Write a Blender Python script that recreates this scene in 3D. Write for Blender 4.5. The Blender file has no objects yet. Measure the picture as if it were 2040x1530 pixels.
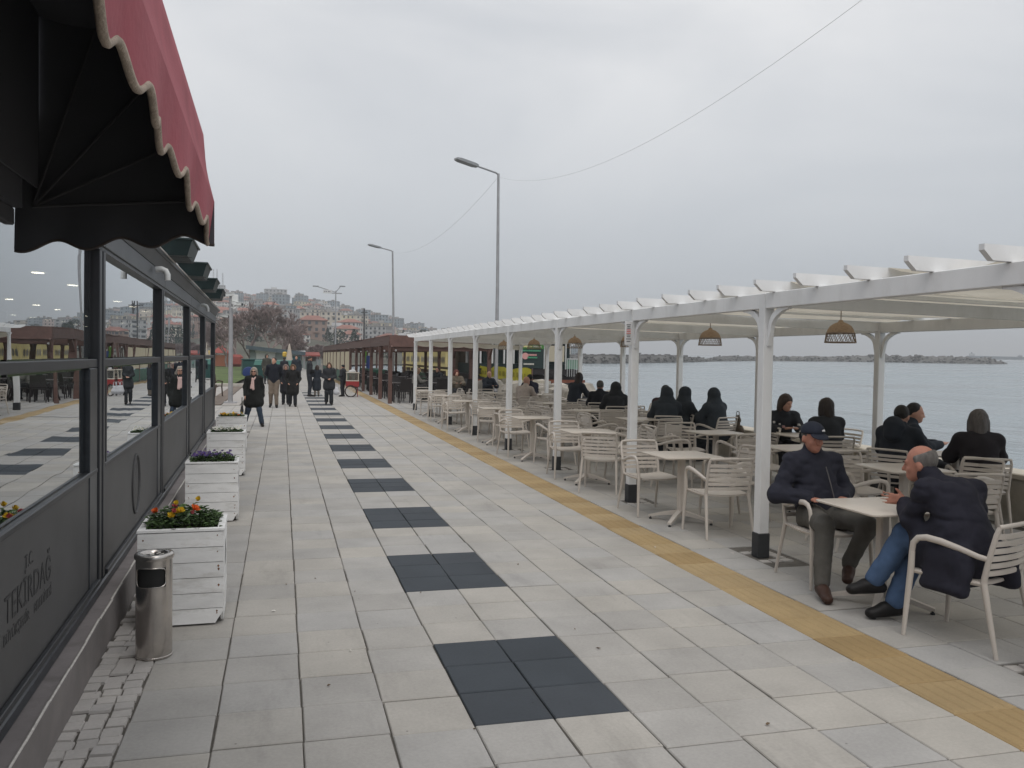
import bpy, bmesh, math, random
import numpy as np
from mathutils import Vector, Matrix
random.seed(7); np.random.seed(7)
R = math.radians
sc = bpy.context.scene
C = sc.collection

# ------------------------------------------------------------------ camera
F_PX, YAW, PITCH, ROLL = 1710.58, .2620, -.0304, .0172
CAM = Vector((-.9094, -3.9716, 1.766))
_f = Vector((math.sin(YAW)*math.cos(PITCH), math.cos(YAW)*math.cos(PITCH), math.sin(PITCH)))
_r = Vector((math.cos(YAW), -math.sin(YAW), 0)); _u = _r.cross(_f)
RIGHT = math.cos(ROLL)*_r + math.sin(ROLL)*_u
UP = -math.sin(ROLL)*_r + math.cos(ROLL)*_u
FWD = _f
cam = bpy.data.objects.new('camera', bpy.data.cameras.new('camera')); C.objects.link(cam)
cam.data.sensor_width = 36; cam.data.lens = F_PX/2040*36
cam.data.clip_start = .05; cam.data.clip_end = 9000
cam.matrix_world = Matrix(((RIGHT.x, UP.x, -FWD.x, CAM.x), (RIGHT.y, UP.y, -FWD.y, CAM.y), (RIGHT.z, UP.z, -FWD.z, CAM.z), (0, 0, 0, 1)))
sc.camera = cam

def ray(px, py): return (px-1020)/F_PX*RIGHT + (765-py)/F_PX*UP + FWD
def at_y(px, py, Y): d = ray(px, py); return CAM + d*((Y-CAM.y)/d.y)          # sight line meets the plane Y
def at_z(px, py, z=0.): d = ray(px, py); return CAM + d*((z-CAM.z)/d.z)

# ------------------------------------------------------------------ sky, sun, exposure
SUN_EL, SUN_AZ = R(58), R(184)           # azimuth clockwise from +Y: behind the camera, landward
world = bpy.data.worlds.new('World'); sc.world = world; world.use_nodes = True
nt = world.node_tree; nt.nodes.clear()
N = nt.nodes.new; L = nt.links.new
out = N('ShaderNodeOutputWorld'); bg = N('ShaderNodeBackground'); bg.inputs[1].default_value = .1
sky = N('ShaderNodeTexSky'); sky.sky_type = 'NISHITA'; sky.sun_disc = False
sky.sun_elevation = SUN_EL; sky.sun_rotation = SUN_AZ; sky.air_density = 1.; sky.dust_density = 3.; sky.ozone_density = 1.
tc = N('ShaderNodeTexCoord'); sep = N('ShaderNodeSeparateXYZ'); L(tc.outputs['Generated'], sep.inputs[0])
mp = N('ShaderNodeMapping'); mp.inputs['Scale'].default_value = (1., 1., 2.6); L(tc.outputs['Generated'], mp.inputs[0])
n1 = N('ShaderNodeTexNoise'); n1.inputs['Scale'].default_value = 1.7; n1.inputs['Detail'].default_value = 5; n1.inputs['Roughness'].default_value = .5
n1.inputs['Distortion'].default_value = .5
L(mp.outputs[0], n1.inputs['Vector'])
cr = N('ShaderNodeValToRGB'); cr.color_ramp.elements[0].position = .36; cr.color_ramp.elements[1].position = .66
cr.color_ramp.elements[0].color = (4.7, 4.88, 5.15, 1); cr.color_ramp.elements[1].color = (6.6, 6.62, 6.68, 1)
L(n1.outputs[0], cr.inputs[0])
# cloud deck a little darker and bluer towards the horizon
mr = N('ShaderNodeMapRange'); mr.inputs[1].default_value = 0.; mr.inputs[2].default_value = .33; L(sep.outputs[2], mr.inputs[0])
mxh = N('ShaderNodeMix'); mxh.data_type = 'RGBA'; L(mr.outputs[0], mxh.inputs[0])
mxh.inputs[6].default_value = (3.75, 4.1, 4.5, 1); L(cr.outputs[0], mxh.inputs[7])
mx = N('ShaderNodeMix'); mx.data_type = 'RGBA'; mx.inputs[0].default_value = .93
L(sky.outputs[0], mx.inputs[6]); L(mxh.outputs[2], mx.inputs[7])
L(mx.outputs[2], bg.inputs[0]); L(bg.outputs[0], out.inputs[0])
sun = bpy.data.objects.new('sun', bpy.data.lights.new('sun', 'SUN')); C.objects.link(sun)
sun.data.energy = 1.1; sun.data.angle = R(50); sun.data.color = (1, .965, .92)
_sd = Vector((math.sin(SUN_AZ)*math.cos(SUN_EL), math.cos(SUN_AZ)*math.cos(SUN_EL), math.sin(SUN_EL)))
sun.rotation_euler = _sd.to_track_quat('Z', 'Y').to_euler()
sun.location = (20, 10, 40)
vs = sc.view_settings; vs.view_transform = 'Standard'; vs.look = 'None'; vs.gamma = 1; vs.use_curve_mapping = False; vs.exposure = .46
sc.render.engine = 'CYCLES'; sc.cycles.use_denoising = True
try: sc.cycles.denoiser = 'OPENIMAGEDENOISE'
except Exception: pass
sc.cycles.max_bounces = 7; sc.cycles.diffuse_bounces = 3; sc.cycles.glossy_bounces = 3; sc.cycles.transparent_max_bounces = 10; sc.cycles.transmission_bounces = 4
sc.cycles.caustics_reflective = False; sc.cycles.caustics_refractive = False

# ------------------------------------------------------------------ materials
def mat(name, col, rough=.7, var=.0, scale=6., bump=0., bscale=None, metal=0., spec=.4, obj_var=0., dirt=None, dscale=2., island=0., detail=4, coat=0., stretch=None):
    m = bpy.data.materials.new(name); m.use_nodes = True
    t = m.node_tree; b = t.nodes['Principled BSDF']
    b.inputs['Roughness'].default_value = rough; b.inputs['Metallic'].default_value = metal
    b.inputs['Specular IOR Level'].default_value = spec
    if coat: b.inputs['Coat Weight'].default_value = coat
    base = col if len(col) == 4 else (*col, 1)
    b.inputs['Base Color'].default_value = base
    if var or bump or obj_var or dirt or island:
        tcd = t.nodes.new('ShaderNodeTexCoord'); vec = tcd.outputs['Object']
        if obj_var:
            oi = t.nodes.new('ShaderNodeObjectInfo'); ad = t.nodes.new('ShaderNodeVectorMath'); ad.operation = 'MULTIPLY_ADD'
            cb = t.nodes.new('ShaderNodeCombineXYZ'); cb.inputs[0].default_value = 37; cb.inputs[1].default_value = 91; cb.inputs[2].default_value = 13
            L_ = t.links.new
            L_(cb.outputs[0], ad.inputs[0]); L_(oi.outputs['Random'], ad.inputs[1]); L_(vec, ad.inputs[2]); vec = ad.outputs[0]
        if stretch:
            mpp = t.nodes.new('ShaderNodeMapping'); mpp.inputs['Scale'].default_value = stretch; t.links.new(vec, mpp.inputs[0]); vec = mpp.outputs[0]
        colsock = None
        if var:
            n = t.nodes.new('ShaderNodeTexNoise'); n.inputs['Scale'].default_value = scale; n.inputs['Detail'].default_value = detail; n.inputs['Roughness'].default_value = .62
            t.links.new(vec, n.inputs['Vector'])
            r = t.nodes.new('ShaderNodeMapRange'); r.inputs[1].default_value = .25; r.inputs[2].default_value = .75
            r.inputs[3].default_value = 1-var; r.inputs[4].default_value = 1+var; t.links.new(n.outputs[0], r.inputs[0])
            mm = t.nodes.new('ShaderNodeVectorMath'); mm.operation = 'MULTIPLY'
            mm.inputs[0].default_value = base[:3]; t.links.new(r.outputs[0], mm.inputs[1]); colsock = mm.outputs[0]
        if obj_var or island:
            mm = t.nodes.new('ShaderNodeVectorMath'); mm.operation = 'MULTIPLY'
            if colsock: t.links.new(colsock, mm.inputs[0])
            else: mm.inputs[0].default_value = base[:3]
            src = None
            if obj_var: src = oi.outputs['Random']; a = obj_var
            if island:
                ge = t.nodes.new('ShaderNodeNewGeometry'); a = max(island, obj_var)
                if src:
                    s2 = t.nodes.new('ShaderNodeMath'); s2.operation = 'ADD'; t.links.new(src, s2.inputs[0]); t.links.new(ge.outputs['Random Per Island'], s2.inputs[1])
                    s3 = t.nodes.new('ShaderNodeMath'); s3.operation = 'FRACT'; t.links.new(s2.outputs[0], s3.inputs[0]); src = s3.outputs[0]
                else: src = ge.outputs['Random Per Island']
            r = t.nodes.new('ShaderNodeMapRange'); r.inputs[3].default_value = 1-a; r.inputs[4].default_value = 1+a; t.links.new(src, r.inputs[0])
            t.links.new(r.outputs[0], mm.inputs[1]); colsock = mm.outputs[0]
        if dirt:
            n = t.nodes.new('ShaderNodeTexNoise'); n.inputs['Scale'].default_value = dscale; n.inputs['Detail'].default_value = 7; n.inputs['Roughness'].default_value = .7
            t.links.new(vec, n.inputs['Vector'])
            r = t.nodes.new('ShaderNodeMapRange'); r.inputs[1].default_value = .52; r.inputs[2].default_value = .74; t.links.new(n.outputs[0], r.inputs[0])
            r.inputs[4].default_value = dirt[1]
            mxx = t.nodes.new('ShaderNodeMix'); mxx.data_type = 'RGBA'; t.links.new(r.outputs[0], mxx.inputs[0])
            if colsock: t.links.new(colsock, mxx.inputs[6])
            else: mxx.inputs[6].default_value = base
            mxx.inputs[7].default_value = (*dirt[0], 1); colsock = mxx.outputs[2]
        if colsock: t.links.new(colsock, b.inputs['Base Color'])
        if bump:
            n = t.nodes.new('ShaderNodeTexNoise'); n.inputs['Scale'].default_value = bscale or scale*4; n.inputs['Detail'].default_value = 5
            t.links.new(vec, n.inputs['Vector'])
            bp = t.nodes.new('ShaderNodeBump'); bp.inputs['Strength'].default_value = bump; bp.inputs['Distance'].default_value = .01
            t.links.new(n.outputs[0], bp.inputs['Height']); t.links.new(bp.outputs[0], b.inputs['Normal'])
    return m

def glassmat(name, tint, refl=.55, rough=0.):
    m = bpy.data.materials.new(name); m.use_nodes = True; t = m.node_tree; t.nodes.clear()
    o = t.nodes.new('ShaderNodeOutputMaterial'); mix = t.nodes.new('ShaderNodeMixShader')
    tr = t.nodes.new('ShaderNodeBsdfTransparent'); tr.inputs[0].default_value = (*tint, 1)
    gl = t.nodes.new('ShaderNodeBsdfGlossy'); gl.inputs['Roughness'].default_value = rough; gl.inputs[0].default_value = (.92, .95, .97, 1)
    nz = t.nodes.new('ShaderNodeTexNoise'); nz.inputs['Scale'].default_value = 1.3; nz.inputs['Detail'].default_value = 1; tcg = t.nodes.new('ShaderNodeTexCoord'); t.links.new(tcg.outputs['Object'], nz.inputs['Vector'])
    bpg = t.nodes.new('ShaderNodeBump'); bpg.inputs['Strength'].default_value = .12; bpg.inputs['Distance'].default_value = .02; t.links.new(nz.outputs[0], bpg.inputs['Height']); t.links.new(bpg.outputs[0], gl.inputs['Normal'])
    fr = t.nodes.new('ShaderNodeFresnel'); fr.inputs[0].default_value = 1.5
    r = t.nodes.new('ShaderNodeMapRange'); r.inputs[1].default_value = 0; r.inputs[2].default_value = .6; r.inputs[3].default_value = refl*.5; r.inputs[4].default_value = min(1, refl*1.35)
    t.links.new(fr.outputs[0], r.inputs[0]); t.links.new(r.outputs[0], mix.inputs[0])
    t.links.new(tr.outputs[0], mix.inputs[1]); t.links.new(gl.outputs[0], mix.inputs[2]); t.links.new(mix.outputs[0], o.inputs[0])
    return m
def emit(name, col, s):
    m = bpy.data.materials.new(name); m.use_nodes = True; b = m.node_tree.nodes['Principled BSDF']
    b.inputs['Emission Color'].default_value = (*col, 1); b.inputs['Emission Strength'].default_value = s; b.inputs['Base Color'].default_value = (.8, .8, .8, 1)
    m.cycles.emission_sampling = 'NONE'; return m

# ------------------------------------------------------------------ mesh builder
class MB:
    def __init__(s): s.v = []; s.f = []; s.m = []
    def add(s, vs, fs, mi=0):
        o = len(s.v); s.v += [tuple(x) for x in vs]; s.f += [tuple(i+o for i in f) for f in fs]; s.m += [mi]*len(fs); return s
    def box(s, lo, hi, mi=0, M=None, bev=0.):
        (a, b, c), (d, e, f) = lo, hi
        if bev:
            t = min(bev, (d-a)/2.01, (e-b)/2.01, (f-c)/2.01)
            vs = []; idx = {}
            for ix in (0, 1):
                for iy in (0, 1):
                    for iz in (0, 1):
                        X, Y, Z = (a, d)[ix], (b, e)[iy], (c, f)[iz]; sx, sy, sz = (1, -1)[ix]*t, (1, -1)[iy]*t, (1, -1)[iz]*t
                        for k, p in enumerate(((X, Y+sy, Z+sz), (X+sx, Y, Z+sz), (X+sx, Y+sy, Z))): idx[ix, iy, iz, k] = len(vs); vs.append(p)
            fs = []
            for ax in range(3):
                for sd in (0, 1):
                    cs = []
                    for u, w in ((0, 0), (1, 0), (1, 1), (0, 1)):
                        t3 = [0, 0, 0]; t3[ax] = sd; t3[(ax+1) % 3] = u; t3[(ax+2) % 3] = w; cs.append(idx[(*t3, ax)])
                    fs.append(cs if sd else cs[::-1])
            for ax in range(3):                      # edges along ax
                b1, b2 = (ax+1) % 3, (ax+2) % 3
                for u in (0, 1):
                    for w in (0, 1):
                        p = [0, 0, 0]; q = [0, 0, 0]; q[ax] = 1
                        p[b1] = q[b1] = u; p[b2] = q[b2] = w
                        quad = [idx[(*p, b1)], idx[(*q, b1)], idx[(*q, b2)], idx[(*p, b2)]]
                        fs.append(quad if (u ^ w) == 0 else quad[::-1]) if False else fs.append(quad)
            for ix in (0, 1):
                for iy in (0, 1):
                    for iz in (0, 1): fs.append([idx[ix, iy, iz, k] for k in range(3)])
        else:
            vs = [(a, b, c), (d, b, c), (d, e, c), (a, e, c), (a, b, f), (d, b, f), (d, e, f), (a, e, f)]
            fs = [(0, 3, 2, 1), (4, 5, 6, 7), (0, 1, 5, 4), (1, 2, 6, 5), (2, 3, 7, 6), (3, 0, 4, 7)]
        if M: vs = [M @ Vector(x) for x in vs]
        return s.add(vs, fs, mi)
    def tube(s, pts, rad, n=8, mi=0, cap=True, flat=None):
        pts = [Vector(p) for p in pts]; k = len(pts)
        rr = rad if isinstance(rad, (list, tuple)) else [rad]*k
        vs = []; up = Vector((0, 0, 1)); prev = None
        for i, p in enumerate(pts):
            d = (pts[min(i+1, k-1)]-pts[max(i-1, 0)]).normalized()
            if prev is None:
                a = up if abs(d.dot(up)) < .9 else Vector((1, 0, 0)); x = d.cross(a).normalized()
            else: x = (prev-d*prev.dot(d)).normalized()
            prev = x; y = d.cross(x)
            for j in range(n):
                t = 2*math.pi*(j+.5)/n; vs.append(p+(x*math.cos(t)+y*math.sin(t)*(flat or 1))*rr[i])
        fs = [(i*n+j, i*n+(j+1) % n, (i+1)*n+(j+1) % n, (i+1)*n+j) for i in range(k-1) for j in range(n)]
        if cap: fs += [tuple(range(n))[::-1], tuple((k-1)*n+j for j in range(n))]
        return s.add(vs, fs, mi)
    def lathe(s, prof, n=20, c=(0, 0, 0), mi=0, sx=1, sy=1):
        vs = [(c[0]+r*math.cos(2*math.pi*j/n)*sx, c[1]+r*math.sin(2*math.pi*j/n)*sy, c[2]+z) for r, z in prof for j in range(n)]
        fs = [(i*n+j, i*n+(j+1) % n, (i+1)*n+(j+1) % n, (i+1)*n+j) for i in range(len(prof)-1) for j in range(n)]
        return s.add(vs, fs, mi)
    def prism(s, poly, ax, t0, t1, mi=0):
        """2-D polygon extruded along axis ax"""
        n = len(poly)
        def P(u, w, t): q = [0, 0, 0]; q[ax] = t; q[(ax+1) % 3] = u; q[(ax+2) % 3] = w; return q
        vs = [P(u, w, t0) for u, w in poly]+[P(u, w, t1) for u, w in poly]
        fs = [tuple(range(n))[::-1], tuple(range(n, 2*n))]+[(i, (i+1) % n, n+(i+1) % n, n+i) for i in range(n)]
        return s.add(vs, fs, mi)
    def grid(s, P, mi=0, wrap=False):
        a, b = len(P), len(P[0]); vs = [p for r in P for p in r]
        fs = [(i*b+j, i*b+(j+1) % b, (i+1)*b+(j+1) % b, (i+1)*b+j) for i in range(a-1) for j in range(b if wrap else b-1)]
        return s.add(vs, fs, mi)
    def blob(s, c, r, mi=0, n=8, jit=.2, rnd=random):
        """small uneven stone"""
        prof = [-1, -.55, .1, .65, 1]; vs = []; 
        rx, ry, rz = r
        for z in prof[1:-1]:
            rr = math.sqrt(max(0, 1-z*z))
            for j in range(n):
                k = 1+rnd.uniform(-jit, jit); t = 2*math.pi*(j+rnd.uniform(-.2, .2))/n
                vs.append((c[0]+rx*rr*math.cos(t)*k, c[1]+ry*rr*math.sin(t)*k, c[2]+rz*(z+rnd.uniform(-jit, jit)*.6)))
        vs += [(c[0], c[1], c[2]-rz), (c[0]+rx*.1, c[1], c[2]+rz*rnd.uniform(.8, 1))]
        m = 3; fs = [(i*n+j, i*n+(j+1) % n, (i+1)*n+(j+1) % n, (i+1)*n+j) for i in range(m-1) for j in range(n)]
        fs += [(3*n, (j+1) % n, j) for j in range(n)]+[(3*n+1, (m-1)*n+j, (m-1)*n+(j+1) % n) for j in range(n)]
        return s.add(vs, fs, mi)
    def mesh(s, name, mats, smooth=False, fix=True):
        me = bpy.data.meshes.new(name); me.from_pydata(s.v, [], s.f)
        for m in (mats if isinstance(mats, (list, tuple)) else [mats]): me.materials.append(m)
        if len(set(s.m)) > 1: me.polygons.foreach_set('material_index', s.m)
        if fix:
            bm = bmesh.new(); bm.from_mesh(me); bmesh.ops.recalc_face_normals(bm, faces=bm.faces); bm.to_mesh(me); bm.free()
        if smooth: shade(me, 40 if smooth is True else smooth)
        me.update(); return me
    def build(s, name, mats, parent=None, smooth=False, loc=None, rz=0, fix=True):
        return link(name, s.mesh(name, mats, smooth, fix), parent, loc, rz)
def shade(me, deg):
    me.polygons.foreach_set('use_smooth', [True]*len(me.polygons))
    try: me.set_sharp_from_angle(angle=R(deg))
    except Exception: pass
def link(name, me, parent=None, loc=None, rz=0):
    o = bpy.data.objects.new(name, me); C.objects.link(o)
    if parent: o.parent = parent
    if loc is not None: o.location = loc
    if rz: o.rotation_euler = (0, 0, rz)
    return o
def tag(o, label=None, cat=None, group=None, kind=None):
    if label: o['label'] = label
    if cat: o['category'] = cat
    if group: o['group'] = group
    if kind: o['kind'] = kind
    return o
def thing(name, label, cat, loc=(0, 0, 0), rz=0, group=None):
    o = bpy.data.objects.new(name, None); C.objects.link(o); o.location = loc; o.rotation_euler = (0, 0, rz); o.empty_display_size = .2
    return tag(o, label, cat, group)
KIDS = {}
def kids(o): return [c for c in o.children]
def dup(root, loc=None, rz=None, label=None, group=None, parent=None):
    r = root.copy(); C.objects.link(r)
    if parent is not None: r.parent = parent
    if loc is not None: r.location = loc
    if rz is not None: r.rotation_euler = (0, 0, rz)
    if label: r['label'] = label
    if group: r['group'] = group
    for ch in kids(root): dup(ch, parent=r)
    return r
def arc(c, r, a0, a1, n, plane='yz'):
    return [(c[0]+r*math.cos(a0+(a1-a0)*i/n), c[1]+r*math.sin(a0+(a1-a0)*i/n)) for i in range(n+1)]
ORD = ['first', 'second', 'third', 'fourth', 'fifth', 'sixth', 'seventh', 'eighth', 'ninth', 'tenth', 'eleventh', 'twelfth', 'thirteenth', 'fourteenth', 'fifteenth', 'sixteenth', 'seventeenth', 'eighteenth', 'nineteenth', 'twentieth']
# ================================================================== GROUND
M_joint = mat('joint_grit', (.13, .12, .105), .95, var=.4, scale=9, bump=.4, bscale=80)
def tilemat(name, a, b, blue, isl=1.):
    """concrete paver: tone per stone, soft blotches, fine grit, a few dark specks"""
    m = bpy.data.materials.new(name); m.use_nodes = True; t = m.node_tree; bs = t.nodes['Principled BSDF']
    nn = t.nodes.new; ln = t.links.new
    tcd = nn('ShaderNodeTexCoord'); oi = nn('ShaderNodeObjectInfo'); ge = nn('ShaderNodeNewGeometry')
    s2 = nn('ShaderNodeMath'); s2.operation = 'ADD'; ln(oi.outputs['Random'], s2.inputs[0]); (ln(ge.outputs['Random Per Island'], s2.inputs[1]) if isl else None); s2.inputs[1].default_value = 0.
    s3 = nn('ShaderNodeMath'); s3.operation = 'FRACT'; ln(s2.outputs[0], s3.inputs[0])
    crr = nn('ShaderNodeValToRGB'); e = crr.color_ramp.elements
    e[0].color = (*a, 1); e[0].position = 0; e[1].color = (*b, 1); e[1].position = 1
    k = crr.color_ramp.elements.new(.35); k.color = (*[(x*.45+y*.55) for x, y in zip(a, b)], 1)
    k = crr.color_ramp.elements.new(.72); k.color = (*blue, 1)
    ln(s3.outputs[0], crr.inputs[0])
    n = nn('ShaderNodeTexNoise'); n.inputs['Scale'].default_value = 1.9; n.inputs['Detail'].default_value = 6; n.inputs['Roughness'].default_value = .6; ln(ge.outputs['Position'], n.inputs['Vector'])
    r = nn('ShaderNodeMapRange'); r.inputs[1].default_value = .3; r.inputs[2].default_value = .7; r.inputs[3].default_value = .86; r.inputs[4].default_value = 1.09; ln(n.outputs[0], r.inputs[0])
    n2 = nn('ShaderNodeTexNoise'); n2.inputs['Scale'].default_value = 55; n2.inputs['Detail'].default_value = 4; ln(ge.outputs['Position'], n2.inputs['Vector'])
    r2 = nn('ShaderNodeMapRange'); r2.inputs[1].default_value = .3; r2.inputs[2].default_value = .7; r2.inputs[3].default_value = .94; r2.inputs[4].default_value = 1.05; ln(n2.outputs[0], r2.inputs[0])
    mu = nn('ShaderNodeMath'); mu.operation = 'MULTIPLY'; ln(r.outputs[0], mu.inputs[0]); ln(r2.outputs[0], mu.inputs[1])
    # long walked-in grime streaks
    mp_ = nn('ShaderNodeMapping'); mp_.inputs['Scale'].default_value = (2.2, .5, 1); ln(ge.outputs['Position'], mp_.inputs[0])
    n3 = nn('ShaderNodeTexNoise'); n3.inputs['Scale'].default_value = 1.1; n3.inputs['Detail'].default_value = 8; n3.inputs['Roughness'].default_value = .72; ln(mp_.outputs[0], n3.inputs['Vector'])
    r3 = nn('ShaderNodeMapRange'); r3.inputs[1].default_value = .56; r3.inputs[2].default_value = .72; r3.inputs[3].default_value = 1; r3.inputs[4].default_value = .80; ln(n3.outputs[0], r3.inputs[0])
    mu2 = nn('ShaderNodeMath'); mu2.operation = 'MULTIPLY'; ln(mu.outputs[0], mu2.inputs[0]); ln(r3.outputs[0], mu2.inputs[1])
    vo = nn('ShaderNodeTexVoronoi'); vo.inputs['Scale'].default_value = 5.5; ln(ge.outputs['Position'], vo.inputs['Vector'])
    r4 = nn('ShaderNodeMapRange'); r4.inputs[1].default_value = .025; r4.inputs[2].default_value = .04; r4.inputs[3].default_value = .55; r4.inputs[4].default_value = 1; ln(vo.outputs['Distance'], r4.inputs[0])
    mu3 = nn('ShaderNodeMath'); mu3.operation = 'MULTIPLY'; ln(mu2.outputs[0], mu3.inputs[0]); ln(r4.outputs[0], mu3.inputs[1])
    vm = nn('ShaderNodeVectorMath'); vm.operation = 'MULTIPLY'; ln(crr.outputs[0], vm.inputs[0]); ln(mu3.outputs[0], vm.inputs[1])
    ln(vm.outputs[0], bs.inputs['Base Color'])
    bs.inputs['Roughness'].default_value = .78; bs.inputs['Specular IOR Level'].default_value = .35
    bp = nn('ShaderNodeBump'); bp.inputs['Strength'].default_value = .22; bp.inputs['Distance'].default_value = .004; ln(n2.outputs[0], bp.inputs['Height']); ln(bp.outputs[0], bs.inputs['Normal'])
    return m
M_tile = tilemat('pale_paver', (.425, .402, .365), (.365, .35, .328), (.39, .38, .366))
M_dark = tilemat('dark_paver', (.042, .05, .06), (.054, .062, .073), (.048, .057, .068))
M_tact = tilemat('ochre_paver', (.385, .275, .135), (.43, .325, .185), (.33, .23, .11), 0)

def tile_mesh(name, m, w=.3925, d=.3895, h=.03, bv=.005, ribs=0):
    b = MB(); x, y = w/2, d/2
    vs = [(-x, -y, -h), (x, -y, -h), (x, y, -h), (-x, y, -h), (-x, -y, -bv), (x, -y, -bv), (x, y, -bv), (-x, y, -bv),
          (-x+bv, -y+bv, 0), (x-bv, -y+bv, 0), (x-bv, y-bv, 0), (-x+bv, y-bv, 0)]
    fs = [(8, 9, 10, 11)]+[(i, (i+1) % 4, 4+(i+1) % 4, 4+i) for i in range(4)]+[(4+i, 4+(i+1) % 4, 8+(i+1) % 4, 8+i) for i in range(4)]
    b.add(vs, fs)
    for k in range(ribs):
        cx = -x+w*(k+.5)/ribs; r_ = w/ribs*.30
        b.add([(cx-r_, -y+.012, .0005), (cx+r_, -y+.012, .0005), (cx+r_, y-.012, .0005), (cx-r_, y-.012, .0005),
               (cx-r_*.6, -y+.02, .005), (cx+r_*.6, -y+.02, .005), (cx+r_*.6, y-.02, .005), (cx-r_*.6, y-.02, .005)],
              [(4, 5, 6, 7), (0, 1, 5, 4), (1, 2, 6, 5), (2, 3, 7, 6), (3, 0, 4, 7)])
    return b, b.mesh(name, m, fix=False)
prom = tag(MB().add([(-40, -12, -.018), (7.0, -12, -.018), (7.0, 150, -.018), (-40, 150, -.018)], [(0, 1, 2, 3)]).build('promenade', M_joint, fix=False), 'pale stone promenade with a line of dark squares', 'pavement', kind='structure')
tb, t_pale = tile_mesh('paving_tile', M_tile); _, t_dark = tile_mesh('dark_tile', M_dark); tb2, t_tact = tile_mesh('tactile_tile', M_tact, .395, .395, ribs=5)
rt = random.Random(3)
def put_tile(nm, me, x, y, par, flat=False):
    o = link(nm, me, par, (x+rt.uniform(-.003, .003), y+rt.uniform(-.004, .004), rt.uniform(-.003, .0005)))
    o.rotation_euler = (rt.uniform(-.003, .003), rt.uniform(-.003, .003), rt.uniform(-.006, .006)+math.pi/2*rt.choice((0, 2)))
    return o
cand = []; dark = []
coff = {a: (0 if a in (0, 1) else rt.uniform(-.025, .025)) for a in range(-6, 20)}
for j in range(-14, 96):
    for a in range(-4, 6):
        x, y = (a+.5)*.4, (j+.5)*.4+coff[a]
        if a == 2: y = (j+.5)*.4+coff[a]
        if 21.05 < y < 21.35: pass
        (dark if a in (0, 1) and j >= 0 and (j % 6) < 3 else cand).append((x, y))
far_stuff = MB()
def shift(mb, x, y, z=0., into=None, s=1.):
    into.add([(p[0]+x, p[1]+y, p[2]+z) for p in mb.v], mb.f)
seen = sorted([c for c in cand if c[1] > -.75], key=lambda c: c[1]); near, rest = seen[:290], seen[290:]+[c for c in cand if c[1] <= -.75]
for x, y in near: put_tile('paving_tile', t_pale, x, y, prom)
for x, y in rest: shift(tb, x, y, rt.uniform(-.002, 0), far_stuff)
for x, y in dark: put_tile('dark_tile', t_dark, x, y, prom)
# left of the promenade beyond the café, and its far end
for j in range(41, 96):
    for a in range(-24, -4):
        x, y = (a+.5)*.4, (j+.5)*.4
        if x > -1.87-.022*y and y < 16.2: shift(tb, x, y, 0, far_stuff)
        elif 16.2 <= y < 26.5 or (y < 38.5 and x > -2.2): shift(tb, x, y, 0, far_stuff)
for j in range(0, 110):
    for a in range(-6, 7):
        far_stuff.add([(a*.42, 38.5+j*1., .0), ((a+.98)*.42, 38.5+j*1., .0), ((a+.98)*.42, 39.47+j, .0), (a*.42, 39.47+j, .0)], [(0, 1, 2, 3)])
tag(far_stuff.build('distant_paving_tiles', M_tile, prom, fix=False), kind='stuff')
for k in range(7, 16):          # the row of dark squares runs on in the distance
    for a in range(2): pass
# ochre tactile strip
yy = -1.0; k = 0; tstuff = MB()
while yy < 60:
    if k < 120: put_tile('tactile_tile', t_tact, 2.6, yy, prom)
    else: shift(tb2, 2.6, yy, 0, tstuff)
    yy += .4; k += 1
tag(tstuff.build('distant_tactile_tiles', M_tact, prom, fix=False), kind='stuff')
# drain across the promenade
M_steel = mat('galvanised_steel', (.36, .36, .36), .45, var=.2, scale=20, metal=.8)
dr = thing('drain_grate', 'narrow steel drain grate crossing the promenade pavement', 'drain', (.3, 21.2, .004))
b = MB(); b.box((-2.1, -.05, 0), (2.05, -.035, .006)); b.box((-2.1, .035, 0), (2.05, .05, .006)); b.build('frame', M_steel, dr)
b = MB()
for i in range(90): b.box((-2.08+i*.046, -.034, .001), (-2.06+i*.046, .034, .005))
tag(b.build('bars', M_steel, dr), kind='stuff')

# terrace under the pergola
terr = tag(MB().add([(2.81, -4, -.013), (7.02, -4, -.013), (7.02, 60, -.013), (2.81, 60, -.013)], [(0, 1, 2, 3)]).build('terrace', M_joint, fix=False), 'pale paved terrace under the white pergola', 'pavement', kind='structure')
tc_ = []
for j in range(-6, 62):
    for a in range(7, 18):
        x, y = (a+.5)*.4+.005, (j+.5)*.4+coff[a]+.13
        if x+.2 > 7.02: continue
        if any(abs(x-3.32) < .22 and abs(y-(2.95+3.034*k)) < .22 for k in range(-1, 4)): continue
        tc_.append((x, y))
tc_.sort(key=lambda c: (c[1] < -.9, c[1]+.25*(c[0]-2.8)))
ts = MB()
for i, (x, y) in enumerate(tc_):
    if i < 270: put_tile('paving_tile', t_pale, x, y, terr)
    else: shift(tb, x, y, rt.uniform(-.002, 0), ts)
for j in range(0, 34):
    for a in range(7, 17): ts.add([(a*.4+.01, 25+j*1., 0), (a*.4+.395, 25+j, 0), (a*.4+.395, 25.98+j, 0), (a*.4+.01, 25.98+j, 0)], [(0, 1, 2, 3)])
tag(ts.build('distant_paving_tiles', M_tile, terr, fix=False), kind='stuff')
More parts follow.
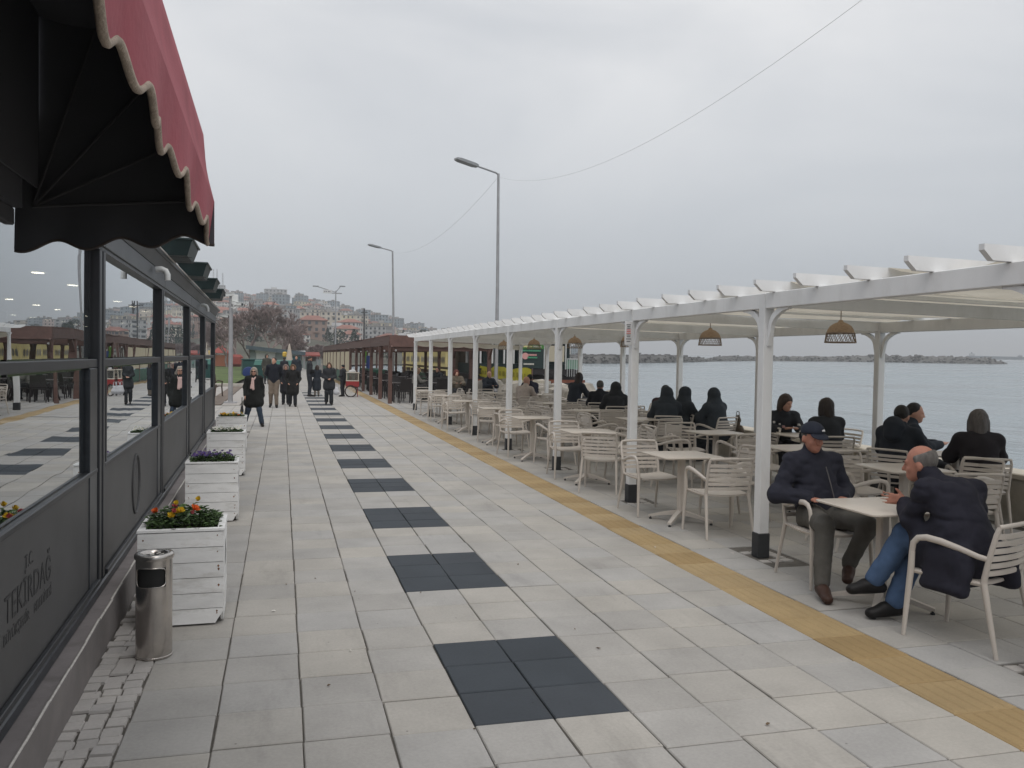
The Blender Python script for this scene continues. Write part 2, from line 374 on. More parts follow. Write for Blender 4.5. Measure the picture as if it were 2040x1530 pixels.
# granite setts beside the café base and round the pergola posts
M_sett = tilemat('granite_sett', (.52, .49, .46), (.43, .41, .395), (.48, .455, .43))
def sett(w, d, seed):
    r_ = random.Random(seed); b = MB(); x, y = w/2, d/2
    top = [(sx*x*r_.uniform(.86, .97), sy*y*r_.uniform(.84, .97), r_.uniform(-.003, .0)) for sx, sy in ((-1, -1), (1, -1), (1, 1), (-1, 1))]
    low = [(sx*x*.99, sy*y*.99, -.016) for sx, sy in ((-1, -1), (1, -1), (1, 1), (-1, 1))]
    b.add(low+top, [(4, 5, 6, 7)]+[(i, (i+1) % 4, 4+(i+1) % 4, 4+i) for i in range(4)])
    return b
setts = [sett(.094, .098, i) for i in range(6)]; sett_me = [s_.mesh('sett', M_sett, fix=False) for s_ in setts]
strip = tag(MB().add([(-2.35, -4, -.014), (-1.602, -4, -.014), (-1.602, 16.2, -.014), (-2.35, 16.2, -.014)], [(0, 1, 2, 3)]).build('sett_strip', M_joint, fix=False), 'strip of small rough setts along the café base', 'pavement', kind='structure')
ss = MB(); cnt = 0
for j in range(-14, 160):
    y = j*.1+rt.uniform(-.01, .01); x = -1.652+rt.uniform(-.012, .006); first = True
    while x > -1.87-.022*y-.02:
        k = rt.randrange(6); xx, y2 = x, y+rt.uniform(-.014, .014)
        if y > -.35 and cnt < 250:
            o = link('sett', sett_me[k], strip, (xx, y2, rt.uniform(-.004, .004))); o.rotation_euler = (rt.uniform(-.04, .04), rt.uniform(-.04, .04), rt.uniform(-.09, .09)+rt.choice((0, math.pi))); o.scale = (rt.uniform(.93, 1.1), rt.uniform(.9, 1.04), 1); cnt += 1
        else: shift(setts[k], xx, y2, rt.uniform(-.004, .004), ss)
        x -= rt.uniform(.093, .106)
tag(ss.build('distant_setts', M_sett, strip, fix=False), kind='stuff')
for k in range(-1, 4):
    yc = 2.95+3.034*k
    for (dx, dy) in [(-.16, -.15), (-.05, -.16), (.06, -.15), (.16, -.16), (-.17, -.05), (.16, -.04), (-.16, .07), (.17, .07), (-.16, .16), (-.05, .16), (.06, .16), (.16, .15)]:
        o = link('sett', sett_me[rt.randrange(6)], terr, (3.32+dx, yc+dy, -.004+rt.uniform(-.003, .003))); o.rotation_euler = (rt.uniform(-.05, .05), rt.uniform(-.05, .05), rt.uniform(-.15, .15))

# a few scraps on the pavement
M_scrap = mat('paper_scrap', (.7, .68, .63), .8); M_butt = mat('dead_leaf', (.13, .09, .055), .9)
for i, (px, py, s_, m_) in enumerate([(545, 1217, .03, M_scrap), (1305, 1090, .025, M_scrap), (1192, 1291, .03, M_butt), (838, 1180, .02, M_butt), (698, 1296, .018, M_scrap), (655, 1365, .02, M_butt), (1145, 1253, .016, M_butt), (628, 1152, .014, M_butt), (707, 1178, .014, M_butt), (1032, 1124, .02, M_butt), (1530, 1442, .03, M_butt), (570, 1164, .02, M_butt), (945, 1452, .014, M_butt)]):
    p = at_z(px, py, .006); s_ *= .6
    b = MB().add([(-s_, -s_*.3, 0), (s_*.2, -s_*.45, .003), (s_, s_*.1, .001), (s_*.1, s_*.4, .006), (-s_*.7, s_*.3, .002), (0, 0, -.003)], [(0, 1, 2, 3, 4), (1, 0, 5), (2, 1, 5), (3, 2, 5), (4, 3, 5), (0, 4, 5)])
    o = b.build('scrap', m_, None, loc=p, rz=i*1.3, fix=False)
    tag(o, 'small crumpled paper scrap lying on the pale pavement' if m_ is M_scrap else 'small dry leaf fragment lying on the pale pavement', 'litter', 'paper scraps on the pavement' if m_ is M_scrap else 'leaf fragments on the pavement')

# ------------------------------------------------------------------ land, lawn, sea
M_land = mat('bare_land', (.17, .155, .12), .95, var=.35, scale=.05)
M_grass = mat('lawn_grass', (.085, .12, .035), .95, var=.45, scale=.35, bump=.6, bscale=25)
tag(MB().add([(-900, -60, -.06), (7.0, -60, -.06), (7.0, 150, -.06), (40, 235, -.06), (330, 900, -.06), (-900, 900, -.06)], [(0, 1, 2, 3, 4, 5)]).build('ground', M_land, fix=False), 'flat land along the shore', 'ground', kind='structure')
lg = []
for i in range(15):
    row = []
    for j in range(25):
        u, w = i/14, j/24; y = 44+w*112; x0 = -60; x1 = -3.4+min(1, w*1.5)*1.6
        row.append((x0+(x1-x0)*u, y+math.sin(u*9)*.4, .06+.12*math.sin(w*5+u*4)**2))
    lg.append(row)
tag(MB().grid(lg).build('lawn', M_grass, smooth=True), 'green park lawn beyond the promenade', 'lawn', kind='structure')
M_kerb = mat('pale_concrete', (.46, .43, .38), .85, var=.15, scale=3, bump=.2)
tag(MB().box((-30, 43.4, -.05), (-2.0, 43.75, .16), bev=.02).build('kerb', M_kerb), 'pale concrete kerb in front of the lawn', 'kerb', kind='structure')
# sea: one sheet to the horizon
_n = ray(1200, 704).cross(ray(2000, 712.)).normalized()
if _n.z < 0: _n = -_n
SEA0 = Vector((7.5, 5, -1.15))
def sea_z(x, y): return SEA0.z-(_n.x*(x-SEA0.x)+_n.y*(y-SEA0.y))/_n.z
def at_sea(px, py, dz=0):
    d = ray(px, py); t = ((SEA0+Vector((0, 0, dz))-CAM).dot(_n))/d.dot(_n); return CAM+d*t
M_sea = bpy.data.materials.new('sea_water'); M_sea.use_nodes = True
t = M_sea.node_tree; bs = t.nodes['Principled BSDF']; bs.inputs['Base Color'].default_value = (.19, .235, .255, 1); bs.inputs['Roughness'].default_value = .16; bs.inputs['IOR'].default_value = 1.33
ge = t.nodes.new('ShaderNodeNewGeometry'); prev = None
for sc_, st, dist, rot in ((.45, .5, .3, .5), (1.9, .6, .12, .2), (.06, .6, 1.4, .7)):
    mp_ = t.nodes.new('ShaderNodeMapping'); mp_.inputs['Scale'].default_value = (1, .33, 1); mp_.inputs['Rotation'].default_value = (0, 0, rot); t.links.new(ge.outputs['Position'], mp_.inputs[0])
    n = t.nodes.new('ShaderNodeTexNoise'); n.inputs['Scale'].default_value = sc_; n.inputs['Detail'].default_value = 4; t.links.new(mp_.outputs[0], n.inputs['Vector'])
    bp = t.nodes.new('ShaderNodeBump'); bp.inputs['Strength'].default_value = st; bp.inputs['Distance'].default_value = dist; t.links.new(n.outputs[0], bp.inputs['Height'])
    if prev: t.links.new(prev, bp.inputs['Normal'])
    prev = bp.outputs[0]
t.links.new(prev, bs.inputs['Normal'])
mp_ = t.nodes.new('ShaderNodeMapping'); mp_.inputs['Scale'].default_value = (.5, 2.2, 1); mp_.inputs['Rotation'].default_value = (0, 0, .9); t.links.new(ge.outputs['Position'], mp_.inputs[0])
n = t.nodes.new('ShaderNodeTexNoise'); n.inputs['Scale'].default_value = .035; n.inputs['Detail'].default_value = 5; t.links.new(mp_.outputs[0], n.inputs['Vector'])
r_ = t.nodes.new('ShaderNodeMapRange'); r_.inputs[1].default_value = .35; r_.inputs[2].default_value = .65; r_.inputs[3].default_value = .07; r_.inputs[4].default_value = .27; t.links.new(n.outputs[0], r_.inputs[0]); t.links.new(r_.outputs[0], bs.inputs['Roughness'])
sv = [(x, y, sea_z(x, y)) for x, y in [(6.5, -80), (3800, -80), (3800, 4000), (100, 4000), (6.5, 300)]]
tag(MB().add(sv, [(0, 1, 2, 3, 4)]).build('sea', M_sea, fix=False), 'calm grey sea', 'sea', kind='structure')

# low parapet along the water
M_par = mat('parapet_render', (.50, .46, .39), .85, var=.12, scale=4, bump=.25, dirt=((.22, .18, .13), .5), dscale=2.5)
M_cope = mat('parapet_coping', (.62, .57, .48), .8, var=.1, scale=6, bump=.15)
pw = thing('seawall_parapet', 'low cream parapet between the terrace and the sea', 'wall', (7.02, 0, 0))
MB().box((.04, -8, -2.2), (.36, 19.0, .5)).build('wall', M_par, pw)
for i in range(15): MB().box((0, -8+i*1.8, .502), (.42, -8+i*1.8+1.79, .57), bev=.012).build('coping_stone', M_cope, pw)
# ================================================================== CAFÉ
KW = math.atan(.022)
cafe = thing('glass_cafe', 'long low café with dark metal frames and mirror-like windows', 'building', (-1.87, 0, 0), KW)
M_base = mat('plinth_render', (.20, .182, .176), .75, var=.18, scale=3, bump=.15, dirt=((.28, .25, .22), .35), dscale=5)
M_ledge = mat('ledge_paint', (.25, .225, .22), .65, var=.15, scale=5, bump=.1, dirt=((.09, .08, .075), .6), dscale=4)
M_sill = mat('dark_sill', (.022, .027, .034), .35, var=.4, scale=7, spec=.5, dirt=((.10, .11, .12), .35), dscale=9)
M_frame = mat('anthracite_frame', (.028, .031, .036), .42, var=.12, scale=8, spec=.5)
M_frame2 = mat('anthracite_fascia', (.085, .092, .10), .5, var=.1, scale=4, spec=.45, dirt=((.12, .12, .12), .3), dscale=3)
M_panel = mat('grey_panel', (.078, .078, .079), .5, var=.15, scale=3, spec=.4, dirt=((.075, .075, .07), .4), dscale=4)
M_white = mat('white_edge', (.6, .57, .53), .6, var=.3, scale=30)
M_pane = glassmat('window_glass', (.38, .41, .43), .84)
S0, S1 = -8.4, 15.9
MB().box((-.6, S0, -.05), (0, S1, .228), bev=.008).build('plinth', M_base, cafe)
MB().box((-.6, S0, .2285), (-.004, S1, .234)).build('ledge', M_ledge, cafe)
b = MB()
for i in range(60):
    a0 = S0+i*(S1-S0)/60; a1 = S0+(i+1)*(S1-S0)/60
    b.tube([(-.003+random.uniform(-.004, .004), a0, .236), (-.003+random.uniform(-.004, .004), a1, .236)], .0055+random.uniform(-.0015, .002), 6)
tag(b.build('edge_sealant', M_white, cafe), 'thin ragged white line on the ledge edge')
MB().box((-.26, S0, .2345), (-.085, S1, .30), bev=.01).build('sill', M_sill, cafe)
posts = [-4.9, -1.45, 2.0, 5.5, 8.95, 12.3, 15.7]
for s_ in posts:
    for d_ in (-.13, .025):
        MB().box((-.17, s_+d_+(.025 if d_ < 0 else 0), .30), (-.10, s_+d_+.08+(.025 if d_ < 0 else 0), 2.42), bev=.006).build('post', M_frame, cafe)
    MB().box((-.16, s_-.026, .30), (-.12, s_+.026, 2.42)).build('post_joint', M_sill, cafe)
MB().box((-.19, S0, 2.40), (-.10, S1, 2.46)).build('head_rail', M_frame, cafe)
for i in range(len(posts)-1):
    a, c = posts[i]+.132, posts[i+1]-.132
    MB().box((-.165, a-.024, 1.662), (-.112, c+.024, 1.715), bev=.005).build('transom', M_frame, cafe)
    MB().box((-.155, a, 1.005), (-.105, c, 1.035), bev=.005).build('sash_rail', M_frame, cafe)
    MB().box((-.145, a, .301), (-.115, c, 1.004)).build('lower_panel', M_panel, cafe)
    MB().box((-.112, a, .301), (-.088, c, .335), bev=.004).build('panel_trim', M_frame, cafe)
    MB().box((-.16, c-.24, .302), (-.108, c-.002, 1.66), bev=.005).build('sash_stack', M_sill, cafe)
    MB().box((-.155, a+.001, 1.0405), (-.10, a+.03, 1.651)).build('sash_stile', M_frame, cafe)
    dv = random.uniform(-.004, .004)
    MB().add([(-.14+dv, a, 1.0405), (-.14-dv, c-.272, 1.0405), (-.14-dv*.5, c-.272, 1.651), (-.14+dv, a, 1.651)], [(0, 1, 2, 3)]).build('window_pane', M_pane, cafe, fix=False)
    MB().add([(-.145-dv, a, 1.7225), (-.145+dv, c, 1.7225), (-.145+dv*.4, c, 2.399), (-.145-dv, a, 2.399)], [(0, 1, 2, 3)]).build('window_pane', M_pane, cafe, fix=False)
    MB().box((-.22, posts[i]+.004, 2.425), (-.085, posts[i+1]-.004, 2.56), bev=.004).build('fascia_panel', M_frame2, cafe)
    MB().prism([(2.561, -.22), (2.561, -.075), (2.66, -.03), (2.66, -.22)], 1, posts[i]+.003, posts[i+1]-.003).build('eaves_panel', M_frame2, cafe) if False else MB().add(
        [(-.22, posts[i]+.003, 2.561), (-.078, posts[i]+.003, 2.561), (-.03, posts[i]+.003, 2.66), (-.22, posts[i]+.003, 2.66), (-.22, posts[i+1]-.003, 2.561), (-.078, posts[i+1]-.003, 2.561), (-.03, posts[i+1]-.003, 2.66), (-.22, posts[i+1]-.003, 2.66)],
        [(0, 1, 2, 3), (4, 7, 6, 5), (0, 4, 5, 1), (1, 5, 6, 2), (2, 6, 7, 3), (3, 7, 4, 0)]).build('eaves_panel', M_frame2, cafe)
MB().box((-6, S0, 2.661), (-.012, S1, 2.70), bev=.006).build('roof', M_frame, cafe)
b = MB().tube([(-.01, S0, 2.702), (-.01, S1, 2.702)], .008, 6); b.build('roof_edge_trim', M_white, cafe)
# inside
M_in = mat('dim_interior', (.16, .145, .13), .8, var=.2, scale=1.5); M_inf = mat('interior_floor', (.12, .10, .085), .5, var=.2, scale=2)
MB().box((-6, S0, .235), (-.27, S1, .25)).build('floor', M_inf, cafe)
MB().box((-6, S0, .25), (-5.85, S1, 2.6)).build('back_wall', M_in, cafe)
MB().box((-5.84, S0, 2.545), (-.23, S1, 2.60)).build('ceiling', M_in, cafe)
MB().box((-5.84, S0, .26), (-.22, S0+.1, 2.54)).build('end_wall', M_in, cafe)
MB().box((-5.84, S1-.08, .301), (-.22, S1-.02, 1.0)).build('end_panel', M_panel, cafe)
for x_ in (-4.2, -2.2): MB().box((x_-.05, S1-.09, 1.0), (x_+.05, S1-.01, 2.54)).build('end_post', M_frame, cafe)
for x0, x1 in ((-5.8, -4.26), (-4.14, -2.26), (-2.14, -.23)):
    MB().add([(x0, S1-.05, 1.002), (x1, S1-.05, 1.002), (x1, S1-.05, 2.54), (x0, S1-.05, 2.54)], [(0, 1, 2, 3)]).build('window_pane', M_pane, cafe, fix=False)
M_lampwarm = emit('warm_spot', (1., .86, .62), 9.)
for i in range(12):
    for x_ in (-1.3, -2.9, -4.5): MB().lathe([(.0, -.004), (.055, -.004), (.06, 0), (.06, .004)], 10, (x_, -4.2+i*1.65+(.4 if x_ == -2.9 else 0), 2.541)).build('ceiling_lamp', M_lampwarm, cafe)
# lettering and emblem on the dark panels
def text_mesh(s, size, m, parent, loc, rot, name='lettering', ext=.0004, sx=1.):
    cu = bpy.data.curves.new(name, 'FONT'); cu.body = s; cu.size = size; cu.align_x = 'CENTER'; cu.extrude = ext
    o = bpy.data.objects.new(name, cu); dg = bpy.context.evaluated_depsgraph_get()
    C.objects.link(o); bpy.context.view_layer.update(); me = bpy.data.meshes.new_from_object(o.evaluated_get(bpy.context.evaluated_depsgraph_get()))
    bpy.data.objects.remove(o); me.materials.clear(); me.materials.append(m)
    k = link(name, me, parent, loc); k.rotation_euler = rot; k.scale = (sx, 1, 1); return k
M_let = mat('faded_lettering', (.044, .044, .045), .6)
M_let2 = mat('faded_lettering_pale', (.066, .066, .067), .55)
ROT = (R(90), 0, R(90))
for cs in (.27,):
    text_mesh('T.C.', .085, M_let, cafe, (-.113, cs-.02, .805), ROT)
    text_mesh('TEKİRDAĞ', .165, M_let, cafe, (-.113, cs, .648), ROT, sx=.98)
    text_mesh('BÜYÜKŞEHİR', .066, M_let2, cafe, (-.113, cs-.215, .565), ROT)
    text_mesh('BELEDİYESİ', .066, M_let2, cafe, (-.113, cs+.235, .565), ROT)
b = MB(); n_ = 24
pts = [(-.112, 3.62+.2*math.cos(2*math.pi*j/n_), .68+.24*math.sin(2*math.pi*j/n_)) for j in range(n_+1)]
b.tube(pts, .012, 5, cap=False)
b.add([(-.1135, 3.62+.13*math.cos(2*math.pi*j/n_)*(1+.25*math.sin(3*j)), .68+.17*math.sin(2*math.pi*j/n_)) for j in range(n_)], [tuple(range(n_))])
b.build('emblem', M_let2, cafe)
# downpipe elbows
M_pvc = mat('white_pvc', (.62, .63, .62), .45)
for s_ in (4.45, 10.5):
    o = MB().tube([(-.06, s_, 2.515), (-.01, s_, 2.52), (.025, s_, 2.505), (.04, s_, 2.47), (.041, s_, 2.42)], .027, 10).build('downpipe_elbow', M_pvc, cafe, smooth=True)
# troughs on the roof edge
M_trough = mat('green_plastic', (.018, .033, .034), .45, var=.2, scale=6)
def trough(i, s_):
    t_ = thing('roof_trough', ['dark plastic trough overhanging the café roof edge, biggest and nearest to the awning', 'dark plastic trough on the café roof, second from the awning', 'dark green trough on the café roof, third from the awning', 'small dark trough on the café roof, farthest from the awning'][i], 'planter', (-1.87, 0, 0), KW, 'troughs along the café roof edge')
    b = MB(); a, c, d, e = (-.1, s_, .2, s_+.8)[0], .2, s_, s_+.85
    x0, x1 = -.12, .22
    vs = [(x0+.05, d+.05, 2.705), (x1-.05, d+.05, 2.705), (x1-.05, e-.05, 2.705), (x0+.05, e-.05, 2.705), (x0, d, 2.86), (x1, d, 2.86), (x1, e, 2.86), (x0, e, 2.86),
          (x0+.02, d+.02, 2.86), (x1-.02, d+.02, 2.86), (x1-.02, e-.02, 2.86), (x0+.02, e-.02, 2.86), (x0+.06, d+.06, 2.73), (x1-.06, d+.06, 2.73), (x1-.06, e-.06, 2.73), (x0+.06, e-.06, 2.73)]
    fs = [(0, 3, 2, 1)]+[(i_, (i_+1) % 4, 4+(i_+1) % 4, 4+i_) for i_ in range(4)]+[(4+i_, 4+(i_+1) % 4, 8+(i_+1) % 4, 8+i_) for i_ in range(4)]+[(8+i_, 8+(i_+1) % 4, 12+(i_+1) % 4, 12+i_) for i_ in range(4)]+[(12, 13, 14, 15)]
    b.add(vs, fs).build('box', M_trough, t_)
    b = MB(); P = [(x0-.006, d-.006), (x1+.006, d-.006), (x1+.006, e+.006), (x0-.006, e+.006), (x0-.006, d-.006)]
    b.tube([(x, y, 2.862) for x, y in P], .012, 6); b.build('rim', M_trough, t_)
    for k in (.2, .65): MB().box((-.02, s_+k, 2.7025), (.2, s_+k+.03, 2.706)).build('bracket', M_frame, t_)
for i, s_ in enumerate((4.9, 7.2, 9.5, 11.7)): trough(i, s_)
# bullet camera on the far corner
def bullet_cam(name, label, loc, rz, tilt=-.15, group='security cameras'):
    t_ = thing(name, label, 'camera', loc, rz, group)
    Mx = Matrix.Rotation(tilt, 4, 'X')
    b = MB(); b.box((-.035, -.12, -.03), (.035, .1, .035), M=Mx, bev=.01); b.build('body', M_pvc, t_)
    b = MB(); b.box((-.045, -.11, .036), (.045, .14, .046), M=Mx, bev=.004); b.build('hood', M_pvc, t_)
    b = MB(); b.tube([Mx @ Vector((0, .1, 0)), Mx @ Vector((0, .115, 0))], .026, 12); b.build('lens', M_sill, t_)
    MB().tube([(0, -.06, -.03), (0, -.1, -.08), (0, -.15, -.08)], .014, 8).build('arm', M_pvc, t_)
    return t_
bullet_cam('security_camera', 'white security camera on the far corner of the café', (-1.87-.022*15.9+.05, 15.95, 2.58), R(-80))

# ------------------------------------------------------------------ awning
M_red = mat('red_canvas', (.40, .10, .122), .8, var=.12, scale=5, bump=.25, bscale=40, dirt=((.2, .03, .04), .35), dscale=2)
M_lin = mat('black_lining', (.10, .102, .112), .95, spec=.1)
M_rope = mat('cream_piping', (.44, .36, .29), .9, var=.25, scale=40, bump=.5, bscale=150)
M_rib = mat('awning_rib', (.085, .085, .09), .9)
aw = thing('awning', 'burgundy bonnet awning with black lining and cream scalloped piping', 'awning', (-1.868, 0, 0), 0)
A0, A1, HZ, RA = -7.2, -.15, 2.35, .675
TI = .042                              # it climbs a little towards the camera
def aw_prof(off=0.):
    pts = []
    ribs_ = [R(4), R(27), R(50), R(72), R(92)]
    for i in range(len(ribs_)-1):
        for k in range(6):
            u = k/6; a = ribs_[i]*(1-u)+ribs_[i+1]*u
            r_ = RA*(1-.035*math.sin(math.pi*u))*(1+.12*math.sin(a))-off
            pts.append((r_*math.cos(a)-.0, HZ+r_*math.sin(a)))
    a = ribs_[-1]; r_ = RA*1.12-off; pts.append((r_*math.cos(a), HZ+r_*math.sin(a)))
    return pts
def skin(off, y0, y1, m, name, ny=50):
    P = []
    for j in range(ny+1):
        y = y0+(y1-y0)*j/ny; P.append([(x, y, z+TI*(A1-y)) for x, z in aw_prof(off)])
    return MB().grid(P).build(name, m, aw, smooth=60)
skin(0, A0, A1, M_red, 'canopy'); skin(.008, A0, A1-.004, M_lin, 'lining')
# front valance with scallops, red outside, black inside
def hem(y, ph=0): return .155+.022*math.cos(2*math.pi*(y-A1)/.24+ph)
x_f, z_f = aw_prof()[0]
for off, m, nm in ((0, M_red, 'valance'), (.006, M_lin, 'valance_lining')):
    P = []
    for j in range(401):
        y = A0+(A1-A0)*j/400; h_ = hem(y)
        P.append([(x_f-off+.012*math.sin(y*9)*k/3-.004*k, y, z_f+TI*(A1-y)-h_*k/3) for k in range(4)])
    MB().grid(P).build(nm, m, aw, smooth=60)
b = MB(); pts = []
for j in range(401):
    y = A0+(A1-A0)*j/400; pts.append((x_f-.003+.012*math.sin(y*9)-.012, y, z_f+TI*(A1-y)-hem(y)))
b.tube(pts, .0095, 7).build('piping', M_rope, aw, smooth=60)
# closed far end with its own valance
for y_, m, nm in ((A1+.002, M_red, 'end_panel'), (A1-.008, M_lin, 'end_lining')):
    pr = aw_prof(.003); MB().add([(-.068, y_, HZ-.02)]+[(x, y_, z) for x, z in pr]+[(-.068, y_, pr[-1][1])], [tuple(range(len(pr)+2))]).build(nm, m, aw, fix=False)
    P = []
    for j in range(61):
        x = -.068+(x_f+.068)*j/60; h_ = .155+.022*math.cos(2*math.pi*(x-x_f)/.24)
        zt = HZ-.02+(z_f-HZ+.02)*j/60
        P.append([(x, y_+.012*math.sin(x*22)*k/3, zt+.003-h_*k/3) for k in range(4)])
    MB().grid(P).build('end_valance' if m is M_red else 'end_valance_lining', m, aw, smooth=60)
pts = []
for j in range(61):
    x = -.068+(x_f+.068)*j/60; zt = HZ-.02+(z_f-HZ+.02)*j/60
    pts.append((x, A1+.012*math.sin(x*22), zt-(.155+.022*math.cos(2*math.pi*(x-x_f)/.24))))
MB().tube(pts, .008, 7).build('piping', mat('dark_piping', (.09, .075, .07), .9, var=.2, scale=30), aw, smooth=60)
for s_ in (A1-.03, -2.4, -4.8):
    for a in (R(4), R(27), R(50), R(72)):
        r_ = RA*(1+.12*math.sin(a))-.02
        MB().tube([(-.0, s_, HZ-.02+TI*(A1-s_)), (r_*math.cos(a), s_, HZ+r_*math.sin(a)+TI*(A1-s_))], .006, 6).build('rib', M_rib, aw)
MB().tube([(x_f-.016, A0, z_f+TI*(A1-A0)), (x_f-.016, A1-.01, z_f)], .012, 8).build('front_bar', M_rib, aw)
MB().box((-.066, A0, 2.235), (-.03, A1-.18, 2.30), bev=.005).build('wall_rail', M_rib, aw, rz=KW)
MB().box((-.066, A0, 2.301), (-.004, A1-.18, 2.42)).build('shade_backing', M_lin, aw, rz=KW); MB().box((.008, A0, 2.405), (.016, A1-.02, 3.3)).build('shade_backing', M_lin, aw, rz=KW)  # dark sheets added to stand in for shade on the wall behind the awning

# ------------------------------------------------------------------ planters, flowers, bin
M_wood = mat('white_plank', (.83, .83, .82), .65, var=.1, scale=4, bump=.2, bscale=30, obj_var=.07, dirt=((.38, .35, .30), .55), dscale=3.5, stretch=(1, 1, 3))
M_rust = mat('rust_stain', (.20, .085, .035), .9, var=.4, scale=30)
M_soil = mat('potting_soil', (.035, .026, .02), .95, bump=.8, bscale=40)
M_leaf = mat('pansy_leaf', (.055, .10, .028), .6, var=.4, scale=20, island=.35)
M_hole = mat('dark_gap', (.02, .02, .02), .9)
FL = {'yellow': mat('yellow_petal', (.72, .50, .03), .6), 'orange': mat('orange_petal', (.72, .14, .02), .6), 'pink': mat('pink_petal', (.55, .12, .13), .6),
      'purple': mat('purple_petal', (.10, .06, .24), .6), 'white': mat('white_petal', (.72, .72, .66), .6), 'core': mat('flower_core', (.35, .2, .03), .7)}
W_, D_, H_ = .52, .52, .62
def planter(i, y, x, label):
    t_ = thing('flower_box', label, 'planter', (x, y+D_/2, 0), KW, 'white plank flower boxes')
    nb = 6; hb = (H_-.02)/nb
    for k in range(nb):
        z0, z1 = .012+k*hb, .012+(k+1)*hb-.004
        ch = .05 if k == 0 else 0.
        for sd in range(4):
            b = MB(); half = W_/2 if sd % 2 == 0 else W_/2-.022
            poly = [(-half+ch, z0), (half-ch, z0), (half, z0+ch*1.6 if ch else z0+.001), (half, z1), (-half, z1), (-half, z0+ch*1.6 if ch else z0+.001)]
            th = .02; o_ = random.uniform(-.0015, .0015)
            vs = [(u, -D_/2+o_, w) for u, w in poly]+[(u, -D_/2+th, w) for u, w in poly]; n = len(poly)
            b.add(vs, [tuple(range(n)), tuple(range(2*n-1, n-1, -1))]+[(q, q+n, (q+1) % n+n, (q+1) % n) for q in range(n)])
            b.build('plank', M_wood, t_, rz=sd*math.pi/2)
    for sd in range(4):
        b = MB(); w2 = W_/2+.004
        b.add([(-w2, -w2, 0), (w2, -w2, 0), (w2-.045, -w2+.045, 0), (-w2+.045, -w2+.045, 0), (-w2, -w2, .016), (w2, -w2, .016), (w2-.045, -w2+.045, .016), (-w2+.045, -w2+.045, .016)],
              [(0, 3, 2, 1), (4, 5, 6, 7), (0, 1, 5, 4), (1, 2, 6, 5), (2, 3, 7, 6), (3, 0, 4, 7)])
        o = b.build('rim_board', M_wood, t_, loc=(0, 0, H_-.006), rz=sd*math.pi/2)
    MB().box((-W_/2+.03, -D_/2+.03, .3), (W_/2-.03, D_/2-.03, H_-.05)).build('soil', M_soil, t_)
    for k in range(nb):
        for sx in (-1, 1):
            if random.random() < .75:
                for q in range(random.choice((1, 2))):
                    zz = .012+k*hb+hb*random.uniform(.25, .8); xx = sx*(W_/2-.035)+random.uniform(-.006, .006); yy = -D_/2-.0016
                    r_ = random.uniform(.004, .008)
                    MB().add([(xx-r_, yy, zz), (xx, yy, zz-r_*1.6), (xx+r_, yy, zz), (xx, yy, zz+r_)], [(0, 1, 2, 3)]).build('rusty_screw', M_rust, t_, fix=False)
    # oval slot in the side that faces the promenade
    b = MB(); b.add([(W_/2+.0025, .04*math.cos(a_)*.9, .42+.09*math.sin(a_)) for a_ in [2*math.pi*j/14 for j in range(14)]], [tuple(range(14))]); b.build('hand_slot', M_hole, t_, fix=False)
    return t_
def flowers(i, y, x, label, cols, n, hgt=.10):
    rf = random.Random(50+i)
    t_ = thing('bedding_flowers', label, 'flowers', (x, y+D_/2, H_-.05), KW, 'flowers in the white boxes')
    b = MB()
    for k in range(int(780*hgt/.1)):
        px_, py_ = rf.uniform(-.225, .225), rf.uniform(-.225, .225)
        h_ = hgt*(1-.8*(px_*px_+py_*py_)/.1)*rf.uniform(.25, 1.15)+.012
        L_ = rf.uniform(.025, .05); a = rf.uniform(0, 6.28); tl = rf.uniform(-.2, .7); w_ = L_*.36
        ca, sa = math.cos(a), math.sin(a)
        def P(u, v, z): return (px_+u*ca-v*sa, py_+u*sa+v*ca, h_+z)
        b.add([P(0, 0, 0), P(L_*.5, w_, L_*.5*tl+.006), P(L_, 0, L_*tl*.7), P(L_*.5, -w_, L_*.5*tl+.006), P(L_*.5, 0, L_*.5*tl-.002)], [(0, 4, 1), (1, 4, 2), (2, 4, 3), (3, 4, 0)])
    b.build('foliage', M_leaf, t_, fix=False)
    for k in range(n):
        c_ = rf.choice(cols); px_, py_ = rf.uniform(-.2, .2), rf.uniform(-.2, .2); z_ = hgt*rf.uniform(.85, 1.45); s_ = rf.uniform(.014, .024)*(1.25 if c_ == 'orange' else 1)
        b = MB(); tx, ty = rf.uniform(-.5, .5), rf.uniform(-.9, .1)
        Mx = Matrix.Translation((px_, py_, z_)) @ Matrix.Rotation(-ty*.8, 4, 'X') @ Matrix.Rotation(tx, 4, 'Y')
        cupz = .012 if c_ in ('yellow', 'orange', 'pink') and i == 0 else 0.
        for ring, (rr, zz) in enumerate(((1., 0), (.72, .004), (.45, .008)) if cupz else ((1., 0), (.62, .006))):
            for q in range(5):
                a = 2*math.pi*(q+.5*ring)/5
                pts = [(0, 0, zz), (s_*rr*.75*math.cos(a-.62), s_*rr*.75*math.sin(a-.62), zz+.004), (s_*rr*1.08*math.cos(a-.25), s_*rr*1.08*math.sin(a-.25), zz+.007+cupz), (s_*rr*1.08*math.cos(a+.25), s_*rr*1.08*math.sin(a+.25), zz+.007+cupz), (s_*rr*.75*math.cos(a+.62), s_*rr*.75*math.sin(a+.62), zz+.004)]
                b.add([Mx @ Vector(p) for p in pts], [(0, 1, 2, 3, 4)])
        b.add([Mx @ Vector((s_*.22*math.cos(a), s_*.22*math.sin(a), .011)) for a in (0, 1.26, 2.5, 3.77, 5.03)], [(0, 1, 2, 3, 4)], 1)
        b.build('blossom', [FL[c_], FL['core'] if c_ != 'white' else FL['yellow']], t_, fix=False)
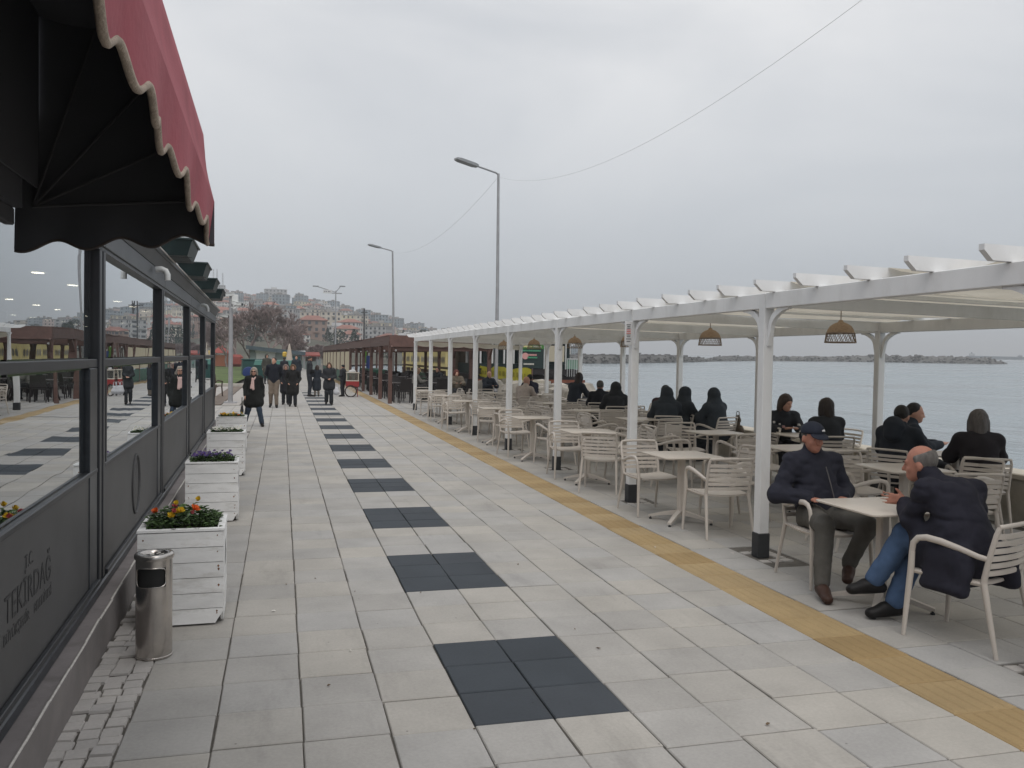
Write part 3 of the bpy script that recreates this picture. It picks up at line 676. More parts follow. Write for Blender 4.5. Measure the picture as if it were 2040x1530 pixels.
PB = [(1.86, -1.53), (5.42, -1.61), (8.92, -1.68), (12.1, -1.78)]
pl = ['white plank flower box beside the steel bin', 'white plank flower box holding the purple pansies', 'white plank flower box holding the white flowers', 'white plank flower box at the far café corner, with yellow pansies']
for i, (y, x) in enumerate(PB): planter(i, y, x, pl[i])
flowers(0, *PB[0], 'leafy bedding plants with yellow and orange blooms in the nearest box', ['yellow', 'yellow', 'yellow', 'yellow', 'orange', 'pink'], 11, .135)
flowers(1, *PB[1], 'purple pansies filling the second flower box', ['purple'], 46, .10)
flowers(2, *PB[2], 'small white flowers filling the third flower box', ['white'], 42, .08)
flowers(3, *PB[3], 'yellow pansies in the farthest flower box', ['yellow', 'yellow', 'orange'], 40, .08)

M_inox = mat('scuffed_inox', (.52, .49, .46), .22, var=.15, scale=9, metal=1., bump=.04, bscale=8, dirt=((.30, .27, .24), .5), dscale=5)
bn = thing('ashtray_bin', 'round stainless steel litter bin with ashtray top beside the flower box', 'bin', (-1.615, 1.34, 0))
n_ = 40; Hb, rb = .605, .1
def bin_wall(z0, z1, cut=None):
    pass
b = MB()
zs = [.012, .1, .3, .31, .42, .53, .54, .57]; rows = []
ang = [2*math.pi*j/n_ for j in range(n_)]
vs = [(rb*math.cos(a), rb*math.sin(a), z) for z in zs for a in ang]; fs = []
for i in range(len(zs)-1):
    for j in range(n_):
        am = (ang[j]+math.pi/n_) % (2*math.pi); dd = abs((am-R(262)+math.pi) % (2*math.pi)-math.pi)
        if i in (4,) and dd < R(50): continue
        fs.append((i*n_+j, i*n_+(j+1) % n_, (i+1)*n_+(j+1) % n_, (i+1)*n_+j))
b.add(vs, fs); b.build('body', M_inox, bn, smooth=50)
MB().lathe([(.094, .36), (.094, .56)], n_).build('liner', M_hole, bn, smooth=50)
MB().lathe([(0, 0), (.1005, 0), (.1025, .004), (.1025, .012), (.1, .014)], n_).build('base_ring', M_inox, bn, smooth=50)
MB().lathe([(.1, .57), (.1065, .572), (.109, .582), (.108, .596), (.102, .603), (.075, .604), (.066, .598), (.06, .58), (.02, .573), (0, .573)], n_).build('ashtray_rim', M_inox, bn, smooth=50)
MB().lathe([(.062, .584), (.0, .584)], 24).build('ash', mat('ash', (.05, .047, .045), .95, bump=.6, bscale=200), bn)
for k in range(5): 
    a = k*1.3; MB().tube([(.03*math.cos(a), .03*math.sin(a), .588), (.03*math.cos(a)+.022, .03*math.sin(a)+.008, .592)], .004, 6).build('cigarette_end', M_scrap, bn)
b = MB()
for s_ in (-1, 1):
    pass
pts = []
for j in range(25):
    t0 = 2*math.pi*j/24; u = R(52)*max(-1, min(1, 1.25*math.cos(t0))); w = .055*max(-1, min(1, 1.25*math.sin(t0)))
    a = R(262)+u; pts.append(((rb+.001)*math.cos(a), (rb+.001)*math.sin(a), .475+w))
MB().tube(pts, .004, 6, cap=False).build('slot_edge', M_inox, bn, smooth=60)
# ================================================================== WHITE PERGOLA
M_pw = mat('white_painted_timber', (.78, .785, .785), .55, var=.06, scale=3, bump=.12, bscale=25, obj_var=.03, dirt=((.40, .39, .36), .35), dscale=2.2, stretch=(1, 1, .4))
M_shoe = mat('grey_post_shoe', (.035, .037, .04), .6, var=.2, scale=12)
M_canvas = bpy.data.materials.new('cream_canvas'); M_canvas.use_nodes = True
t = M_canvas.node_tree; t.nodes.clear(); o_ = t.nodes.new('ShaderNodeOutputMaterial'); mxs = t.nodes.new('ShaderNodeMixShader'); mxs.inputs[0].default_value = .5
df = t.nodes.new('ShaderNodeBsdfDiffuse'); tl = t.nodes.new('ShaderNodeBsdfTranslucent'); n = t.nodes.new('ShaderNodeTexNoise'); n.inputs['Scale'].default_value = 2.5; n.inputs['Detail'].default_value = 6
crr = t.nodes.new('ShaderNodeValToRGB'); crr.color_ramp.elements[0].color = (.56, .52, .44, 1); crr.color_ramp.elements[1].color = (.70, .66, .57, 1); crr.color_ramp.elements[0].position = .3; crr.color_ramp.elements[1].position = .7
g_ = t.nodes.new('ShaderNodeNewGeometry'); t.links.new(g_.outputs['Position'], n.inputs['Vector']); t.links.new(n.outputs[0], crr.inputs[0])
t.links.new(crr.outputs[0], df.inputs[0]); t.links.new(crr.outputs[0], tl.inputs[0]); t.links.new(df.outputs[0], mxs.inputs[1]); t.links.new(tl.outputs[0], mxs.inputs[2]); t.links.new(mxs.outputs[0], o_.inputs[0])

PX0, PXR, PY0, PSP, PW = 3.272, 6.85, 2.906, 3.019, .1
KS = list(range(-2, 8))
perg = thing('white_pergola', 'long white timber pergola with cream canvas roof over the café tables', 'pergola', (0, 0, 0))
def zf(x): return (x-PX0)*(-.06/3.6)                 # the roof falls a little towards the sea
post_me = MB().box((0, 0, .2), (PW, PW, 2.387), bev=.006).mesh('post', M_pw)
post_me2 = MB().box((0, 0, .2), (PW, PW, 2.327), bev=.006).mesh('post', M_pw)
shoe_me = MB().box((-.009, -.009, -.01), (PW+.009, PW+.009, .215), bev=.006).mesh('post_shoe', M_shoe)
def bracket():
    b = MB(); c = []; n = 9
    for i in range(n+1):
        a = math.pi-math.pi/2*i/n; w = 1+.0*i
        c.append((.30+.30*math.cos(a)*.92-.024, -.31+.31*math.sin(a)))
    prof = [(u+.012*math.sin(i/n*math.pi*3), v) for i, (u, v) in enumerate(c)]
    prof = [(0, -.335)]+prof+[(.32, 0)]
    vs = []; 
    for i, (u, v) in enumerate(prof):
        p = prof[max(0, i-1)]; q = prof[min(len(prof)-1, i+1)]; dx, dy = q[0]-p[0], q[1]-p[1]; l = math.hypot(dx, dy); nx, ny = -dy/l, dx/l; h_ = .017+.010*math.sin(i/(len(prof)-1)*math.pi)
        for s_ in (-1, 1):
            for x_ in (-.02, .02): vs.append((x_, max(.0, u+nx*h_*s_), min(-.0005, v+ny*h_*s_)))
    fs = []
    for i in range(len(prof)-1):
        a, b2 = i*4, (i+1)*4
        fs += [(a, a+1, b2+1, b2), (a+2, b2+2, b2+3, a+3), (a, b2, b2+2, a+2), (a+1, a+3, b2+3, b2+1)]
    fs += [(0, 2, 3, 1), (len(vs)-4, len(vs)-3, len(vs)-1, len(vs)-2)]
    return b.add(vs, fs).mesh('bracket', M_pw, smooth=35)
br_me = bracket()
beamF = MB().box((.006, 0, 0), (PW-.006, PSP-PW, .139), bev=.005).mesh('beam', M_pw)
for k in KS:
    y = PY0+PSP*k
    for X, pm, zt in ((PX0, post_me, 2.249), (PXR, post_me2, 2.189)):
        p = link('post', pm, perg, (X, y, 0)); link('post_shoe', shoe_me, p)
        for s_ in (1, -1):
            o = link('bracket', br_me, p, (PW/2, PW if s_ > 0 else 0, zt)); o.scale = (1, s_, 1)
        if k < 7: link('beam', beamF, perg, (X, y+PW, zt))
    MB().add([(PX0+PW, y+.02, 2.27+zf(PX0)), (PXR, y+.02, 2.27+zf(PXR)), (PXR, y+.08, 2.27+zf(PXR)), (PX0+PW, y+.08, 2.27+zf(PX0)), (PX0+PW, y+.02, 2.386+zf(PX0)), (PXR, y+.02, 2.386+zf(PXR)), (PXR, y+.08, 2.386+zf(PXR)), (PX0+PW, y+.08, 2.386+zf(PX0))],
             [(0, 3, 2, 1), (4, 5, 6, 7), (0, 1, 5, 4), (1, 2, 6, 5), (2, 3, 7, 6), (3, 0, 4, 7)]).build('cross_beam', M_pw, perg)
raf = MB(); x0, x1 = 3.08, 7.2
rp = [(x0, 2.488), (x0, 2.452), (x0+.065, 2.3905+.001), (x1-.08, 2.3905+zf(x1-.08)), (x1, 2.45+zf(x1)), (x1, 2.488+zf(x1))]
n = len(rp); raf.add([(x, -.022, z) for x, z in rp]+[(x, .022, z) for x, z in rp], [tuple(range(n)), tuple(range(2*n-1, n-1, -1))]+[(i, (i+1) % n, n+(i+1) % n, n+i) for i in range(n)])
raf_me = raf.mesh('rafter', M_pw)
RY = [-2.3+.635*i for i in range(43)]
for y in RY: link('rafter', raf_me, perg, (random.uniform(-.012, .012), y, 0))
for i in range(len(RY)-1):
    y0, y1 = RY[i]+.024, RY[i+1]-.024; ups = (i % 2 == 0)
    za, zb = (2.486, 2.402) if ups else (2.402, 2.486)
    P = []
    for a in range(9):
        row = []; u = a/8
        for c in range(7):
            w = c/6; x = 3.43+(7.0-3.43)*w
            row.append((x, y0+(y1-y0)*u, za+(zb-za)*u+zf(x)-.03*math.sin(math.pi*u)-.02*math.sin(math.pi*w)+random.uniform(-.003, .003)))
        P.append(row)
    MB().grid(P).build('canvas_panel', M_canvas, perg, smooth=60, fix=False)
# scalloped canvas edge closing the far end
P = []
for j in range(41):
    x = PX0+PW+(PXR-PX0-PW)*j/40; P.append([(x, PY0+PSP*7+.03, 2.25+zf(x)), (x, PY0+PSP*7+.035, 2.13+zf(x)-.04*abs(math.sin(j*math.pi/6)))])
MB().grid(P).build('end_valance', M_canvas, perg, fix=False)
# notice on the second post
M_board = mat('notice_board', (.62, .62, .62), .4); M_ink = mat('notice_ink', (.08, .08, .09), .6); M_inkr = mat('notice_red', (.5, .05, .04), .6)
p = at_y(1252, 664, PY0+PSP-.012)
sg = thing('notice', 'narrow white notice with black and red lines fixed to a pergola post', 'sign', (p.x, PY0+PSP-.012, p.z))
MB().box((-.05, -.006, -.145), (.05, .006, .145), bev=.003).build('board', M_board, sg)
for i in range(10):
    red = 3 <= i <= 5; w = random.uniform(.02, .036); z = .105-.021*i if i < 8 else -.07-.03*(i-8)
    MB().box((-w, -.0075, z-.005), (w, -.0065, z+.005)).build('print_line', M_inkr if red else M_ink, sg)
# wicker pendants
M_wick = mat('wicker', (.42, .30, .20), .8, var=.3, scale=60, bump=.6, bscale=90)
M_wickd = mat('wicker_strut', (.32, .25, .19), .8)
def pendant(y, i):
    t_ = thing('pendant_lamp', ['wicker dome pendant under the canvas, nearest to the camera', 'wicker dome pendant, second along the pergola', 'wicker dome pendant, third along the pergola', 'wicker dome pendant, fourth along the pergola', 'wicker dome pendant, fifth along the pergola', 'wicker dome pendant, farthest along the pergola'][i], 'lamp', (5.1, y, 2.0), .3*i, 'wicker pendants in the pergola')
    prof = [(.02, .25), (.028, .235), (.035, .225), (.075, .21), (.115, .18), (.14, .14), (.15, .105)]
    MB().lathe(prof, 24).build('dome', M_wick, t_, smooth=60)
    b = MB(); n = 18
    for j in range(n):
        for s_ in (-1, 1):
            pts = [((.15+.016*u)*math.cos(2*math.pi*(j+s_*u*1.)/n), (.15+.016*u)*math.sin(2*math.pi*(j+s_*u)/n), .105*(1-u)) for u in (0, .33, .66, 1)]
            b.tube(pts, .0038, 4)
    b.build('lattice', M_wickd, t_)
    b = MB()
    for r_, z in ((.166, 0.), (.151, .105)): b.tube([(r_*math.cos(2*math.pi*j/24), r_*math.sin(2*math.pi*j/24), z) for j in range(25)], .006, 6, cap=False)
    b.build('ring', M_wickd, t_)
    MB().tube([(0, 0, .25), (0, 0, .49)], .006, 6).build('cord', M_wickd, t_)
    MB().lathe([(0, .09), (.022, .1), (.03, .13), (.02, .17), (.016, .22)], 12).build('bulb', M_board, t_, smooth=60)
for i, y in enumerate((4.34, 7.36, 10.35, 13.35, 16.4, 19.4)): pendant(y, i)

# ================================================================== FURNITURE
M_ch = mat('beige_resin', (.585, .535, .48), .5, var=.05, scale=4, obj_var=.06, bump=.05, bscale=120)
M_tt = mat('table_laminate', (.585, .53, .465), .42, var=.06, scale=3, obj_var=.05)
def chair_proto(m=M_ch, slats=7):
    t_ = thing('armchair', 'beige slatted armchair', 'chair', (0, 0, 0))
    P = []; nx, ny = 9, 9
    for top in (1,):
        for i in range(nx):
            u = i/(nx-1)*2-1; row = []
            for j in range(ny):
                w = j/(ny-1); y = -.215+.45*w; hw = .225+.012*math.sin(w*math.pi)
                z = .445-.018*(1-u*u)*(1-.3*w)-.02*max(0, w-.75)**1.0*2
                row.append((u*hw, y+.012*(1-u*u)*w, z))
            P.append(row)
    b = MB().grid(P); low = [[(x, y, z-.018) for x, y, z in r_] for r_ in P]; b.grid(low)
    rim = [P[i][0] for i in range(nx)]+[P[-1][j] for j in range(1, ny)]+[P[i][-1] for i in range(nx-2, -1, -1)]+[P[0][j] for j in range(ny-2, 0, -1)]
    n = len(rim); b.add(rim+[(x, y, z-.018) for x, y, z in rim], [(i, (i+1) % n, n+(i+1) % n, n+i) for i in range(n)])
    b.build('seat', m, t_, smooth=50)
    for s_ in (-1, 1):
        MB().tube([(s_*.268, .245, 0), (s_*.262, .232, .2), (s_*.252, .215, .44), (s_*.262, .205, .56)], [.014, .018, .022, .0195], 8, flat=.85).build('leg', m, t_, smooth=60)
        MB().tube([(s_*.25, -.335, 0), (s_*.238, -.285, .22), (s_*.226, -.235, .44)], [.014, .018, .021], 8, flat=.85).build('leg', m, t_, smooth=60)
        MB().tube([(s_*.262, .206, .555), (s_*.266, .196, .615), (s_*.267, .165, .652), (s_*.266, .11, .664), (s_*.262, .02, .655), (s_*.252, -.10, .628), (s_*.24, -.2, .60), (s_*.234, -.255, .592)], [.0195, .02, .021, .022, .022, .02, .018, .017], 8, flat=.7).build('armrest', m, t_, smooth=60)
        MB().tube([(s_*.226, -.232, .43), (s_*.231, -.262, .58), (s_*.233, -.305, .75), (s_*.222, -.318, .795)], [.020, .018, .016, .015], 8, flat=.8).build('stile', m, t_, smooth=60)
        MB().tube([(s_*.236, .2, .425), (s_*.235, 0, .42), (s_*.226, -.23, .43)], .013, 6).build('side_rail', m, t_, smooth=60)
    MB().tube([(.222*math.cos(a), -.317-.034*math.sin(a), .797+.008*math.sin(a)) for a in [math.pi*i/10 for i in range(11)]], .0155, 8, flat=.9).build('top_rail', m, t_, smooth=60)
    for k in range(slats-1):
        z = .735-k*.047; y = -.302+(.735-z)*.23; P = []
        for i in range(9):
            u = i/8*2-1; yy = y-.036*(1-u*u)
            P.append([(u*.228, yy-.0055, z-.0155), (u*.228, yy-.0075, z), (u*.228, yy-.0055, z+.0155), (u*.228, yy+.0055, z+.0155), (u*.228, yy+.0035, z), (u*.228, yy+.0055, z-.0155)])
        MB().grid(P, wrap=True).build('slat', m, t_, smooth=40)
    return t_
def table_proto(m=M_tt, mleg=M_ch):
    t_ = thing('cafe_table', 'square beige café table', 'table', (0, 0, 0))
    h = .345; r_ = .05; pts = []
    for cx, cy, a0 in ((h-r_, h-r_, 0), (-h+r_, h-r_, 90), (-h+r_, -h+r_, 180), (h-r_, -h+r_, 270)):
        for i in range(6): a = R(a0+18*i); pts.append((cx+r_*math.cos(a), cy+r_*math.sin(a)))
    n = len(pts); b = MB(); rings = [(1., .74), (1., .731), (.99, .728), (.90, .718)]
    vs = [(x*s_, y*s_, z) for s_, z in [(.99, .742)]+rings for x, y in pts]; fs = [tuple(range(n))]+[(i*n+j, i*n+(j+1) % n, (i+1)*n+(j+1) % n, (i+1)*n+j) for i in range(4) for j in range(n)]+[tuple(range(5*n-1, 4*n-1, -1))]
    b.add(vs, fs); b.build('tabletop', m, t_, smooth=30)
    MB().box((-.035, -.035, .07), (.035, .035, .717), bev=.01).build('column', mleg, t_)
    for k in range(4):
        a = R(45+90*k); d = Vector((math.cos(a), math.sin(a), 0)); q = Vector((-math.sin(a), math.cos(a), 0))
        b = MB(); vs = []
        for u, z, hh, w in ((.03, .105, .05, .028), (.2, .075, .035, .024), (.36, .035, .022, .02)):
            p = d*u
            for sy in (-1, 1):
                for sz in (-1, 1): vs.append(p+q*w*sy+Vector((0, 0, z+hh*.5*sz)))
        fs = []
        for i in range(2):
            o = i*4; fs += [(o, o+4, o+6, o+2), (o+1, o+3, o+7, o+5), (o, o+1, o+5, o+4), (o+2, o+6, o+7, o+3)]
        fs += [(0, 2, 3, 1), (8, 9, 11, 10)]
        b.add(vs, fs); f_ = b.build('foot', mleg, t_)
        MB().lathe([(0, 0), (.016, 0), (.016, .012), (.008, .014), (.008, .03)], 8, (d.x*.345, d.y*.345, 0)).build('leveller', M_shoe, f_)
    return t_
chair0 = chair_proto(); table0 = table_proto(); used = {'c': False, 't': False}
def place(proto, key, x, y, rz, label, group):
    if not used[key]:
        used[key] = True; proto.location = (x, y, 0); proto.rotation_euler = (0, 0, rz); tag(proto, label, None, group); return proto
    return dup(proto, (x, y, 0), rz, label, group)
rc = random.Random(11)
def chair(x, y, deg, label): return place(chair0, 'c', x, y, R(deg), label, 'beige armchairs on the terrace')
def table(x, y, deg, label): return place(table0, 't', x, y, R(deg), label, 'beige café tables on the terrace')
# promenade-side row; chairs turned to the table from the near (-Y) and far (+Y) side
T1 = [1.32, 4.6, 7.6, 10.35, 13.05, 15.8, 18.6, 21.4]
T2 = [3.25, 5.15, 7.25, 9.95, 12.3, 14.9, 17.6, 20.3]
table(3.315, T1[0], 0, 'square beige table between the two men in dark jackets')
chair(3.36, 2.05, 177, 'beige armchair under the man in the cap')
chair(3.37, .60, 20, 'beige armchair under the man in blue jeans')
for i, y in enumerate(T1[1:]):
    o_ = ORD[i+1]
    table(3.33+rc.uniform(-.03, .03), y, rc.uniform(-3, 3), f'square beige table, {o_} along the promenade edge of the terrace')
    a = [-4, -30, 6, 12, -8, 5, 10][i]
    chair(3.42+[0, -.15, .1, .05, .1, 0, .1][i], y-.62-[.02, .12, 0, 0, 0, 0, .05][i], a, f'beige armchair on the near side of the {o_} promenade-edge table')
    chair(3.25+[-.02, 0, -.05, .1, -.1, 0, .1][i], y+.60, 180+[3, -4, 8, -10, 5, 0, 12][i], f'beige armchair on the far side of the {o_} promenade-edge table')
    if i != 3: chair(3.33+.64, y+.02, 92+rc.uniform(-12, 12), f'beige armchair on the sea side of the {o_} promenade-edge table')
for i, y in enumerate(T2):
    o_ = ORD[i]
    table(5.12+rc.uniform(-.05, .05), y, rc.uniform(-4, 4), f'square beige table, {o_} along the middle row of the terrace')
    chair(5.15+rc.uniform(-.1, .1), y-.63, rc.uniform(-12, 14), f'beige armchair on the near side of the {o_} middle-row table')
    chair(5.05+rc.uniform(-.1, .1), y+.62, 180+rc.uniform(-14, 12), f'beige armchair on the far side of the {o_} middle-row table')
    if i not in (1,): chair(5.12-.66, y+rc.uniform(-.05, .05), -90+rc.uniform(-15, 15), f'beige armchair on the promenade side of the {o_} middle-row table')
    if i not in (1,): chair(5.12+.66, y+rc.uniform(-.05, .05), 90+rc.uniform(-15, 15), f'beige armchair on the sea side of the {o_} middle-row table')
for k, (y, a) in enumerate(((8.7, 40), (11.4, -35), (13.9, 120), (16.6, 25), (18.9, -60), (21.2, 80))): chair(4.25+.1*math.sin(k*2), y, a, f'stray beige armchair turned askew between two table rows, {ORD[k]} from the camera')
# sea-side row
table(6.62, 4.25, 10, 'beige table at the parapet between the hooded man and the grey-haired woman')
table(6.3, 6.78, 0, 'beige table by the parapet between two women facing each other')
table(6.2, 10.45, 8, 'beige table by the parapet with the women in black')
table(6.25, 13.6, 0, 'beige table by the parapet beside the headscarfed woman')
table(6.2, 16.4, 5, 'beige table by the parapet before the long-haired woman')
table(6.2, 19.4, 0, 'beige table by the parapet, farthest of the sea-side row')
for k, (x, y, a) in enumerate(((6.95-.15, 6.78, 95), (6.75, 13.6, 85), (6.2, 13.0, 5), (6.2, 15.75, -6), (6.8, 16.5, 92), (6.2, 18.75, 0), (6.25, 20.05-.02, 176), (6.8, 19.4, 90))):
    chair(x, y, a, ['empty beige armchair at the parapet side of the two women\'s table', 'empty beige armchair seaward of the headscarfed woman\'s table', 'empty beige armchair near the headscarfed woman', 'empty beige armchair before the long-haired woman\'s table', 'empty beige armchair seaward of the long-haired woman', 'empty beige armchair near side of the farthest parapet table', 'beige armchair far side of the farthest parapet table', 'empty beige armchair seaward of the farthest parapet table'][k])
M_cup = mat('dark_cup', (.02, .02, .025), .3)
def cup(x, y, label):
    t_ = thing('glass_cup', label, 'cup', (x, y, .742), 0, 'cups on the tables')
    MB().lathe([(0, 0), (.03, 0), (.026, .03), (.034, .075), (.031, .075), (.024, .03), (0, .006)], 14).build('bowl', M_cup, t_, smooth=50)
    MB().lathe([(0, -.0), (.055, .001), (.06, .008), (.0, .004)], 16).build('saucer', M_board, t_, smooth=50)
cup(6.5, 4.12, 'dark cup on the parapet table, nearer to the hooded man'); cup(6.68, 4.1, 'dark cup on the parapet table, nearer to the grey-haired woman')
# ================================================================== FIGURES (bodies grown from a distance field, one surface each)
def surfnet(Fv, o, h):
    S = Fv < 0; nx, ny, nz = Fv.shape
    cs = [(i, j, k) for i in (0, 1) for j in (0, 1) for k in (0, 1)]
    sub = lambda A, c: A[c[0]:nx-1+c[0], c[1]:ny-1+c[1], c[2]:nz-1+c[2]]
    sm = np.zeros((nx-1, ny-1, nz-1), np.int8)
    for c in cs: sm += sub(S, c)
    act = np.argwhere((sm > 0) & (sm < 8))
    if len(act) == 0: return np.zeros((0, 3)), []
    vid = -np.ones((nx-1, ny-1, nz-1), np.int64); vid[act[:, 0], act[:, 1], act[:, 2]] = np.arange(len(act))
    val = {c: Fv[act[:, 0]+c[0], act[:, 1]+c[1], act[:, 2]+c[2]] for c in cs}
    acc = np.zeros((len(act), 3)); num = np.zeros(len(act))
    for c in cs:
        for ax in range(3):
            if c[ax] == 0:
                d = list(c); d[ax] = 1; d = tuple(d); a, b = val[c], val[d]; m = (a < 0) != (b < 0)
                tt = np.where(m, a/np.where(m, a-b, 1), 0); p = np.repeat(np.array(c, float)[None], len(act), 0); p[:, ax] += tt
                acc[m] += p[m]; num[m] += 1
    V = (act+acc/num[:, None])*h+o; faces = []
    for ax in range(3):
        u, w = (ax+1) % 3, (ax+2) % 3
        a = S; sl0 = [slice(None)]*3; sl1 = [slice(None)]*3; sl0[ax] = slice(0, -1); sl1[ax] = slice(1, None)
        A, B = S[tuple(sl0)], S[tuple(sl1)]; e = np.argwhere(A != B)
        e = e[(e[:, u] > 0) & (e[:, w] > 0) & (e[:, u] < Fv.shape[u]-1) & (e[:, w] < Fv.shape[w]-1)]
        ins = A[e[:, 0], e[:, 1], e[:, 2]]
        def cid(du, dw): q = e.copy(); q[:, u] += du; q[:, w] += dw; return vid[q[:, 0], q[:, 1], q[:, 2]]
        Q = np.stack([cid(-1, -1), cid(0, -1), cid(0, 0), cid(-1, 0)], 1)
        Q[~ins] = Q[~ins][:, ::-1]; faces.append(Q)
    Fq = np.concatenate(faces); Fq = Fq[(Fq >= 0).all(1)]
    return V, Fq
_RL = np.random.RandomState(5).rand(24, 24, 24).astype(np.float32)
def lattice_noise(ax, f, off=(0, 0, 0)):
    V = _RL
    for i in range(3):
        q = ax[i]*f[i]+off[i]; b = np.floor(q).astype(int); w = (q-b).astype(np.float32); w = w*w*(3-2*w); sh_ = [1, 1, 1]; sh_[i] = -1; w = w.reshape(sh_)
        V = np.take(V, b % 24, axis=i)*(1-w)+np.take(V, (b+1) % 24, axis=i)*w
    return V
def folds(ax, a):
    """irregular creases: two warped octaves of ridged noise"""
    n1 = np.abs(lattice_noise(ax, (7, 7, 11), (3, 1, 7))*2-1); n2 = np.abs(lattice_noise(ax, (15, 15, 21), (8, 2, 5))*2-1); n3 = lattice_noise(ax, (4, 4, 4), (1, 9, 2))
    return (np.minimum(n1*2.2, 1)*.9+np.minimum(n2*2, 1)*.45*n3*1.6-.85+(n3-.5)*1.2)*-a
class SDF:
    """smooth union of capsules / ellipsoids; sub() carves"""
    def __init__(s, k=.03): s.p = []; s.k = k
    def cap(s, a, b, ra, rb=None, flat=None, k=None, sub=False):
        s.p.append(('c', np.array(a, float), np.array(b, float), ra, ra if rb is None else rb, flat, s.k if k is None else k, sub)); return s
    def ell(s, c, r, axes=None, k=None, sub=False):
        s.p.append(('e', np.array(c, float), np.array(r, float), None if axes is None else np.array(axes, float), None, None, s.k if k is None else k, sub)); return s
    def grow(s, d):
        q = SDF(s.k)
        for t_, a, b, c, e, f, k, su in s.p:
            if su: continue
            q.p.append((t_, a, b, c+d, e+d, f, k, su) if t_ == 'c' else (t_, a, b+d, c, e, f, k, su))
        return q
    def mesh(s, name, m, h, wr=0., wf=14., clip=None, smooth_it=1):
        lo = np.min([np.minimum(p[1]-(max(p[3], p[4]) if p[0] == 'c' else p[2].max()), (p[2]-max(p[3], p[4])) if p[0] == 'c' else p[1]-p[2].max()) for p in s.p if not p[7]], 0)-3*h-.01
        hi = np.max([np.maximum(p[1]+(max(p[3], p[4]) if p[0] == 'c' else p[2].max()), (p[2]+max(p[3], p[4])) if p[0] == 'c' else p[1]+p[2].max()) for p in s.p if not p[7]], 0)+3*h+.01
        n = np.ceil((hi-lo)/h).astype(int)+1; Fv = np.full(n, 1., np.float32)
        ax = [lo[i]+h*np.arange(n[i]) for i in range(3)]
        for t_, a, b, c, e, f, k, su in s.p:
            rm = (max(c, e) if t_ == 'c' else b.max())+k+3*h
            l_ = np.minimum(a, b)-rm if t_ == 'c' else a-rm; h_ = np.maximum(a, b)+rm if t_ == 'c' else a+rm
            i0 = np.clip(np.floor((l_-lo)/h).astype(int), 0, n); i1 = np.clip(np.ceil((h_-lo)/h).astype(int)+1, 0, n)
            if (i1 <= i0).any(): continue
            X = ax[0][i0[0]:i1[0]][:, None, None]; Y = ax[1][i0[1]:i1[1]][None, :, None]; Z = ax[2][i0[2]:i1[2]][None, None, :]
            if t_ == 'c':
                d = b-a; L2 = max(1e-9, float(d@d)); tt = np.clip(((X-a[0])*d[0]+(Y-a[1])*d[1]+(Z-a[2])*d[2])/L2, 0, 1)
                qx, qy, qz = X-a[0]-tt*d[0], Y-a[1]-tt*d[1], Z-a[2]-tt*d[2]
                if f is not None:
                    nv = np.array(f[0], float); nv /= np.linalg.norm(nv); dt = (qx*nv[0]+qy*nv[1]+qz*nv[2])*(f[1]-1)
                    qx, qy, qz = qx+dt*nv[0], qy+dt*nv[1], qz+dt*nv[2]
                D = np.sqrt(qx*qx+qy*qy+qz*qz)-(c+tt*(e-c))
            else:
                qx, qy, qz = X-a[0], Y-a[1], Z-a[2]
                if c is not None: qx, qy, qz = [qx*c[i][0]+qy*c[i][1]+qz*c[i][2] for i in range(3)]
                k0 = np.sqrt((qx/b[0])**2+(qy/b[1])**2+(qz/b[2])**2); k1 = np.sqrt((qx/b[0]**2)**2+(qy/b[1]**2)**2+(qz/b[2]**2)**2)+1e-9
                D = k0*(k0-1)/k1
            V = Fv[i0[0]:i1[0], i0[1]:i1[1], i0[2]:i1[2]]; D = D.astype(np.float32)
            kk = max(k, 1e-4)
            if su:
                hh = np.maximum(kk-np.abs(V+D), 0)/kk; Fv[i0[0]:i1[0], i0[1]:i1[1], i0[2]:i1[2]] = np.maximum(V, -D)+hh*hh*kk*.25
            else:
                hh = np.maximum(kk-np.abs(V-D), 0)/kk; Fv[i0[0]:i1[0], i0[1]:i1[1], i0[2]:i1[2]] = np.minimum(V, D)-hh*hh*kk*.25
        if clip is not None:
            X, Y, Z = ax[0][:, None, None], ax[1][None, :, None], ax[2][None, None, :]
            for c, nv in clip: Fv = np.maximum(Fv, ((X-c[0])*nv[0]+(Y-c[1])*nv[1]+(Z-c[2])*nv[2]).astype(np.float32))
        if wr:
            Fv = Fv+folds(ax, wr*1.35) if wf < 35 else Fv+wr*2*(lattice_noise(ax, (wf*.8, wf*.8, wf*.3))-.5)
        V, Q = surfnet(Fv, lo, h)
        for _ in range(smooth_it):
            e0 = np.concatenate([Q[:, [0, 1]], Q[:, [1, 2]], Q[:, [2, 3]], Q[:, [3, 0]]]); acc = np.zeros_like(V); cn = np.zeros(len(V))
            np.add.at(acc, e0[:, 0], V[e0[:, 1]]); np.add.at(acc, e0[:, 1], V[e0[:, 0]]); np.add.at(cn, e0[:, 0], 1); np.add.at(cn, e0[:, 1], 1)
            V = V*.5+acc/np.maximum(cn, 1)[:, None]*.5
        me = bpy.data.meshes.new(name); me.vertices.add(len(V)); me.vertices.foreach_set('co', V.astype(np.float32).ravel())
        me.loops.add(len(Q)*4); me.loops.foreach_set('vertex_index', Q.ravel().astype(np.int32)); me.polygons.add(len(Q))
        me.polygons.foreach_set('loop_start', np.arange(0, len(Q)*4, 4, dtype=np.int32)); me.polygons.foreach_set('loop_total', np.full(len(Q), 4, np.int32))
        me.polygons.foreach_set('use_smooth', np.ones(len(Q), bool)); me.update(calc_edges=True); me.validate(); me.materials.append(m); return me

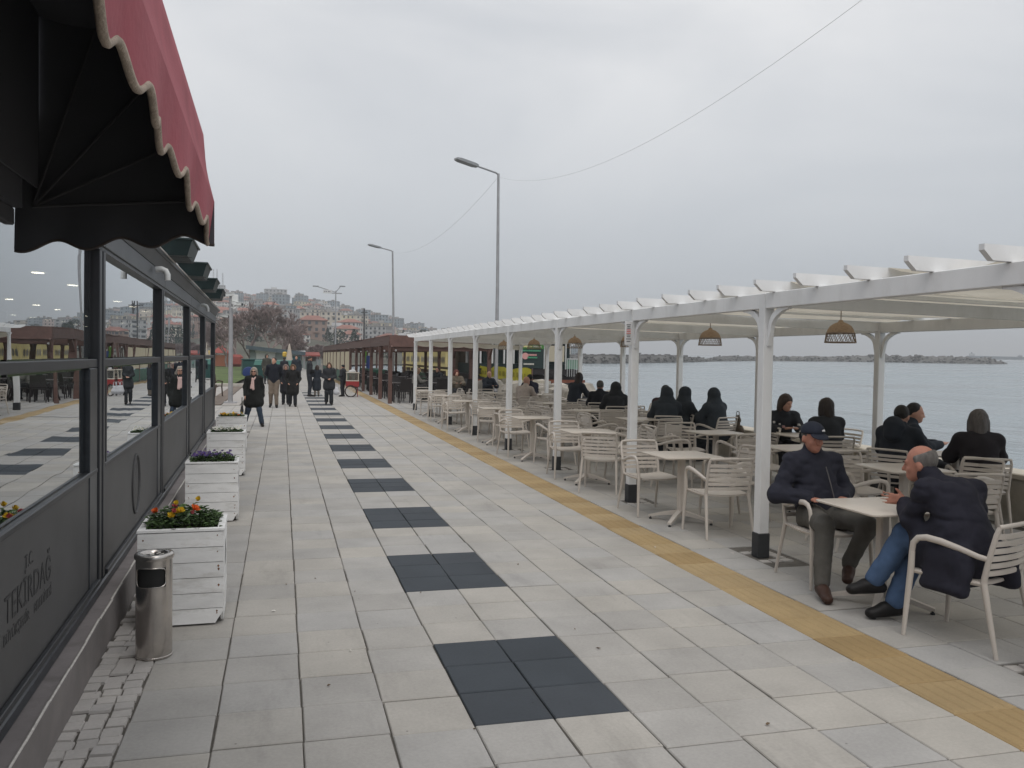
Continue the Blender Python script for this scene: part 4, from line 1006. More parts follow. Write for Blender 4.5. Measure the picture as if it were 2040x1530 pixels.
M_skin = mat('skin', (.46, .255, .185), .55, var=.12, scale=25, bump=.06, bscale=90)
M_skin2 = mat('ruddy_skin', (.44, .20, .14), .55, var=.15, scale=22, bump=.08, bscale=90)
M_eye = mat('eye', (.03, .022, .018), .25); M_brow = mat('brow_hair', (.06, .045, .035), .9); M_lip = mat('lip', (.30, .12, .10), .5)
CL = {}
def cloth(col, rough=.85, v=.15):
    key = tuple(round(c, 3) for c in col)
    if key not in CL: CL[key] = mat('cloth_%d' % len(CL), col, rough, var=v, scale=14, bump=.7, bscale=11, spec=.25)
    return CL[key]
BLACK, NAVY, NIGHT = (.026, .028, .032), (.022, .026, .042), (.022, .027, .036)
CHAR = (.022, .023, .026)
HM = {}
def hairm(col):
    k = tuple(col)
    if k not in HM: HM[k] = mat('hair_%d' % len(HM), col, .6, var=.45, scale=45, bump=1., bscale=70, spec=.35, stretch=(1, 1, .18))
    return HM[k]
v3 = lambda *a: np.array(a, float)
def norm(a): return a/np.linalg.norm(a)

def person(name, label, pos, deg, J, look, h=.02, skin=M_skin, group=None):
    """J: joints in body space (facing +y, ground z=0); look: dict of garments"""
    J = {k: np.array(p, float) for k, p in J.items()}
    lk = dict(hair=(.02, .016, .012), hairstyle='short', top=BLACK, top_len='hip', legs=CHAR, shoes=(.012, .01, .009), bulk=.02, face=True); lk.update(look)
    hd = J['head']; fd = norm(np.array(lk.get('gaze', (0, 1, 0)), float)); upv = norm(np.array(lk.get('headup', (0, 0, 1)), float)); rt_ = norm(np.cross(fd, upv)); upv = np.cross(rt_, fd)
    AX = np.array([rt_, fd, upv]); H = lambda x, y, z: hd+rt_*x+fd*y+upv*z
    s = SDF(.03)
    # torso
    pel, ch, nk = J['pelvis'], J['chest'], J['neck']; fwd = np.array(J.get('fwd', (0, 1, 0)), float); fl = (fwd, 1.35)
    tw = lk.get('girth', 1.)
    s.cap(pel, pel+(ch-pel)*.5, .125*tw, .128*tw, fl); s.cap(pel+(ch-pel)*.4, ch, .128*tw, .135*tw, fl)
    for sd in ('L', 'R'): s.cap(ch+(nk-ch)*.3, J['sh'+sd], .075, .062)
    s.cap(nk-(nk-ch)*.2, hd-upv*.03-fd*.015, .058, .052)
    arms = SDF(.02); legs = SDF(.03)
    for sd in ('L', 'R'):
        arms.cap(J['sh'+sd], J['el'+sd], .052, .042); arms.cap(J['el'+sd], J['wr'+sd], .041, .028)
        legs.cap(J['hip'+sd], J['kn'+sd], .085, .058); legs.cap(J['kn'+sd], J['an'+sd], .058, .038)
    legs.cap(J['hipL'], J['hipR'], .1, .1, fl)
    s.p += arms.p+legs.p
    # head: skull, jaw, nose, brow, ears
    s.ell(H(0, -.012, .03), (.077, .095, .098), AX, k=.02); s.ell(H(0, .028, -.045), (.056, .062, .07), AX, k=.03); s.ell(H(0, .06, -.088), (.026, .026, .022), AX, k=.025)
    if lk['face'] and h < .03:
        s.cap(H(0, .088, .012), H(0, .108, -.03), .010, .0155, k=.012); s.cap(H(-.035, .082, .022), H(.035, .082, .022), .012, k=.014)
        for q in (-1, 1):
            s.ell(H(q*.078, -.008, -.012), (.011, .022, .034), AX, k=.006); s.ell(H(q*.036, .067, -.028), (.02, .018, .018), AX, k=.015)
            if h < .012: s.ell(H(q*.031, .092, .004), (.016, .012, .010), AX, k=.006, sub=True); s.ell(H(q*.031, .078, .004), (.013, .011, .011), AX, k=.003)
        s.cap(H(-.02, .083, -.066), H(.02, .083, -.066), .008, k=.008); s.cap(H(-.018, .083, -.078), H(.018, .083, -.078), .009, k=.008)
    # hands
    for sd in ('L', 'R'):
        w = J['wr'+sd]; d = norm(np.array(J.get('hd'+sd, w-J['el'+sd]), float)); pn = np.array(J.get('pn'+sd, (0, 0, -1)), float); pn = norm(pn-d*(pn@d)); tv = np.cross(d, pn)*(1 if sd == 'L' else -1)
        tv = np.array(J['th'+sd], float) if 'th'+sd in J else tv; tv = norm(tv-d*(tv@d))
        side = tv
        s.cap(w, w+d*.045, .026, .03, (pn, 1.7), k=.015); s.cap(w+d*.03-side*.014, w+d*.085-side*.018, .022, .02, (pn, 1.5), k=.012); s.cap(w+d*.03+side*.014, w+d*.085+side*.02, .022, .02, (pn, 1.5), k=.012)
        if h < .012:
            for i, (off, ln_) in enumerate(((.03, .072), (.0105, .08), (-.0095, .075), (-.029, .058))):
                a = w+d*.088+side*off; b = a+d*ln_*.5+side*off*.12+pn*.004; c = b+d*ln_*.5+side*off*.08+pn*lk.get('curl', .018)
                s.cap(a, b, .0095, .0088, k=.004); s.cap(b, c, .0086, .0072, k=.003)
            a = w+d*.025+side*.028; b = a+d*.03+side*.032+pn*.006; c = b+d*.026+side*.016
            s.cap(a, b, .013, .011, k=.008); s.cap(b, c, .0105, .008, k=.004)
        else:
            s.cap(w+d*.07, w+d*.15, .024, .015, (pn, 1.6), k=.02); s.cap(w+d*.03+side*.02, w+d*.075+side*.05, .012, .009, k=.01)
    for sd in ('L', 'R'): s.cap(J['an'+sd]-np.array((0, 0, .02)), J['toe'+sd], .036, .03, k=.03)
    me = s.mesh(name, skin, h)
    o = link(name, me, None, pos, R(deg)); tag(o, label, 'person', group)
    K = lambda nm, sd_, m, **kw: link(nm, sd_.mesh(nm, m, kw.pop('h', h), **kw), o)
    bk = lk['bulk']
    # trousers
    tr = SDF(.035)
    for sd in ('L', 'R'):
        fl_ = lk.get('flare', 0)
        tr.cap(J['hip'+sd], J['kn'+sd], .1+fl_*.2, .074+fl_*.4); tr.cap(J['kn'+sd], J['an'+sd]+np.array((0, 0, lk.get('cuff', .015))), .074+fl_*.4, .056+fl_)
    tr.cap(J['hipL'], J['hipR'], .118*tw, .118*tw, fl); tr.cap(pel, pel+(ch-pel)*.35, .13*tw, .13*tw, fl)
    if lk['legs']: K('trousers', tr, cloth(lk['legs']), wr=.006, wf=20)
    for sd in ('L', 'R'):
        an, to = J['an'+sd], J['toe'+sd]; d = norm(to-an); sh_ = SDF(.03); low = np.array((0, 0, -1.)) if lk.get('flatfoot', True) else np.array(J.get('sole'+sd, (0, 0, -1)), float)
        heel = an-norm(d*np.array((1, 1, 0))+1e-9)*.045+low*.045
        sh_.cap(heel, to, .038, .036, k=.03); sh_.cap(an+low*.02, an+(to-an)*.45, .046, .042, k=.03); sh_.cap(an+(to-an)*.4, to, .044, .037, (low, 1.3), k=.02)
        K('shoe', sh_, cloth(lk['shoes'], .5), h=min(h, .014))
    # upper garment
    tp = SDF(.04)
    tp.cap(pel+(ch-pel)*.05, pel+(ch-pel)*.5, .135*tw+bk, .138*tw+bk, fl); tp.cap(pel+(ch-pel)*.4, ch, .138*tw+bk, .145*tw+bk, fl)
    for sd in ('L', 'R'):
        tp.cap(ch+(nk-ch)*.30, J['sh'+sd], .085+bk*.5, .058+bk*.35, k=.06); tp.cap(nk+(ch-nk)*.1, J['sh'+sd], .055, .05+bk*.3, k=.06); tp.cap(J['sh'+sd], J['el'+sd], .057+bk*.45, .05+bk*.55)
        tp.cap(J['el'+sd], J['el'+sd]+(J['wr'+sd]-J['el'+sd])*lk.get('sleeve', .95), .05+bk*.55, .042+bk*.4)
    tp.cap(nk-(nk-ch)*.25, nk+(hd-nk)*lk.get('collar', .30), .082, .07)
    if lk['top_len'] == 'thigh':
        for sd in ('L', 'R'):
            a = J['hip'+sd]; b = a+(J['kn'+sd]-a)*lk.get('skirt', .75); tp.cap(a, b, .125*tw+bk, .12*tw+bk*1.3, k=.08)
    if lk['top_len'] == 'robe':
        for sd in ('L', 'R'):
            tp.cap(J['hip'+sd], J['kn'+sd], .13+bk, .12+bk, k=.12); tp.cap(J['kn'+sd], J['an'+sd], .12+bk, .12+bk, k=.12)
    for e in lk.get('extra', []): tp.cap(*e)
    K('jacket' if lk['top_len'] != 'robe' else 'robe', tp, cloth(lk['top']), wr=lk.get('wr', .005), wf=13)
    hs = lk['hairstyle']
    if hs != 'none':
        hr = SDF(.02)
        if hs in ('short', 'balding'):
            hr.ell(H(0, -.022, .04), (.083, .094, .098), AX)
            clip = [(H(0, .052, .06), AX[1]*.8+AX[2]*-.6), (H(0, 0, -.03), -AX[2]*.9+AX[1]*.45)]
            if hs == 'balding': clip = [(H(0, .03, .0), AX[1]), (H(0, -.0, .072), AX[2]*.95+AX[1]*.3), (H(0, 0, -.035), -AX[2]*.9+AX[1]*.45)]
            K('hair', hr, hairm(lk['hair']), clip=clip, wr=.0025, wf=70, h=min(h, .014))
        elif hs == 'bob':
            hr.ell(H(0, -.02, .035), (.098, .108, .108), AX); hr.cap(H(-.075, -.02, .0), H(-.08, -.03, -.1), .04, .035); hr.cap(H(.075, -.02, .0), H(.08, -.03, -.1), .04, .035); hr.cap(H(0, -.07, 0), H(0, -.075, -.11), .075, .07)
            hr.ell(H(0, .1, -.03), (.062, .075, .085), AX, sub=True, k=.02)
            K('hair', hr, hairm(lk['hair']), wr=.006, wf=45, h=min(h, .014))
        elif hs == 'long':
            hr.ell(H(0, -.02, .035), (.095, .105, .105), AX); hr.cap(H(0, -.06, 0), H(0, -.10, -.36), .085, .06, ((0, 1, 0), 1.4)); hr.cap(H(-.075, -.01, 0), H(-.07, -.03, -.2), .035, .03); hr.cap(H(.075, -.01, 0), H(.07, -.03, -.2), .035, .03)
            hr.ell(H(0, .1, -.03), (.06, .075, .085), AX, sub=True, k=.02)
            K('hair', hr, hairm(lk['hair']), wr=.007, wf=40, h=min(h, .016))
        elif hs in ('veil', 'furhood', 'hood'):
            hr.ell(H(0, -.02, .025), (.108, .118, .122), AX)
            if hs == 'veil':
                hr.cap(H(0, -.035, -.02), nk+(ch-nk)*.35, .1, .15, (fwd, 1.2), k=.06); hr.cap(H(0, -.03, -.1), J['shL']*.75+nk*.25, .09, .085, k=.06); hr.cap(H(0, -.03, -.1), J['shR']*.75+nk*.25, .09, .085, k=.06)
                hr.ell(H(0, .115, .0), (.055, .06, .07), AX, sub=True, k=.02) if not lk.get('masked') else hr.ell(H(0, .05, -.04), (.07, .065, .09), AX, k=.03)
            else:
                hr.cap(H(0, -.06, -.03), nk-fwd*.05, .1, .09); hr.ell(H(0, .12, -.02), (.075, .09, .105), AX, sub=True, k=.015)
            K('headscarf' if hs == 'veil' else 'hood', hr, cloth(lk.get('hood', BLACK)), wr=.005, wf=24, h=min(h, .018))
            if hs == 'furhood':
                fr = SDF(.02)
                for j in range(13):
                    a = R(-30+240*j/12); fr.ell(H(.098*math.cos(a), .075, -.005+.115*math.sin(a)), (.034, .034, .034))
                K('fur_trim', fr, cloth(lk.get('fur', (.16, .10, .065)), .95), wr=.008, wf=60, h=min(h, .014))
        elif hs in ('cap', 'beanie'):
            hr.ell(H(0, -.02, .035), (.082, .094, .09), AX); K('hair', hr, hairm(lk['hair']), clip=[(H(0, .03, 0), AX[1]), (H(0, 0, -.04), -AX[2]*.9+AX[1]*.4)], h=min(h, .014))
            cp = SDF(.015); cp.ell(H(0, -.01, .05), (.092, .108, .085), AX)
            K('cap', cp, cloth(lk.get('cap', NAVY)), clip=[(H(0, 0, .035), -AX[2]+AX[1]*.12)], h=min(h, .01))
            if hs == 'cap':
                br = SDF(.01); br.ell(H(0, .105, .036), (.075, .075, .011), np.array([rt_, norm(fd-upv*.25), norm(upv+fd*.25)])); K('cap_peak', br, cloth(lk.get('cap', NAVY)), h=min(h, .008))
    if h < .012:
        for q in (-1, 1):
            b = MB(); c = H(q*.031, .0885, .0035); r_ = .0052
            vs = [tuple(c+rt_*r_*math.cos(t)+upv*r_*math.sin(t)*.8) for t in [2*math.pi*j/10 for j in range(10)]]; vs2 = [tuple(c+fd*.0028)]
            b.add(vs+vs2, [(j, (j+1) % 10, 10) for j in range(10)]); b.build('eye', M_eye, o)
            b = MB(); b.tube([tuple(H(q*.014, .101, .020)), tuple(H(q*.03, .1, .026)), tuple(H(q*.05, .086, .021))], [.004, .0052, .003], 6); b.build('eyebrow', lk.get('browmat', M_brow), o)
        b = MB(); b.tube([tuple(H(-.022, .0868, -.0715)), tuple(H(0, .0945, -.0715)), tuple(H(.022, .0868, -.0715))], [.002, .0035, .002], 6); b.build('mouth', M_lip, o)
    return o, H, AX

def stand(Hh=1.7, step=.0, arms='down', lean=0., wide=.0):
    k = Hh/1.75
    J = dict(pelvis=(0, 0, .95), chest=(0, lean*.5, 1.32), neck=(0, lean*.8, 1.50), head=(0, lean+.015, 1.635), hipL=(-.09, 0, .9), hipR=(.09, 0, .9), knL=(-.095-wide*.5, .04+step*.55, .50), knR=(.095+wide*.5, .04-step*.25, .50),
             anL=(-.1-wide, step, .09), anR=(.1+wide, -step, .09+(.05 if step else 0)), toeL=(-.12-wide, step+.16, .035), toeR=(.12+wide, -step+.15, .04), shL=(-.185, lean*.7, 1.44), shR=(.185, lean*.7, 1.44))
    if arms == 'down': J.update(elL=(-.25, -.03-step*.2, 1.17), elR=(.25, -.03+step*.2, 1.17), wrL=(-.26, .07-step*.5, .93), wrR=(.26, .07+step*.5, .93), pnL=(1, 0, 0), pnR=(-1, 0, 0))
    if arms == 'pocket': J.update(elL=(-.29, -.08, 1.18), elR=(.29, -.08, 1.18), wrL=(-.19, .1, 1.0), wrR=(.19, .1, 1.0))
    if arms == 'front': J.update(elL=(-.25, .0, 1.17), elR=(.25, .0, 1.17), wrL=(-.05, .2, 1.1), wrR=(.06, .2, 1.08))
    if arms == 'back': J.update(elL=(-.26, -.12, 1.2), elR=(.26, -.12, 1.2), wrL=(-.06, -.2, 1.0), wrR=(.06, -.2, 1.0))
    return {a: tuple(np.array(p)*k) if a[:2] not in ('pn', 'hd', 'th') else p for a, p in J.items()}
def sit(lean=.05, arms='table', turn=0.):
    J = dict(pelvis=(0, -.1, .53), chest=(0, -.08+lean*.7, .86), neck=(0, -.06+lean*1.1, 1.04), head=(0, -.03+lean*1.3, 1.165), hipL=(-.09, -.07, .53), hipR=(.09, -.07, .53), knL=(-.12, .36, .52), knR=(.12, .36, .52),
             anL=(-.12, .33, .09), anR=(.12, .38, .09), toeL=(-.13, .48, .035), toeR=(.13, .53, .035), shL=(-.172, -.06+lean*.9, .965), shR=(.172, -.06+lean*.9, .965))
    if arms == 'table': J.update(elL=(-.25, .1+lean*.5, .77), elR=(.25, .1+lean*.5, .77), wrL=(-.10, .32, .80), wrR=(.10, .32, .80))
    if arms == 'lap': J.update(elL=(-.27, -.06, .74), elR=(.27, -.06, .74), wrL=(-.1, .14, .66), wrR=(.1, .14, .66))
    return J
# ------------------------------------------------------------------ the two men at the nearest table
def world_person(name, label, pos, Jw, look, **kw):
    p0 = np.array(pos, float); J = {}
    for k, q in Jw.items(): J[k] = np.array(q, float) if k[:2] in ('pn', 'hd', 'th') or k == 'fwd' or k.startswith('sole') else np.array(q, float)-p0
    look = dict(look)
    if 'extra' in look: look['extra'] = [(np.array(a, float)-p0, np.array(b, float)-p0, *r) for a, b, *r in look['extra']]
    return person(name, label, pos, 0, J, look, **kw)
J1 = dict(pelvis=(3.34, 2.14, .53), chest=(3.34, 2.205, .84), neck=(3.32, 2.19, 1.02), head=(3.285, 2.15, 1.155), hipL=(3.43, 2.1, .525), hipR=(3.25, 2.1, .525), knR=(3.09, 1.68, .535), knL=(3.47, 1.68, .52),
          anR=(3.015, 1.60, .11), toeR=(2.965, 1.45, .036), anL=(3.38, 1.77, .19), toeL=(3.27, 1.64, .12), shL=(3.515, 2.2, .955), shR=(3.14, 2.2, .955), elL=(3.65, 2.2, .71), wrL=(3.49, 2.02, .68), elR=(2.99, 2.19, .69), wrR=(3.17, 2.01, .68), fwd=(0, -1, 0))
m1, H1, A1x = world_person('person', 'man in a dark cap and navy jacket sitting with hands in his pockets', (3.34, 2.1, 0), J1,
    dict(hairstyle='cap', cap=(.022, .026, .04), top=(.024, .025, .037), legs=(.10, .095, .085), shoes=(.055, .028, .02), bulk=.034, girth=1.12, gaze=(-.10, -1, -.12), hair=(.08, .075, .07), collar=.46, wr=.010, browmat=mat('grey_brow', (.10, .09, .08), .9)), h=.0105, skin=M_skin2)
def patch(o, pts, m, nm): return MB().add([tuple(p) for p in pts], [tuple(range(len(pts)))]).build(nm, m, o, fix=False)
M_logo = mat('white_print', (.7, .7, .7), .6); M_zip = mat('zip_metal', (.16, .15, .15), .4, metal=.6)
c = H1(-.028, .094, .082)
fdv, rtv, upv_ = A1x[1], A1x[0], A1x[2]
nrm = norm(fdv*.75+upv_*.55-rtv*.25); uu = norm(np.cross(nrm, upv_)); ww = np.cross(uu, nrm)
for i, (dx, hh) in enumerate(((-.011, .009), (0, .015), (.011, .02))):
    b0 = H1(-.03, .097, .078)+nrm*.004+uu*(-dx)
    patch(m1, [b0-uu*.006-ww*.006, b0+uu*.006-ww*.006, b0+uu*.004+ww*hh*.5, b0-uu*.002+ww*hh*.7], M_logo, 'cap_logo')
MB().tube([(-.02, -.085, .935), (.0, -.115, .82), (.025, -.135, .7), (.04, -.14, .6)], .0045, 6).build('zip', M_zip, m1)
J2 = dict(pelvis=(3.37, .54, .53), chest=(3.365, .68, .83), neck=(3.325, .83, .985), head=(3.285, .925, 1.09), hipL=(3.28, .6, .525), hipR=(3.46, .6, .525), knL=(3.235, .985, .60), knR=(3.38, 1.03, .52),
          anL=(3.10, 1.11, .255), toeL=(2.955, 1.165, .19), anR=(3.21, 1.04, .11), toeR=(3.05, 1.08, .04), shL=(3.175, .735, .945), shR=(3.525, .70, .94), elL=(3.165, .86, .72), wrL=(3.262, 1.03, .825), elR=(3.63, .78, .70), wrR=(3.45, .90, .68),
          fwd=(-.25, .95, 0), hdL=(-.93, .30, .14), thL=(.15, 0, 1), pnL=(.3, .93, 0), soleL=(-.2, -.3, -.9))
m2, H2, A2x = world_person('person', 'grey-haired balding man in a dark coat and blue jeans gesturing over the table', (3.37, .58, 0), J2,
    dict(hairstyle='balding', hair=(.15, .14, .13), top=(.021, .021, .032), legs=(.07, .12, .22), shoes=(.012, .011, .011), bulk=.032, girth=1.15, gaze=(-.62, .78, -.1), collar=.5, top_len='thigh', skirt=.35, wr=.010, curl=.008, sleeve=.84, flare=.012,
         extra=[((3.215-.02*i, .40+.075*i, .58), (3.165-.018*i, .40+.085*i, .365), .05, .042) for i in np.linspace(0, 3, 9)]+[((3.52+.01*i, .40+.075*i, .58), (3.57, .40+.08*i, .40), .05, .042) for i in np.linspace(0, 2, 7)]), h=.0105, skin=M_skin2)
MB().tube([(-.115, .505, .80), (-.118, .50, .795)], .03, 10).build('ring_cuff', cloth((.012, .012, .021)), m2) if False else None

# ------------------------------------------------------------------ guests along the parapet
def seat_guest(label, x, y, deg, look, arms='table', lean=.06, h=.017, chairlab=None, dz=0., **kw):
    J = sit(lean, arms)
    o, H, A = person('person', label, (x, y, dz), deg, J, look, h=h, **kw)
    if chairlab: chair(x-.0*math.sin(R(deg)), y, deg, chairlab)
    return o, H, A
seat_guest('man in a black padded jacket with the hood down, sitting at the parapet', 5.98, 4.42, -62, dict(hairstyle='short', hair=(.02, .018, .016), top=NIGHT, bulk=.05, gaze=(-.1, 1, -.15), extra=[((0, -.16, 1.06), (0, -.2, .98), .12, .1)]), chairlab='beige armchair under the man in the black padded jacket')
seat_guest('young man with cropped dark hair turned towards the sea', 6.62, 5.0, -115, dict(hairstyle='short', hair=(.012, .011, .011), top=NIGHT, bulk=.03, gaze=(.3, 1, -.1)), h=.018, chairlab='beige armchair under the young man with cropped hair')
seat_guest('woman with straight grey hair in a dark jacket, back to the camera', 6.33, 3.62, -28, dict(hairstyle='bob', hair=(.11, .10, .095), top=(.02, .017, .02), bulk=.045, gaze=(.05, 1, -.05)), chairlab='beige armchair under the woman with straight grey hair')
o, H, A = seat_guest('woman in a checked shawl facing the camera across a parapet table', 6.34, 7.42, 172, dict(hairstyle='bob', hair=(.05, .033, .025), top=BLACK, bulk=.03, gaze=(-.35, 1, -.2)), lean=.14, h=.0125, chairlab='beige armchair under the woman in the checked shawl')
M_chk1, M_chk2 = cloth((.55, .53, .5)), cloth((.35, .2, .19))
rk = random.Random(4)
for k in range(26):
    s_ = rk.choice((-1, 1)); u = rk.random(); p = Vector((s_*(.24-.12*u), .02+.30*u, .80+.06*(1-u)+rk.uniform(-.05, .05)))
    q = rk.uniform(.012, .026); MB().box((p.x-q, p.y-q+.05, p.z-q), (p.x+q, p.y+q+.05, p.z+q), bev=.006).build('shawl_check', rk.choice((M_chk1, M_chk1, M_chk2)), o)
seat_guest('woman with wavy brown hair in a black jacket, back to the camera', 6.2, 6.1, -8, dict(hairstyle='bob', hair=(.035, .026, .022), top=BLACK, bulk=.03), h=.015, chairlab='beige armchair under the woman with wavy brown hair')
VE = dict(hairstyle='veil', hood=(.036, .044, .053), top=(.036, .044, .053), top_len='robe', bulk=.05, legs=None)
seat_guest('woman in a black veil sitting apart, back to the camera', 6.42, 9.62, 18, dict(VE), chairlab='beige armchair under the veiled woman sitting apart')
seat_guest('woman in a black veil sitting sideways at the parapet table', 6.02, 10.1, -75, dict(VE), lean=.1)
seat_guest('woman in a black veil beside the man in maroon', 5.66, 9.95, -20, dict(VE), chairlab='beige armchair under the veiled woman beside the man in maroon')
seat_guest('dark-haired man in a maroon jacket leaning on the parapet table', 6.05, 11.1, -70, dict(hairstyle='short', hair=(.03, .028, .026), top=(.035, .014, .018), bulk=.03), lean=.16, chairlab='beige armchair under the man in maroon')
seat_guest('woman in a black headscarf next to a man in a dark jacket', 5.82, 12.75, -15, dict(hairstyle='veil', hood=BLACK, top=BLACK, bulk=.045), h=.02, chairlab='beige armchair under the woman in the headscarf')
seat_guest('grey-haired man in a dark jacket by the parapet', 5.98, 14.1, -25, dict(hairstyle='short', hair=(.07, .066, .06), top=(.012, .013, .018), bulk=.04), h=.02, chairlab='beige armchair under the grey-haired man')
p = at_z(1133, 735, 1.33)
seat_guest('woman with very long dark hair bending over her table', 6.1, 16.1, -60, dict(hairstyle='long', hair=(.02, .013, .012), top=NIGHT, bulk=.04, gaze=(-.4, 1, -.3)), lean=.12, h=.02, dz=.13)
seat_guest('broad man in a navy coat, back to the camera, near the far tables', 6.15, 20.3, 5, dict(hairstyle='short', hair=(.012, .012, .012), top=(.014, .015, .028), bulk=.06), h=.022)
seat_guest('bald man in a pale pullover talking at a far table', 5.12, 17.3, -45, dict(hairstyle='none', top=(.42, .36, .32), bulk=.03, gaze=(.3, 1, -.2)), lean=.12, h=.022)
M_bag = mat('brown_leather', (.12, .095, .07), .6, var=.3, scale=10, bump=.3)
bgp = at_z(1468, 872, .45)
bag = thing('handbag', 'soft brown handbag hanging on a chair arm by the parapet', 'bag', (6.78, 9.45, .50))
sb = SDF(.03); sb.cap((-.0, -.10, .08), (0, .10, .08), .09, .09, ((1, 0, 0), 2.)); sb.cap((0, -.05, .25), (0, .04, .28), .05, .04, ((1, 0, 0), 2.)); sb.cap((0, 0, .12), (0, 0, .3), .08, .05, ((1, 0, 0), 2.))
link('pouch', sb.mesh('pouch', M_bag, .014, wr=.006, wf=25), bag)
MB().tube([(0, -.06, .3), (0, -.03, .40), (0, .04, .40), (0, .07, .3)], .008, 6).build('strap', M_bag, bag)
# black bag on the parapet end
bb = thing('shoulder_bag', 'black bag resting beside the long-haired woman', 'bag', (6.65, 16.9, .57))
sb = SDF(.04); sb.cap((-.1, -.2, .1), (.1, .2, .1), .12, .1); sb.cap((0, -.1, .18), (0, .1, .2), .06, .05); link('body', sb.mesh('body', cloth(NIGHT), .02, wr=.006, wf=20), bb)
MB().tube([(0, -.1, .2), (0, -.05, .32), (0, .08, .32), (0, .12, .22)], .01, 6).build('handle', cloth(NIGHT), bb)

# ------------------------------------------------------------------ people on the promenade
def walker(label, px, foot, top, deg, look, step=0., arms='down', h=.02, wide=0., **kw):
    q = at_z(px, foot); zt = at_y(px, top, q.y).z
    hs_ = look.get('height', 1.72); k_ = zt/hs_*1.0
    o, H, A = person('person', label, (q.x, q.y, 0), deg, stand(hs_, step, arms, wide=wide), look, h=h, **kw); o.scale = (k_, k_, k_)
    return o, H, A, q
w1, H, A, q1 = walker('woman with a pink scarf, sunglasses and long black coat striding past the flower boxes', 505, 849, 733, 186, dict(hairstyle='bob', hair=(.27, .235, .195), top=(.012, .013, .012), top_len='thigh', skirt=.46, legs=(.035, .05, .075), bulk=.028, gaze=(.25, 1, 0), girth=1.15, flare=.015), step=.14, h=.0145, wide=.13)
M_scarf = cloth((.52, .36, .33)); M_scarf2 = cloth((.55, .50, .44))
sk = 1.4/1.75
b = SDF(.015)
for s_ in (-1, 1):
    b.cap(H(s_*.06, .02, -.13), H(s_*.02, .12, -.22), .026, .028)
b.cap(H(.0, .135, -.22), H(-.02, .215, -.50), .03, .04, ((0, 1, 0), 2.)); b.cap(H(.02, .135, -.22), H(.045, .215, -.47), .024, .032, ((0, 1, 0), 2.))
link('scarf', b.mesh('scarf', M_scarf, .012, wr=.004, wf=50), w1)
b = MB(); b.box((-.062, .082, -.004), (-.008, .098, .026), bev=.008); b.box((.008, .082, -.004), (.062, .098, .026), bev=.008); b.box((-.01, .09, .012), (.01, .098, .02))
o = b.build('sunglasses', M_eye, w1); o.matrix_local = Matrix([[A[0][i], A[1][i], A[2][i], H(0, .005, 0)[i]] for i in range(3)]+[[0, 0, 0, 1]])
hb = thing('handbag', 'small black handbag carried by the woman in the pink scarf', 'bag', (q1.x-.27, q1.y-.02, .38))
sb = SDF(.02); sb.cap((0, -.09, .0), (0, .09, .0), .07, .07, ((1, 0, 0), 1.8)); sb.cap((0, -.08, .08), (0, .08, .08), .05, .05, ((1, 0, 0), 1.8)); link('body', sb.mesh('body', cloth(BLACK, .5), .014), hb)
MB().tube([(0, -.07, .1), (0, -.04, .32), (0, .04, .32), (0, .07, .1)], .008, 6).build('handle', cloth(BLACK, .5), hb)
walker('man in a navy pullover and khaki trousers with hands behind his back', 545, 812, 713, 178, dict(hairstyle='short', hair=(.03, .024, .02), top=(.013, .015, .022), legs=(.17, .135, .105), bulk=.03, gaze=(.4, 1, 0), flare=.01), arms='back', step=.06)
walker('woman in a long dark parka with a brown fur-trimmed hood', 583, 810, 727, 180, dict(hairstyle='furhood', hood=(.016, .016, .016), top=(.015, .015, .015), top_len='thigh', skirt=.7, legs=(.02, .022, .028), bulk=.032, flare=.02), arms='pocket', step=.08)
walker('person in a dark hooded coat half hidden behind the woman in the parka', 569, 806, 727, 176, dict(hairstyle='furhood', hood=(.02, .02, .022), fur=(.25, .19, .17), top=(.014, .014, .018), top_len='thigh', skirt=.7, legs=(.018, .02, .025), bulk=.03, flare=.02), arms='pocket')
walker('man in a black jacket and dark jeans standing in profile', 616, 790, 710, -80, dict(hairstyle='short', hair=(.03, .022, .016), top=BLACK, legs=(.025, .028, .036), bulk=.028, gaze=(0, 1, -.3)), arms='front', h=.024)
walker('woman in a short black coat and pale stockings, back to the camera', 631, 790, 728, 10, dict(hairstyle='bob', hair=(.05, .035, .028), top=NIGHT, top_len='thigh', skirt=1.1, legs=(.14, .12, .10), bulk=.025), arms='front', h=.024)
w5, H, A, q5 = walker('woman in black walking with folded hands and a white plastic bag', 655, 806, 723, 180, dict(hairstyle='bob', hair=(.09, .05, .028), top=BLACK, top_len='thigh', skirt=.4, legs=BLACK, bulk=.03, flare=.03), arms='front', h=.022, step=.04)
pb = thing('plastic_bag', 'white plastic carrier bag held by the woman in black', 'bag', (q5.x+.26, q5.y-.1, .45))
sb = SDF(.03); sb.cap((0, 0, .0), (0, 0, .12), .12, .07, ((0, 1, 0), 1.6)); link('body', sb.mesh('body', cloth((.5, .5, .52), .5), .018, wr=.01, wf=25), pb)
MB().tube([(-.05, 0, .15), (-.03, 0, .3), (.03, 0, .3), (.05, 0, .15)], .01, 6).build('handle', cloth((.5, .5, .52), .5), pb)
w6, H, A, q6 = walker('street vendor in black and a cap behind the red cart', 683, 790, 727, 60, dict(hairstyle='beanie', cap=BLACK, top=BLACK, legs=BLACK, bulk=.045), arms='front', h=.024)
